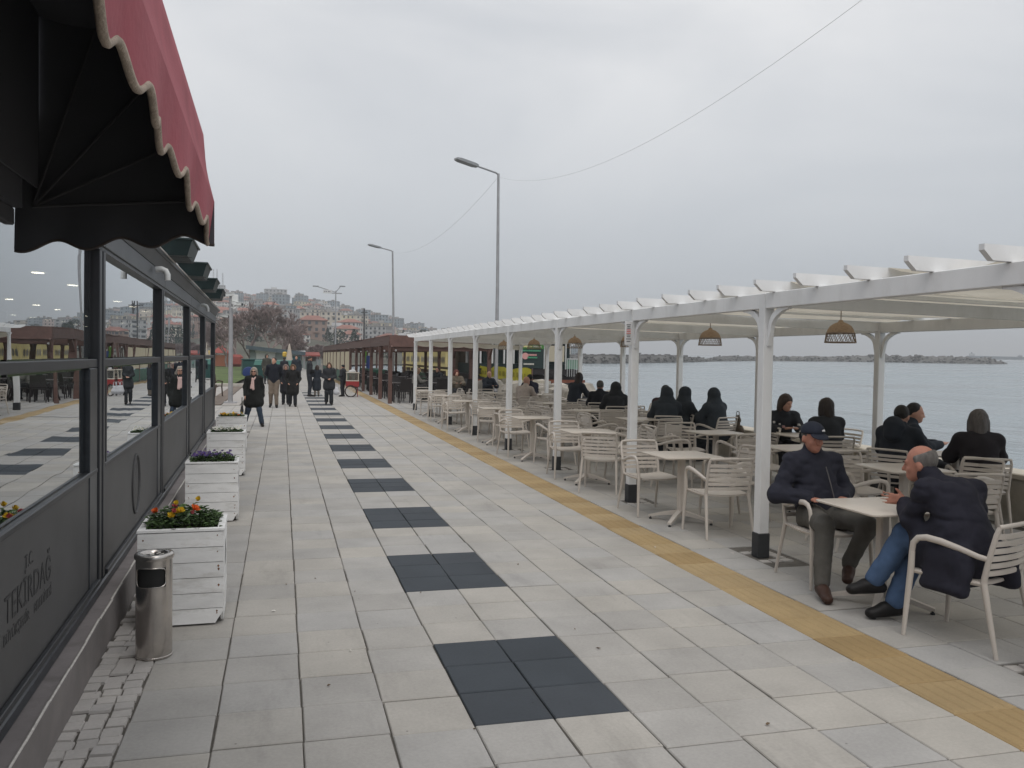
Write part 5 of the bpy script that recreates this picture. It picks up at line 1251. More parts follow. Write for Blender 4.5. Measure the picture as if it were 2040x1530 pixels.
for lab, px, ft, tp, dg, lk in [('distant person in a black coat near the closed parasol', 590, 768, 709, 175, dict(top=NIGHT, top_len='thigh', legs=NIGHT, bulk=.05)), ('distant person in dark clothes by the kiosk shutter', 566, 764, 712, 0, dict(top=(.02, .022, .03), legs=BLACK)), ('distant person in a grey coat before the kiosk', 531, 765, 706, 200, dict(top=(.06, .06, .05), top_len='thigh', legs=CHAR, hairstyle='hood', hood=(.06, .06, .05)))]:
    walker(lab, px, ft, tp, dg, dict(face=False, **lk), h=.03)
# vendor's cart
M_cr = mat('red_cart', (.30, .035, .035), .5, var=.1, scale=8); M_cw = mat('cream_cart', (.6, .55, .46), .6); M_rub = mat('cart_tyre', (.03, .02, .016), .8); M_clg = glassmat('cart_glass', (.75, .78, .75), .3)
ct = thing('vendor_cart', 'small red vendor cart with a glass box and one spoked wheel', 'cart', (q6.x+.38, q6.y-.15, 0)); ct.scale = (.78, .78, .78)
MB().box((-.35, -.25, .55), (.35, .25, .85), bev=.02).build('tray', M_cr, ct)
MB().box((-.35, -.25, .851), (.35, .25, .89), bev=.01).build('counter', M_cw, ct)
for x in (-.33, .30):
    for y in (-.23, .2): MB().box((x, y, .891), (x+.03, y+.03, 1.3)).build('glass_post', M_cw, ct)
MB().box((-.36, -.26, 1.301), (.36, .26, 1.33)).build('canopy', M_cw, ct)
for y in (-.22, .215): MB().add([(-.3, y, .9), (.3, y, .9), (.3, y, 1.29), (-.3, y, 1.29)], [(0, 1, 2, 3)]).build('glass_pane', M_clg, ct, fix=False)
sb = SDF(.03); sb.cap((-.12, 0, 1.37), (.1, 0, 1.37), .09, .09); sb.cap((0, 0, 1.42), (.05, 0, 1.45), .07, .06); link('white_sack', sb.mesh('white_sack', cloth((.5, .5, .5)), .025, wr=.01, wf=20), ct)
wh = MB().tube([(-.1+.3*math.cos(a), -.28, .31+.3*math.sin(a)) for a in [2*math.pi*i/24 for i in range(25)]], .035, 8, cap=False).build('wheel', M_rub, ct, smooth=True)
b = MB()
for i in range(8): a = math.pi*2*i/8; b.tube([(-.1, -.28, .31), (-.1+.29*math.cos(a), -.28, .31+.29*math.sin(a))], .008, 5)
b.build('spokes', M_cw, wh)
for x in (.28,): MB().box((x-.02, -.02, 0), (x+.02, .02, .55)).build('leg', M_cr, ct)
# ================================================================== STREET LAMPS, WIRES
M_pole = mat('galvanised_pole', (.34, .34, .35), .55, var=.15, scale=4, metal=.3)
M_head = mat('lamp_housing', (.28, .29, .30), .5)
def street_lamp(label, base, top, tip, r_=.075):
    t_ = thing('street_lamp', label, 'street lamp', base, 0, 'street lamps along the shore')
    b0, T_, P_ = Vector(base), Vector(top)-Vector(base), Vector(tip)-Vector(base)
    MB().tube([(0, 0, 0), (0, 0, T_.z*.5), (T_.x, T_.y, T_.z)], [r_, r_*.85, r_*.62], 12).build('pole', M_pole, t_, smooth=True)
    MB().lathe([(.0, 0), (r_*2.2, 0), (r_*2.2, .02), (r_*1.2, .05), (r_*1.1, .5)], 12).build('base_plate', M_pole, t_)
    d = P_-T_; arm_end = T_+d*.55
    MB().tube([T_-Vector((0, 0, .04)), T_+d*.06, arm_end], r_*.42, 8).build('arm', M_pole, t_)
    dn = d.normalized(); sd = dn.cross(Vector((0, 0, 1))).normalized(); un = sd.cross(dn)
    b = MB(); vs = []
    for u, w, h_ in ((.50, .10, .06), (.58, .16, .075), (.92, .17, .07), (1., .12, .045)):
        for a, c_ in ((-1, -1), (1, -1), (1, 1), (-1, 1)): vs.append(T_+d*u+sd*w*a+un*h_*c_*.7)
    fs = [(0, 1, 2, 3), (12, 15, 14, 13)]+[(i*4+j, i*4+(j+1) % 4, (i+1)*4+(j+1) % 4, (i+1)*4+j) for i in range(3) for j in range(4)]
    b.add(vs, fs); b.build('lamp_head', M_head, t_)
    return t_
pA = at_y(990, 640, 27.6); tA = at_y(993, 346, 27.6); eA = at_y(908, 316, 27.0)
street_lamp('tall grey street lamp rising behind the white pergola', (pA.x, 27.6, -.02), tA, eA)
pB = at_y(783, 690, 55); tB = at_y(782, 500, 55); eB = at_y(734, 487, 54.3)
street_lamp('street lamp rising behind the brown pergola', (pB.x, 55, -.02), tB, eB, .09)
# far road lamp with two arms and a sign
Yf = 104; pf = at_y(668, 700, Yf); tf = at_y(669, 579, Yf)
fl = thing('street_lamp', 'distant two-armed road lamp carrying a white sign board', 'street lamp', (pf.x, Yf, -.02))
Z = tf.z+.02; dx_ = lambda px, py: (at_y(px, py, Yf)-Vector((pf.x, Yf, -.02)))
MB().tube([(0, 0, 0), (tf.x-pf.x, 0, Z)], [.11, .07], 10).build('pole', M_pole, fl)
for a, c_ in ((633, 571), (678, 571)):
    e = dx_(a, c_); MB().tube([(tf.x-pf.x, 0, Z-.2), tuple(e)], .05, 8).build('arm', M_pole, fl)
    k = 1 if a > 660 else -1; MB().box((e.x-.1*k if k > 0 else e.x-.6, e.y-.14, e.z-.02), (e.x+.6 if k > 0 else e.x+.1, e.y+.14, e.z+.12), bev=.03).build('lamp_head', M_head, fl)
a0, a1 = dx_(644, 577), dx_(661, 585); MB().box((a0.x, -.05, a1.z), (a1.x, .02, a0.z)).build('sign_board', M_board, fl)
for i, u in enumerate((.12, .3, .55, .72)): MB().box((a0.x+(a1.x-a0.x)*u, -.06, a1.z+.18), (a0.x+(a1.x-a0.x)*(u+.1), -.055, a0.z-.15)).build('sign_mark', M_ink, fl)
MB().box((dx_(661, 584).x, -.04, dx_(661, 585).z), (dx_(681, 584).x, .04, dx_(661, 583).z)).build('crossbar', M_pole, fl)
# festoon cable between the lamps and on towards the terrace
M_wire = mat('grey_cable', (.58, .58, .59), .6)
def cable(label, P, r_):
    o = MB().tube(P, r_, 5).build('cable', M_wire, smooth=True); return tag(o, label, 'cable')
A_ = Vector(tA)-Vector((0, 0, .12)); B_ = at_y(1725, -6, 5.5)
P = []
for i in range(31):
    u = i/30; p = A_.lerp(B_, u); p.z -= 1.0*4*u*(1-u)*.9; P.append(p)
cable('thin cable sagging from the tall lamp up over the pergola', P, .0032)
Bt = Vector(tB)-Vector((0, 0, .1)); P = []
for i in range(31):
    u = i/30; p = A_.lerp(Bt, u); p.z -= .9*4*u*(1-u); P.append(p)
cable('thin cable sagging between the two tall lamps', P, .0045)
MB_ = MB().tube([A_+Vector((-.85, 0, .24)), A_+Vector((-.78, 0, -.1))], .008, 5)
# security pole
cpz = at_z(459, 803); cp = thing('camera_pole', 'slim grey pole with security cameras beyond the café', 'pole', (cpz.x, cpz.y, 0))
Zt = at_y(458, 588, cpz.y).z
MB().tube([(0, 0, 0), (0, 0, Zt*.55), (-.01, 0, Zt)], [.085, .075, .06], 12).build('mast', M_pole, cp, smooth=True)
MB().box((-.22, -.22, 0), (.22, .22, .05), bev=.01).build('base_plate', M_pole, cp)
MB().box((.02, -.1, Zt-.32), (.24, .08, Zt+.02), bev=.02).build('junction_box', M_pvc, cp)
for k, (dx, dz, rz) in enumerate(((-.06, .0, 120), (.22, -.3, -110), (.28, -.34, -60))): 
    bullet_cam('security_camera', ['white security camera on top of the grey pole', 'white security camera low on the pole, aimed seawards', 'white security camera beside the junction box on the pole'][k], (cpz.x+dx, cpz.y-.12, Zt+dz), R(rz)).scale = (1.6, 1.6, 1.6)

# ================================================================== BROWN PERGOLA
M_br = mat('brown_timber', (.115, .064, .053), .65, var=.25, scale=4, bump=.2, bscale=20, obj_var=.12)
M_brd = mat('brown_roof', (.06, .032, .03), .8, var=.2, scale=1.5)
M_cur = mat('cream_curtain', (.50, .43, .30), .7, var=.1, scale=2); M_grn = mat('green_board', (.02, .085, .055), .6, var=.2, scale=3)
bp_ = thing('brown_pergola', 'long dark brown timber pergola beyond the white one', 'pergola', (0, 0, 0))
BY = [27.8, 31.1, 34.8, 38.6, 42.8, 47., 51.2, 55.4, 59.6, 63.8, 68., 72.2, 76.4, 80.6]
BX0, BX1 = 2.95, 6.7
bpost = MB().box((-.07, -.07, 0), (.07, .07, 2.15), bev=.008).mesh('post', M_br)
for i, y in enumerate(BY):
    for x in (BX0, BX1):
        p = link('post', bpost, bp_, (x, y, 0))
        for s_ in (-1, 1):
            MB().tube([(0, s_*.06, 1.72), (0, s_*.42, 2.12)], .05, 4).build('brace', M_br, p)
    MB().box((BX0+.072, y-.05, 2.0), (BX1-.072, y+.05, 2.15)).build('cross_beam', M_br, bp_)
    if i < len(BY)-1:
        for x in (BX0-.06, BX1-.06):
            MB().box((x, y+.003, 2.151), (x+.11, BY[i+1]-.003, 2.30), bev=.006).build('beam', M_br, bp_)
            MB().box((x+.02, y+.02, 2.303), (x+.06, BY[i+1]-.02, 2.50), bev=.004).build('fascia_board', M_br, bp_)
        nb_ = int((BY[i+1]-y)/.42)
        for k in range(nb_): MB().box((BX0-.1, y+k*.42, 2.506), (BX1+.2, y+k*.42+.16, 2.53)).build('roof_batten', M_br, bp_)
        if i % 4 == 3: MB().add([(BX0-.1, y, 2.51+.025), (BX1+.2, y, 2.56), (BX1+.2, BY[i+1]-.01, 2.56), (BX0-.1, BY[i+1]-.01, 2.51), (BX0-.1, y, 2.53), (BX1+.2, y, 2.58), (BX1+.2, BY[i+1]-.01, 2.58), (BX0-.1, BY[i+1]-.01, 2.53)], [(0, 3, 2, 1), (4, 5, 6, 7), (0, 1, 5, 4), (1, 2, 6, 5), (2, 3, 7, 6), (3, 0, 4, 7)]).build('roof_panel', M_brd, bp_)
    if 5 <= i < len(BY)-1:
        MB().box((BX0-.03, y+.09, .78), (BX0-.01, BY[i+1]-.09, 1.98)).build('roller_curtain', M_cur, bp_)
        MB().box((BX0-.04, y+.09, .02), (BX0, BY[i+1]-.09, .72)).build('lower_board', M_grn, bp_)
MB().box((BX0-.05, BY[0]-.12, 2.10), (BX1, BY[0]-.075, 2.5), bev=.005).build('end_fascia', M_br, bp_)
M_bulb = emit('warm_bulb', (1, .85, .6), 1.5)
for i in range(9):
    MB().lathe([(0, -.05), (.035, -.03), (.04, 0), (.02, .05), (0, .06)], 8, (BX0+.35, 29+i*3.8, 1.98)).build('bulb', M_board, bp_)
# picture-fronted kiosk behind it
ks = thing('snack_kiosk', 'yellow-lit snack kiosk with pictures on its front, behind the brown pergola', 'kiosk', (6.95, 38, 0))
M_kw = mat('kiosk_wall', (.10, .075, .05), .7, var=.2, scale=2); M_ky = emit('kiosk_yellow_light', (.55, .47, .22), .22); M_ky.node_tree.nodes['Principled BSDF'].inputs['Base Color'].default_value = (.50, .43, .22, 1); M_kp = mat('kiosk_plate', (.55, .52, .46), .6); M_kd = mat('kiosk_food', (.09, .06, .035), .7, var=.4, scale=8)
MB().box((.12, 0, 0), (2.3, 16.5, 2.45)).build('wall', M_kw, ks)
MB().box((0, 0, 2.1), (.1, 16.5, 2.42)).build('sign_band', M_kw, ks)
for i in range(8):
    for zz, mm in ((.35, M_kd), (1.25, M_ky)):
        f_ = MB().box((.04, .15+i*2.05, zz), (.118, .15+i*2.05+1.9, zz+.78), bev=.01).build('picture_panel', M_ky, ks)
        MB().box((.02, .25+i*2.05, zz+.08), (.042, .15+i*2.05+1.8, zz+.70)).build('picture', mm if mm is M_kd else M_ky, f_)
        for k in range(3): MB().lathe([(0, 0), (.17, 0), (.2, .02), (.16, .03), (0, .03)], 10).build('plate', M_kp, f_, loc=(.015, .6+i*2.05+k*.5, zz+.35)).rotation_euler = (0, R(-90), 0)
# other booths under the brown pergola
bo = thing('green_counter', 'green counter with a blue and green banner under the brown pergola', 'booth', (4.6, 46, 0))
MB().box((-.6, 0, 0), (.4, 7, .95), bev=.02).build('counter', M_grn, bo); MB().box((-.62, .3, 1.0), (-.58, 2.2, 1.75)).build('blue_banner', mat('blue_banner', (.015, .06, .30), .6), bo)
MB().box((-.62, 2.4, 1.3), (-.58, 4.6, 2.0)).build('green_banner', mat('lime_banner', (.16, .36, .05), .6), bo)
for y in (.1, 6.8): MB().box((-.6, y, .951), (-.52, y+.08, 2.05)).build('post', M_br, bo)
# dark chairs and tables
M_dc = mat('dark_chair', (.018, .014, .014), .5, obj_var=.2)
def dark_chair_proto():
    t_ = thing('wooden_chair', 'dark wooden chair', 'chair')
    MB().box((-.23, -.22, .43), (.23, .23, .46), bev=.01).build('seat', M_dc, t_)
    b = MB(); b.add([(-.22, -.22, .47), (.22, -.22, .47), (.22, -.19, .47), (-.22, -.19, .47), (-.21, -.33, .92), (.21, -.33, .92), (.21, -.30, .92), (-.21, -.30, .92)], [(0, 3, 2, 1), (4, 5, 6, 7), (0, 1, 5, 4), (1, 2, 6, 5), (2, 3, 7, 6), (3, 0, 4, 7)]); b.build('backrest', M_dc, t_)
    for x in (-1, 1):
        MB().tube([(x*.22, .21, 0), (x*.21, .2, .43)], .02, 6).build('leg', M_dc, t_); MB().tube([(x*.22, -.27, 0), (x*.205, -.2, .43)], .02, 6).build('leg', M_dc, t_)
        MB().tube([(x*.22, .2, .43), (x*.24, .18, .65), (x*.24, -.25, .66)], .018, 6).build('armrest', M_dc, t_)
    return t_
M_dt = mat('dark_table_top', (.10, .085, .08), .3, obj_var=.1)
def dark_table_proto():
    t_ = thing('wooden_table', 'dark wooden table', 'table')
    MB().box((-.42, -.42, .72), (.42, .42, .75), bev=.008).build('tabletop', M_dt, t_)
    for x in (-1, 1):
        for y in (-1, 1): MB().tube([(x*.36, y*.36, 0), (x*.34, y*.34, .72)], .025, 6).build('leg', M_dc, t_)
    return t_
dc0, dt0 = dark_chair_proto(), dark_table_proto(); first = True
rows = [(3.55, 'promenade side'), (5.1, 'middle'), (6.1, 'sea side')]
for ri, (x, nm) in enumerate(rows):
    for i in range(6):
        y = 28.9+i*3.1+ri*.3
        lab_t = f'dark wooden table, {ORD[i]} along the {nm} of the brown pergola'
        la = f'dark wooden chair, near side of the {ORD[i]} {nm} table in the brown pergola'; lb = f'dark wooden chair, far side of the {ORD[i]} {nm} table in the brown pergola'; lc_ = f'dark wooden chair, seaward side of the {ORD[i]} {nm} table in the brown pergola'
        if first:
            first = False; dt0.location = (x, y, 0); tag(dt0, lab_t, None, 'dark tables of the brown pergola'); dc0.location = (x, y-.75, 0); tag(dc0, la, None, 'dark chairs of the brown pergola')
        else:
            dup(dt0, (x, y, 0), rc.uniform(-.05, .05), lab_t, 'dark tables of the brown pergola'); dup(dc0, (x+rc.uniform(-.1, .1), y-.75, 0), rc.uniform(-.2, .2), la, 'dark chairs of the brown pergola')
        dup(dc0, (x+rc.uniform(-.1, .1), y+.75, 0), math.pi+rc.uniform(-.2, .2), lb, 'dark chairs of the brown pergola')
        if ri < 2: dup(dc0, (x+.72, y, 0), math.pi/2+rc.uniform(-.2, .2), lc_, 'dark chairs of the brown pergola')
for lab, x, y, dg, lk in [('person in a grey coat seated at a dark table', 4.2, 29.6, -80, dict(hairstyle='bob', hair=(.22, .15, .09), top=(.20, .19, .17), bulk=.04)), ('woman in a mottled fur coat facing the camera', 5.35, 27.4, 185, dict(hairstyle='bob', hair=(.10, .025, .018), top=(.12, .10, .075), bulk=.06, wr=.015)), ('person in a dark green jacket under the brown pergola', 4.9, 33.5, 170, dict(hairstyle='short', top=(.03, .05, .035), bulk=.04)), ('person in black seated deep in the brown pergola', 5.9, 34.5, 150, dict(hairstyle='short', top=BLACK, bulk=.04)), ('person with a white collar sitting near the first brown post', 6.0, 24.9, 200, dict(hairstyle='none', top=NIGHT, bulk=.05))]:
    person('person', lab, (x, y, 0), dg, sit(.05, 'table'), dict(face=False, **lk), h=.028)

# ================================================================== BOULDERS, BOAT
M_rock = mat('pale_boulder', (.33, .305, .265), .9, var=.35, scale=2.2, bump=.6, bscale=6, obj_var=.25, dirt=((.13, .12, .10), .6), dscale=1.2)
rr = random.Random(21); rocks = []
for i in range(78):
    y = 19.6+(i//2)*.64+rr.uniform(-.2, .2); x = 7.6+rr.uniform(-.2, .3)+(.6 if i % 2 else 0); s_ = rr.uniform(.3, .52)
    b = MB(); b.blob((0, 0, 0), (s_, s_*rr.uniform(.8, 1.1), s_*rr.uniform(.7, .95)), n=9, jit=.2, rnd=rr)
    o = b.build('boulder', M_rock, smooth=28, loc=(x, y, .34+rr.uniform(-.1, .22)+(.22 if i % 2 else 0)), rz=rr.uniform(0, 6))
    tag(o, 'large pale boulder in the rock bank along the water', 'boulder', 'boulders of the rock bank')
boat = thing('restaurant_boat', 'dark green restaurant boat with sign boards moored behind the boulders', 'boat', (10.0, 33.5, 0))
M_hull = mat('boat_hull', (.018, .014, .014), .5, var=.2, scale=1); M_dk = mat('boat_cabin', (.015, .03, .028), .5, var=.15, scale=1); M_trim = mat('boat_white', (.55, .55, .54), .5); M_gs = mat('boat_green_sign', (.055, .17, .035), .55)
M_pink = mat('pink_disc', (.6, .3, .28), .6); M_lg = mat('light_green_print', (.08, .3, .17), .6); M_yb = mat('yellow_banner', (.55, .50, .04), .6, var=.12, scale=3); M_ywr = mat('banner_print', (.30, .26, .02), .6); M_or = mat('orange_rubbing', (.17, .055, .03), .7, var=.3, scale=3); M_bgls = glassmat('boat_glass', (.25, .32, .32), .5)
# hull: stern at local y 0, bow at y 30
P = []
for i in range(13):
    u = i/12; y = 30*u; hw = 2.6*(1-max(0, (u-.65)/.35)**2.2*.92)
    P.append([(hw*s_, y+zz*.4, zz) for s_, zz in ((-1, 1.0), (-.97, .2), (-.85, -.6), (-.4, -1.4), (.4, -1.4), (.85, -.6), (.97, .2), (1, 1.0))])
b = MB().grid(P); b.add(P[0], [tuple(range(8))]); b.add([(r_[0]) for r_ in P]+[r_[-1] for r_ in P][::-1], [tuple(range(26))]); b.build('hull', M_hull, boat, smooth=40)
MB().box((-2.68, -.06, .66), (2.62, -.02, .80)).build('rubbing_strake', M_or, boat)
MB().box((-2.72, .1, .55), (-2.63, 20, .75)).build('rubbing_strake', M_or, boat)
MB().box((-2.45, .5, 1.01), (2.3, 19, 1.5)).build('cabin_base', M_dk, boat)
for x in (-2.3, -1.75, -1.2, -.75): MB().box((x, .3, 1.501), (x+.07, .38, 2.55)).build('cabin_post', M_trim, boat)
for i in range(10):
    y = .55+i*2.0
    MB().box((-2.45, y, 1.501), (-2.36, y+.14, 2.55)).build('cabin_post', M_trim, boat)
    if i < 9: MB().add([(-2.40, y+.15, 1.502), (-2.40, y+1.99, 1.502), (-2.40, y+1.99, 2.549), (-2.40, y+.15, 2.549)], [(0, 1, 2, 3)]).build('cabin_window', M_bgls, boat, fix=False)
MB().box((-2.0, 1, 1.51), (2.2, 18.5, 2.54)).build('cabin_inside', M_dk, boat)
MB().box((-2.6, .3, 2.551), (2.45, 19.2, 2.68), bev=.02).build('cabin_roof', M_dk, boat)
MB().box((-2.65, .25, 2.681), (2.5, 19.3, 2.73), bev=.01).build('roof_edge', M_trim, boat)
MB().box((-2.64, .24, 2.40), (-2.61, 19.3, 2.55)).build('red_band', mat('boat_red', (.18, .03, .04), .6), boat)
# stern sign boards
SX = lambda x: -.42+(x+2.5)*.49
sgb = MB().box((SX(-2.5), .05, 1.3), (SX(-.35), .12, 2.5), bev=.01).build('sign_board', M_dk, boat)
MB().box((SX(-2.5), .03, 2.19), (SX(-.35), .05, 2.5)).build('sign_header', M_gs, sgb)
for k, (x0, x1, z0, m_) in enumerate(((-2.45, -1.5, 2.26, M_ky), (-1.4, -.6, 2.26, M_kp), (-2.4, -.7, 2.07, M_lg), (-1.95, -1.05, 1.88, M_pink), (-1.95, -1.0, 1.76, M_lg), (-2.3, -1.3, 1.46, M_kp))):
    x = x0
    while x < x1: w = rr.uniform(.05, .12); MB().box((SX(x), .022, z0), (SX(min(x1, x+w)), .03 if z0 > 2.19 else .048, z0+.075)).build('sign_print', m_, sgb); x += w+.03
MB().lathe([(0, 0), (.15, 0), (.15, .02), (0, .02)], 18).build('pink_disc', M_pink, sgb, loc=(SX(-2.15), .048, 1.86)).rotation_euler = (R(90), 0, 0)
MB().box((.72, .05, 1.62), (1.62, .12, 2.35), bev=.01).build('cream_board', mat('cream_board', (.42, .37, .28), .7, var=.1, scale=2), boat)
MB().box((-2.5, .02, 1.02), (2.3, .1, 1.28)).build('stern_panel', M_hull, boat)
for x in (-.5, .66, 1.7): MB().tube([(x, .08, 1.0), (x, .08, 2.7)], .03, 8).build('stern_post', M_trim, boat)
b = MB()
for i in range(7): b.tube([(1.75+i*.11, -.02, .95), (1.75+i*.11, -.02, 1.75)], .012, 5)
b.tube([(1.72, -.02, 1.76), (2.45, -.02, 1.76)], .018, 6); b.build('railing', M_trim, boat)
MB().box((1.72, -.01, 1.3), (2.4, .03, 1.72)).build('green_screen', mat('pale_green_screen', (.16, .26, .2), .6), boat)
# yellow banner on the boulders' rail
yb = thing('yellow_banner', 'long yellow printed banner stretched above the boulders', 'banner', (7.75, 27, 0))
P = []
for j in range(49):
    u = j/48; y = -1.2+u*10.5; top = 1.36+.05*math.sin(u*18)+.02*math.sin(u*40); top = top if u < .86 else top-(u-.86)*2.6
    low = .92+.03*math.sin(u*25)
    P.append([(.03*math.sin(u*30), y, low), (.05*math.sin(u*30+1), y, (low+top)/2), (.03*math.sin(u*30+2), y, top)])
b = MB().grid(P); b.grid([[(x+.012, y, z) for x, y, z in r_] for r_ in P]); b.build('cloth', M_yb, yb, smooth=True)
for k in range(15): 
    y = -.8+k*.52; w = rr.uniform(.2, .36); MB().box((-.066, y, 1.03), (-.06, y+w, 1.03+rr.uniform(.14, .2))).build('print_letter', M_ywr, yb)
for y in (-1.2, 3.6, 9.2): MB().tube([(.07, y, .0), (.07, y, 1.4)], .025, 6).build('stake', M_br, yb)
# ================================================================== PARK
M_deckA = mat('deck_timber', (.16, .125, .10), .8, var=.25, scale=2, stretch=(1, .1, 1)); M_deckB = mat('deck_slab', (.38, .355, .33), .85, var=.15, scale=2)
dk = tag(MB().add([(-12, 26.6, -.012), (-2.25, 26.6, -.012), (-2.25, 43.3, -.012), (-12, 43.3, -.012)], [(0, 1, 2, 3)]).build('timber_deck', M_joint, fix=False), 'striped timber and stone deck beside the promenade', 'deck', kind='structure')
for i in range(16):
    x = -2.3-i*.6; MB().box((x-.58, 26.65, -.01), (x, 43.25, .02 if i % 2 else .008), bev=.004).build('plank', M_deckA if i % 2 else M_deckB, dk)
M_bench = mat('bench_wood', (.055, .035, .025), .6, var=.2, scale=5)
be = thing('park_bench', 'dark wooden bench just beyond the café corner', 'bench', (at_z(432, 790).x-.55, at_z(432, 790).y, 0), R(-25))
for k in range(4): MB().box((-.75, -.2+k*.11, .42), (.75, -.11+k*.11, .45), bev=.006).build('seat_slat', M_bench, be)
for k in range(3): MB().box((-.75, -.29-k*.03, .55+k*.13), (.75, -.26-k*.03, .65+k*.13), bev=.006).build('back_slat', M_bench, be)
for x in (-.72, .72): MB().tube([(x, .28, 0), (x, .22, .4), (x, .25, .62), (x, -.1, .66), (x, -.28, .6), (x, -.38, .95)], .03, 6).build('end_frame', M_bench, be); MB().tube([(x, -.24, .5), (x, -.34, 0)], .03, 6).build('leg', M_bench, be)
# waste containers
M_gc = mat('green_container', (.012, .06, .055), .5, var=.2, scale=3); M_bc = mat('blue_barrel', (.012, .035, .16), .45)
gp = at_z(545, 757); gc = thing('waste_container', 'green waste container with a sloping lid at the lawn edge', 'container', (gp.x, gp.y, 0))
MB().add([(-1.1, -.6, .1), (1.1, -.6, .1), (1.1, .6, .1), (-1.1, .6, .1), (-1.25, -.7, 1.0), (1.25, -.7, 1.0), (1.25, .7, 1.0), (-1.25, .7, 1.0)], [(0, 3, 2, 1), (4, 5, 6, 7), (0, 1, 5, 4), (1, 2, 6, 5), (2, 3, 7, 6), (3, 0, 4, 7)]).build('tub', M_gc, gc)
MB().add([(-1.28, -.73, 1.003), (1.28, -.73, 1.003), (1.28, .73, 1.003), (-1.28, .73, 1.003), (-1.2, -.3, 1.3), (1.2, -.3, 1.3), (1.2, .6, 1.35), (-1.2, .6, 1.35)], [(0, 3, 2, 1), (4, 5, 6, 7), (0, 1, 5, 4), (1, 2, 6, 5), (2, 3, 7, 6), (3, 0, 4, 7)]).build('lid', mat('teal_lid', (.03, .12, .095), .5), gc)
for x in (-.9, .9): MB().tube([(x-.05, -.5, .1), (x+.05, -.5, .1)], .1, 10).build('wheel', M_rub, gc)
g2 = at_z(515, 751); gc2 = thing('waste_container', 'taller green container behind the blue barrel', 'container', (g2.x, g2.y, 0), .1)
MB().box((-1.2, -.7, .1), (1.2, .7, 1.25), bev=.06).build('tub', M_gc, gc2); MB().box((-1.25, -.75, 1.253), (1.25, .75, 1.36), bev=.04).build('lid', M_gc, gc2)
g3 = at_z(495, 754); bl = thing('barrel', 'blue plastic barrel lying at the lawn edge', 'barrel', (g3.x, g3.y, 0)); bl.scale = (.62, .62, .62)
MB().tube([(0, -.7, .68), (0, -.68, .68), (0, -.4, .68), (0, .4, .68), (0, .68, .68)], [.5, .6, .62, .62, .58], 18).build('drum', M_bc, bl, smooth=40)
for y in (-.4, .3): MB().tube([(.63*math.cos(a), y, .68+.63*math.sin(a)) for a in [2*math.pi*i/18 for i in range(19)]], .025, 6, cap=False).build('hoop', M_bc, bl)
for x in (-.3, .3): MB().box((x-.06, -.6, 0), (x+.06, .6, .14)).build('cradle', M_gc, bl)
# slanted-roof kiosk
YK = 88; k0, k1 = at_y(498, 745, YK), at_y(600, 745, YK); zt0, zt1 = at_y(498, 688, YK).z, at_y(600, 701, YK).z; W = k1.x-k0.x
kk = thing('park_kiosk', 'grey-blue park kiosk with a slanting roof and closed white shutter', 'kiosk', (k0.x, YK, 0))
M_k1 = mat('kiosk_panel', (.20, .24, .23), .6, var=.1, scale=2); M_k2 = mat('kiosk_roof', (.06, .085, .10), .5, var=.2, scale=1); M_k3 = mat('kiosk_teal', (.03, .14, .17), .55); M_sh = mat('roller_shutter', (.50, .51, .49), .6)
MB().add([(0, 0, 0), (W, 0, 0), (W, 4, 0), (0, 4, 0), (0, 0, zt0-.4), (W, 0, zt1-.4), (W, 4, zt1-.4), (0, 4, zt0-.4)], [(0, 3, 2, 1), (4, 5, 6, 7), (0, 1, 5, 4), (1, 2, 6, 5), (2, 3, 7, 6), (3, 0, 4, 7)]).build('wall', M_k1, kk)
MB().add([(-.4, -.8, zt0-.39), (W+.4, -.8, zt1-.39), (W+.4, 4.4, zt1-.39), (-.4, 4.4, zt0-.39), (-.4, -.8, zt0), (W+.4, -.8, zt1), (W+.4, 4.4, zt1), (-.4, 4.4, zt0)], [(0, 3, 2, 1), (4, 5, 6, 7), (0, 1, 5, 4), (1, 2, 6, 5), (2, 3, 7, 6), (3, 0, 4, 7)]).build('roof', M_k2, kk)
s0, s1 = at_y(510, 745, YK).x-k0.x, at_y(548, 745, YK).x-k0.x
sh_ = MB().box((s0, -.08, .3), (s1, -.01, zt0-.75), bev=.02).build('shutter', M_sh, kk); MB().box((s0-.1, -.3, zt0-.74), (s1+.1, -.01, zt0-.45), bev=.05).build('shutter_box', M_sh, sh_)
for i in range(9): MB().box((s0, -.095, .35+i*.17), (s1, -.082, .40+i*.17)).build('shutter_slat', M_sh, sh_)
MB().box((W*.72, -.06, 0), (W-.1, -.01, zt1-.5)).build('door', M_k3, kk)
# closed parasol, stalls, play tower
pp = at_y(576, 745, 72); pa = thing('closed_parasol', 'closed cream parasol standing beside the kiosk', 'parasol', (pp.x, 72, 0))
zt = at_y(576, 684, 72).z; MB().lathe([(0, zt), (.06, zt-.1), (.16, zt-.6), (.3, zt-1.5), (.36, .75), (.2, .7), (0, .7)], 12).build('canvas', mat('parasol_canvas', (.45, .39, .33), .85, var=.1), pa, smooth=60); MB().tube([(0, 0, 0), (0, 0, .75)], .04, 8).build('pole', M_pole, pa); MB().lathe([(0, 0), (.35, 0), (.35, .08), (0, .1)], 12).build('base', M_kerb, pa)
ylp = at_y(567, 745, 72.5); ly = thing('yellow_lantern', 'yellow lantern-shaped snack stand beside the parasol', 'stand', (ylp.x, 72.5, 0)); zl = at_y(567, 696, 72.5).z
MB().lathe([(0, zl-.2), (.1, zl-.2), (.2, zl-.3), (.2, zl-.55), (.12, zl-.65)], 10).build('top', mat('lantern_yellow', (.6, .4, .06), .5), ly); MB().lathe([(0, 0), (.4, 0), (.38, .9), (.12, 1.0), (.1, zl-.64)], 10).build('stand', M_k3, ly)
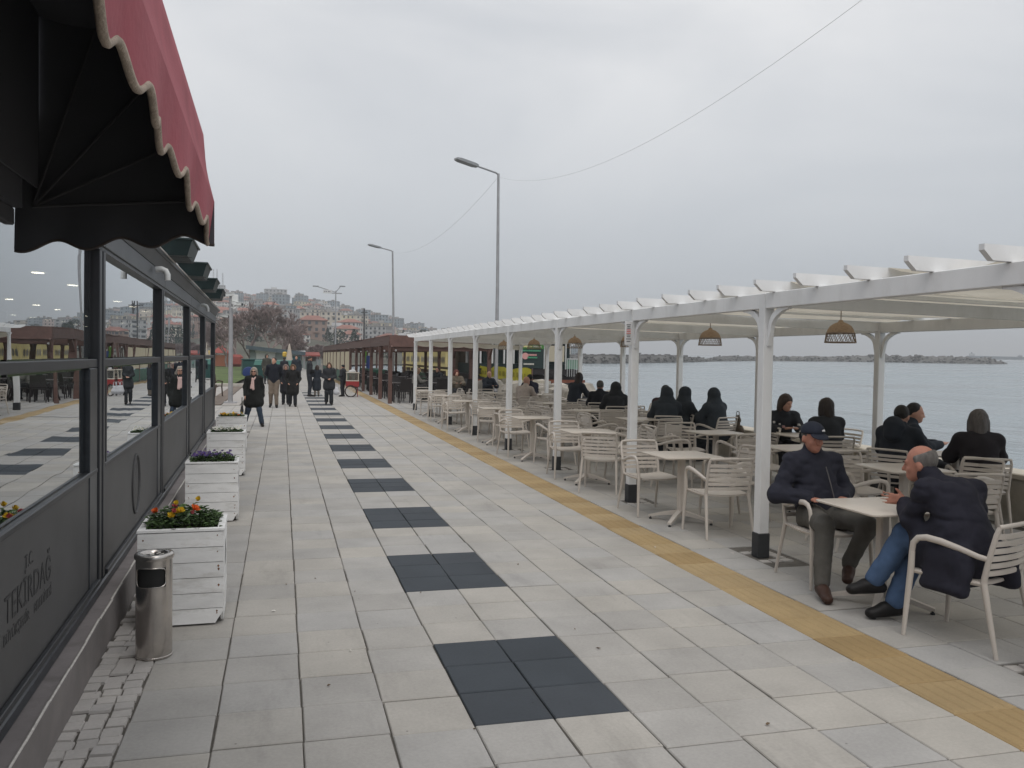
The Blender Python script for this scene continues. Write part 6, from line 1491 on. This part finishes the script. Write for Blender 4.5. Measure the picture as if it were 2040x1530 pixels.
def stall(label, px0, px1, py, Y, col):
    a, c_ = at_y(px0, py, Y), at_y(px1, py, Y); w = c_.x-a.x; z = a.z; t_ = thing('market_stall', label, 'stall', (a.x, Y, 0), 0, 'distant stalls'); m_ = mat('stall_awning', col, .7)
    for x in (.05, w-.05):
        for y in (0, 2): MB().box((x-.04, y-.04, 0), (x+.04, y+.04, z-.3)).build('post', M_pole, t_)
    MB().add([(-.2, -.5, z-.45), (w+.2, -.5, z-.45), (w+.2, 2.3, z-.1), (-.2, 2.3, z-.1), (-.2, -.5, z-.3), (w+.2, -.5, z-.3), (w+.2, 2.3, z+.05), (-.2, 2.3, z+.05)], [(0, 3, 2, 1), (4, 5, 6, 7), (0, 1, 5, 4), (1, 2, 6, 5), (2, 3, 7, 6), (3, 0, 4, 7)]).build('awning', m_, t_)
    MB().box((0, .1, 0), (w, .9, .95)).build('counter', M_k1, t_); MB().box((.2, 1.9, 0), (w-.2, 2.0, z-.5)).build('back', mat('stall_back', (.15, .12, .11), .8, var=.4, scale=2), t_)
stall('distant stall with a white awning left of the brown pergola', 583, 606, 698, 110, (.5, .5, .5))
stall('distant stall with a brick-red awning by the brown pergola', 606, 634, 702, 100, (.26, .06, .045))
stall('distant stall with a grey-white awning and dark sign', 612, 640, 690, 140, (.4, .38, .36))
YP = 110; pt = thing('play_tower', 'orange playground tower with a red pyramid roof', 'playground', (at_y(441, 745, YP).x, YP, 0)); zr = at_y(441, 686, YP).z
M_po = mat('play_orange', (.42, .16, .09), .6); M_pr = mat('play_red', (.33, .07, .055), .6)
for x in (-.8, .7):
    for y in (-.8, .7): MB().box((x, y, .1), (x+.12, y+.12, zr-1.1)).build('post', M_po, pt)
MB().add([(-1.1, -1.1, zr-1.1), (1.1, -1.1, zr-1.1), (1.1, 1.1, zr-1.1), (-1.1, 1.1, zr-1.1), (0, 0, zr)], [(0, 1, 4), (1, 2, 4), (2, 3, 4), (3, 0, 4), (3, 2, 1, 0)]).build('roof', M_pr, pt)
MB().box((-.8, -.85, .1), (.8, .8, 1.5)).build('cabin', M_po, pt); MB().box((1.0, -1.5, .1), (2.6, .6, 1.6), bev=.3).build('slide_tunnel', M_pr, pt); MB().box((-1.8, -1.3, 1.6), (-.6, .9, 1.72)).build('platform', M_kp, pt)

# ------------------------------------------------------------------ bare trees
M_bark = mat('bare_bark', (.24, .19, .18), .95, var=.3, scale=3, island=.2)
def bare_tree(label, X, Y, h_, sp, seed, lv=6):
    rd = random.Random(seed); t_ = thing('bare_tree', label, 'tree', (X, Y, 0), 0, 'bare trees in the park'); tr, cr = MB(), MB()
    def grow(p, d, ln_, r_, lv_):
        e = p+d*ln_; mid = p+d*ln_*.5+Vector((rd.uniform(-1, 1), rd.uniform(-1, 1), rd.uniform(-.3, 1)))*ln_*.09
        r_ = max(r_, .03)
        (tr if lv_ >= lv-1 else cr).tube([p, mid, e], [r_, r_*.85, r_*.68], 6 if lv_ > 3 else 3, cap=False)
        if lv_ == 0: return
        n = rd.choice((3, 3, 4)) if lv_ > 1 else 6
        for k in range(n):
            a = rd.uniform(0, 6.28); up = Vector((0, 0, 1)); s1 = d.cross(up if abs(d.z) < .9 else Vector((1, 0, 0))).normalized(); s2 = d.cross(s1)
            sprd = rd.uniform(.35, .85)*sp; nd = (d+(s1*math.cos(a)+s2*math.sin(a))*sprd+Vector((0, 0, .10))).normalized()
            st = p+d*ln_*rd.uniform(.55, 1.) if k else e
            grow(st, nd, ln_*rd.uniform(.66, .86), r_*.6, lv_-1)
    grow(Vector((0, 0, 0)), Vector((rd.uniform(-.1, .1), 0, 1)).normalized(), h_*.31, h_*.026, lv)
    tr.build('trunk', M_bark, t_, smooth=True, fix=False); cr.build('crown', M_bark, t_, fix=False); return t_
for lab, px, top, Y, sp, sd in (('broad bare tree behind the camera pole', 500, 604, 92, 1.05, 1), ('bare tree leaning over the kiosk roof', 556, 632, 100, 1.1, 2), ('low bare tree rising behind the park kiosk', 628, 684, 120, 1.15, 3), ('low bare tree beside the play tower', 452, 640, 105, 1.1, 4), ('small bare tree near the red stall', 655, 688, 135, 1.1, 5), ('tall bare tree between the camera pole and the kiosk', 535, 612, 108, 1.0, 6), ('bare tree over the closed parasol', 592, 676, 112, 1.1, 7), ('bare tree left of the camera pole', 470, 622, 112, 1.05, 8)):
    p = at_y(px, 745, Y); bare_tree(lab, p.x, Y, at_y(px, top, Y).z*.98, sp, sd)
M_ever = mat('evergreen', (.022, .040, .026), .9, var=.3, scale=.8, island=.35)
def evergreen_proto(seed, conic):
    rd = random.Random(seed); t_ = thing('evergreen_tree', 'dark evergreen', 'tree'); b = MB()
    for k in range(420):
        z = rd.random()**.8; rmax = (1-z*.92)*.34 if conic else .46*math.sqrt(max(.05, 1-(2*z-1)**2*.9)); a = rd.uniform(0, 6.28); r_ = rmax*rd.uniform(.5, 1.08)*(1+.25*math.sin(a*3+z*9)); c_ = Vector((r_*math.cos(a), r_*math.sin(a), .16+.84*z)); s_ = rd.uniform(.03, .065)
        q = Vector((rd.uniform(-1, 1), rd.uniform(-1, 1), rd.uniform(-1, 1))).normalized(); w = q.orthogonal().normalized(); v = q.cross(w)
        b.add([c_+w*s_, c_+v*s_*.7, c_-w*s_, c_-v*s_*.7], [(0, 1, 2, 3)])
    b.build('crown', M_ever, t_, fix=False); MB().tube([(0, 0, 0), (0, 0, .6)], [.03, .012], 6).build('trunk', M_bark, t_); return t_
ev = [evergreen_proto(1, True), evergreen_proto(2, False)]; evu = [False, False]

# ================================================================== HILL TOWN
RPX = [(250, 590), (380, 588), (425, 586), (470, 592), (520, 597), (560, 595), (620, 603), (660, 612), (700, 624), (740, 634), (780, 645), (830, 657), (880, 667), (940, 673), (1000, 681), (1060, 688), (1120, 697), (1180, 705), (1240, 712)]
def ridge_y(px):
    for (a, ya), (b, yb_) in zip(RPX, RPX[1:]):
        if a <= px <= b: return ya+(yb_-ya)*(px-a)/(b-a)
    return RPX[0][1] if px < RPX[0][0] else RPX[-1][1]
def hor_y(px): dx = (px-1020)/F_PX; v = -(dx*RIGHT.z+FWD.z)/UP.z; return 765-F_PX*v
R0, R1 = 185., 760.
def hill_pt(px, r_):
    d = ray(px, hor_y(px)); d.z = 0; d.normalize(); hr = max(0, hor_y(px)-ridge_y(px)-7)/F_PX*R1*1.02; u = max(0., min(1., (r_-R0)/(R1-R0)))
    bump = 3*math.sin(px*.03+r_*.011)*math.sin(r_*.02+px*.013)*u
    return Vector((CAM.x+d.x*r_, CAM.y+d.y*r_, hr*u**1.12+bump*(1-.6*u)-.05))
M_hill = mat('hill_ground', (.085, .082, .058), .95, var=.5, scale=.02, dirt=((.05, .06, .04), .8), dscale=.03)
P = [[hill_pt(px, r_) for r_ in [R0+i*26 for i in range(34)]] for px in range(-400, 1260, 20)]
tag(MB().grid(P).build('hill', M_hill, smooth=True), 'hillside above the bay covered by the town', 'hill', kind='structure')
M_win = mat('far_window', (.05, .06, .07), .3)
HC = {'white': (.56, .55, .53), 'cream': (.52, .47, .40), 'pale pink': (.50, .40, .37), 'grey': (.34, .34, .34), 'pale yellow': (.52, .47, .35), 'grey-blue': (.26, .30, .33), 'dull brown': (.24, .17, .14), 'pale grey': (.42, .42, .42)}
M_rt = mat('tile_roof', (.25, .12, .095), .85, var=.25, scale=.3, obj_var=.2); M_fr = mat('flat_roof', (.26, .25, .24), .9, obj_var=.2); M_wr = mat('pale_roof', (.5, .5, .5), .8)
def house_proto(cn, st, bays, roof, wide=1.):
    w, d, hh = 3.2*bays*wide, 10., 3.*st; t_ = thing('town_building', '', 'building', (0, 0, -40)); m_ = mat('wall_'+cn.replace(' ', '_'), HC[cn], .85, var=.08, scale=.3, obj_var=.12)
    MB().box((-w/2, -d/2, -4), (w/2, d/2, hh)).build('wall', m_, t_)
    b = MB()
    for s_ in range(st):
        for k in range(bays):
            x = -w/2+(k+.5)*w/bays; z = s_*3+1.; b.box((x-.62*wide, -d/2-.06, z), (x+.62*wide, -d/2+.02, z+1.45))
            if (k+s_) % 3 == 0 and s_: b.box((x-1.2, -d/2-1., z-.85), (x+1.2, -d/2-.02, z-.1), 1)
        for k in range(3):
            y = -d/2+(k+.5)*d/3
            for sx in (-1, 1): b.box((sx*w/2-.05, y-.6, s_*3+1.), (sx*w/2+.05, y+.6, s_*3+2.45))
    tag(b.build('windows', [M_win, m_], t_), kind='stuff')
    if roof == 'red':
        e = .7; MB().add([(-w/2-e, -d/2-e, hh), (w/2+e, -d/2-e, hh), (w/2+e, d/2+e, hh), (-w/2-e, d/2+e, hh), (-w/2+d*.38, 0, hh+2.4), (w/2-d*.38, 0, hh+2.4)], [(0, 1, 5, 4), (2, 3, 4, 5), (1, 2, 5), (3, 0, 4), (3, 2, 1, 0)]).build('roof', M_rt, t_)
    else:
        b = MB().box((-w/2-.25, -d/2-.25, hh+.01), (w/2+.25, d/2+.25, hh+.35)); b.box((-w*.2, -1.5, hh+.35), (w*.05, 1.5, hh+2.2)); b.build('roof', M_fr if roof == 'flat' else M_wr, t_)
    return t_, (cn, st, roof)
protos = [house_proto(*a) for a in [('white', 4, 4, 'red'), ('cream', 5, 4, 'flat'), ('pale pink', 3, 3, 'red'), ('grey', 5, 5, 'flat'), ('pale yellow', 4, 5, 'flat'), ('white', 2, 3, 'red'), ('grey-blue', 6, 4, 'flat'), ('dull brown', 3, 4, 'red'), ('pale grey', 4, 6, 'white'), ('cream', 3, 4, 'red'), ('pale pink', 5, 3, 'flat'), ('white', 3, 6, 'white')]]
pu = [False]*len(protos); rh = random.Random(17)
def put_house(k, px, r_, sc=1., label=None, rzv=None):
    t_, (cn, st, roof) = protos[k]; q = hill_pt(px, r_)
    band = 'on the ridge' if r_ > 690 else 'high up' if r_ > 560 else 'halfway up' if r_ > 420 else 'low down' if r_ > 290 else 'at the foot'
    side = 'under the radio masts' if px < 470 else 'above the bare trees' if px < 640 else 'between the two street lamps' if px > 780 else 'above the brown pergola roof'
    label = label or f'{cn} {["", "", "two", "three", "four", "five", "six"][st]}-storey house with {dict(red="red tiled roof", flat="flat grey roof", white="pale roof")[roof]} {band}, {side}'.replace('-storey house with', '-storey house,')
    az = math.atan2(q.x-CAM.x, q.y-CAM.y); rz = -az+(rh.uniform(-.5, .5) if rzv is None else rzv); q.z -= .3
    if not pu[k]: pu[k] = True; o = t_; o.location = q; o.rotation_euler = (0, 0, rz); tag(o, label, None, 'houses of the hillside town')
    else: o = dup(t_, q, rz, label, 'houses of the hillside town')
    o.scale = (sc, sc, sc); return o
# landmarks seen in the photograph
put_house(8, 548, 735, .9, 'long pale block standing on the ridge', .1)
put_house(6, 574, 400, .46, 'grey-blue office block with banded windows above the bare trees', .3)
put_house(1, 617, 330, .56, 'plain cream block above the long red roofs', 0.)
put_house(7, 622, 300, .72, 'long brown house with a wide red roof below the cream block', .05)
put_house(9, 690, 300, .6, 'cream house with a red roof beside the road lamp', .2)
put_house(11, 805, 330, .55, 'white modern block with dark bands left of the white pergola', -.35)
put_house(4, 762, 420, .65, 'pale yellow block in the middle of the slope above the brown roof', .1)
placed = [(548, 735), (574, 400), (617, 330), (622, 300), (690, 300), (805, 330), (762, 420)]
tries = 0
while len(placed) < 300 and tries < 12000:
    tries += 1; px = rh.uniform(395, 1150); u = rh.random(); r_ = 265+u*490
    if px > 830 and (rh.random() < .35 or r_ < 520): continue
    if r_ < 300 and px < 600: continue
    ok = all(abs(px-a)*r_/F_PX > 8.2 or abs(r_-c_) > 10 for a, c_ in placed)
    if not ok: continue
    placed.append((px, r_)); put_house(rh.randrange(len(protos)), px, r_, rh.uniform(.42, .64))
ne = 0
while ne < 95:
    px = rh.uniform(400, 1100); r_ = 200+560*rh.random()
    if any(abs(px-a)*r_/F_PX < 9 and -14 < r_-c_ < 12 for a, c_ in placed): continue
    k = rh.randrange(2); q = hill_pt(px, r_); s_ = rh.uniform(3.5, 7)
    lab = f'dark {"pointed" if k == 0 else "rounded"} evergreen among the houses {"near the ridge" if r_ > 600 else "on the middle slope" if r_ > 380 else "at the foot of the hill"}, {"under the radio masts" if px < 470 else "above the bare trees" if px < 640 else "above the brown pergola" if px < 780 else "between the street lamps"}'
    if not evu[k]: evu[k] = True; o = ev[k]; o.location = q; tag(o, lab, None, 'evergreens on the hillside')
    else: o = dup(ev[k], q, rh.uniform(0, 6), lab, 'evergreens on the hillside')
    o.scale = (s_, s_, s_*rh.uniform(.8, 1.1)); ne += 1
# masts on the ridge
for i, (px, top) in enumerate(((424, 546), (431, 546), (442.5, 553))):
    q = hill_pt(px, 750); zt = (hor_y(px)-top)/F_PX*750+CAM.z; t_ = thing('radio_mast', ['lattice radio mast on the ridge, left one of the pair', 'lattice radio mast on the ridge, right one of the pair', 'radio mast standing alone right of the pair'][i], 'mast', q, 0, 'radio masts on the ridge')
    hh = zt-q.z; b = MB()
    for a in range(3): c_, s_ = math.cos(a*2.09), math.sin(a*2.09); MB().tube([(c_*.9, s_*.9, 0), (c_*.3, s_*.3, hh)], .16, 4).build('leg', M_pole, t_)
    for k in range(10):
        z0, z1 = hh*k/10, hh*(k+1)/10
        for a in range(3):
            r0, r1 = .9-.6*k/10, .9-.6*(k+1)/10; b.tube([(r0*math.cos(a*2.09), r0*math.sin(a*2.09), z0), (r1*math.cos((a+1)*2.09), r1*math.sin((a+1)*2.09), z1)], .09, 3)
    b.build('lattice', M_pole, t_)
# dark chimney pole above the brown pergola
M_shh0 = mat('dark_pole', (.06, .06, .062), .8)
q = at_y(725, 690, 150); t_ = thing('utility_pole', 'dark utility pole above the brown pergola roof', 'pole', (q.x, 150, -.05)); MB().tube([(0, 0, 0), (0, 0, at_y(725, 614, 150).z)], [.2, .14], 8).build('shaft', M_shh0, t_); MB().box((-.6, -.05, at_y(725, 616, 150).z-.6), (.6, .05, at_y(725, 616, 150).z-.45)).build('crossarm', M_shh0, t_)

# ================================================================== BREAKWATERS, SHIP
M_bw = mat('breakwater_rock', (.115, .112, .108), .95, var=.35, scale=.15, island=.5)
def breakwater(label, pts, seed, nrock, wall=False):
    """pts: (px, waterline y, crest y)"""
    rd = random.Random(seed); c0 = at_sea(pts[0][0], pts[0][1]); t_ = thing('breakwater', label, 'breakwater', c0); P = []; crest = []
    for (a, wa, ca), (b, wb, cb) in zip(pts, pts[1:]):
        for k in range(12):
            u = k/12; px = a+(b-a)*u; w = at_sea(px, wa+(wb-wa)*u); d = (w-CAM); dist = math.hypot(d.x, d.y); dn = Vector((d.x, d.y, 0)).normalized(); hh = ((wa-ca)+(wb-cb-wa+ca)*u)/F_PX*dist*rd.uniform(.8, 1.08)
            w0 = w-c0; P.append([w0-Vector((0, 0, .6)), w0+dn*hh*.8+Vector((0, 0, hh*.6)), w0+dn*hh*1.5+Vector((0, 0, hh)), w0+dn*hh*3+Vector((0, 0, hh)), w0+dn*hh*5-Vector((0, 0, .6))]); crest.append((w0, dn, hh))
    MB().grid(P).build('mound', M_bw, t_)
    b = MB()
    for k in range(nrock):
        w0, dn, hh = rd.choice(crest); u = rd.random(); c_ = w0+dn*hh*1.6*u+Vector((rd.uniform(-2, 2), rd.uniform(-2, 2), hh*u*.98)); s_ = hh*rd.uniform(.10, .26)
        b.blob(c_, (s_*1.2, s_, s_*.8), n=6, jit=.25, rnd=rd)
    tag(b.build('armour_stones', M_bw, t_, fix=False), kind='stuff')
    return t_, crest, c0
b1, cr1, c1 = breakwater('near stone breakwater with a low block hut, seen between the pergola posts', [(1080, 725, 708), (1160, 724, 708), (1250, 723.5, 709), (1330, 722.5, 709), (1390, 721, 711), (1418, 720.5, 718)], 3, 420)
for (w0, dn, hh), (w2, d2, h2) in zip(cr1[:44], cr1[1:45]):
    a, c_ = w0+dn*hh*2.2, w2+d2*h2*2.2; top = max(hh, 2.2)+.5
    MB().add([a+Vector((0, 0, 0)), c_, c_+Vector((0, 0, top)), a+Vector((0, 0, top))]+[v+dn*1. for v in (a, c_, c_+Vector((0, 0, top)), a+Vector((0, 0, top)))], [(0, 1, 2, 3), (4, 7, 6, 5), (3, 2, 6, 7), (0, 3, 7, 4), (1, 5, 6, 2)]).build('parapet', M_bw, b1)
hq = at_sea(1283, 722); dst = math.hypot(hq.x-CAM.x, hq.y-CAM.y); z1 = (hor_y(1283)-703)/F_PX*dst+CAM.z; z0 = (hor_y(1283)-710.5)/F_PX*dst+CAM.z; wd = 14/F_PX*dst
hut = thing('block_hut', 'grey block hut on the near breakwater', 'hut', (hq.x, hq.y+6, z0-.6)); MB().box((-wd/2, 0, 0), (wd/2, wd*.7, z1-z0+.4)).build('wall', mat('hut_wall', (.16, .16, .16), .9), hut); MB().box((-wd/2-.2, -.2, z1-z0+.403), (wd/2+.2, wd*.7+.2, z1-z0+.6)).build('roof', M_bw, hut); MB().box((-.4, -.05, .3), (.4, .02, 2)).build('door', M_hull, hut)
breakwater('long low breakwater of dark boulders across the bay', [(1400, 720, 716), (1440, 719.5, 708), (1520, 719, 709.5), (1600, 719.5, 710), (1680, 720.5, 709), (1760, 721.5, 707.5), (1830, 723, 709.5), (1900, 724, 711), (1960, 725, 713), (2008, 725.5, 723)], 5, 520)
sp_ = at_sea(1986, 716.2); dst = math.hypot(sp_.x-CAM.x, sp_.y-CAM.y); u_ = dst/F_PX
ship = thing('cargo_ship', 'distant low blue cargo ship on the horizon behind the breakwater tip', 'ship', (sp_.x, sp_.y, sea_z(sp_.x, sp_.y)), -YAW-.45)
M_shh = mat('ship_hull', (.035, .07, .10), .7); M_shw = mat('ship_white', (.4, .42, .43), .7)
MB().add([(-46*u_, -4*u_, -1), (40*u_, -4*u_, -1), (45*u_, 0, -1), (40*u_, 4*u_, -1), (-46*u_, 4*u_, -1), (-46*u_, -4*u_, 6*u_), (40*u_, -4*u_, 5*u_), (47*u_, 0, 7*u_), (40*u_, 4*u_, 5*u_), (-46*u_, 4*u_, 6*u_)], [(4, 3, 2, 1, 0), (5, 6, 7, 8, 9)]+[(i, (i+1) % 5, 5+(i+1) % 5, 5+i) for i in range(5)]).build('hull', M_shh, ship)
MB().box((-43*u_, -3*u_, 6.01*u_), (-34*u_, 3*u_, 10*u_)).build('superstructure', M_shw, ship); MB().box((-40*u_, -u_, 10.01*u_), (-38*u_, u_, 12*u_)).build('funnel', M_shh, ship); MB().tube([(34*u_, 0, 5*u_), (34*u_, 0, 9.5*u_)], .4*u_, 6).build('mast', M_shw, ship); MB().box((31*u_, -2*u_, 5.3*u_), (38*u_, 2*u_, 7.3*u_)).build('forecastle', M_shh, ship)
for p_ in protos:
    pass
# ================================================================== HAZE
hz = MB().box((-1300, -150, -12), (4200, 4300, 118)).build('haze', None)
hz.data.materials.clear()
M_hz = bpy.data.materials.new('sea_haze'); M_hz.use_nodes = True; t = M_hz.node_tree; t.nodes.clear()
o_ = t.nodes.new('ShaderNodeOutputMaterial'); pv = t.nodes.new('ShaderNodeVolumePrincipled'); pv.inputs['Density'].default_value = .00065; pv.inputs['Color'].default_value = (.95, .975, 1, 1); pv.inputs['Anisotropy'].default_value = 0.
t.links.new(pv.outputs[0], o_.inputs['Volume']); hz.data.materials.append(M_hz)
try: M_hz.cycles.homogeneous_volume = True
except Exception: pass
tag(hz, 'thin pale sea haze over the whole bay', 'haze', kind='stuff')
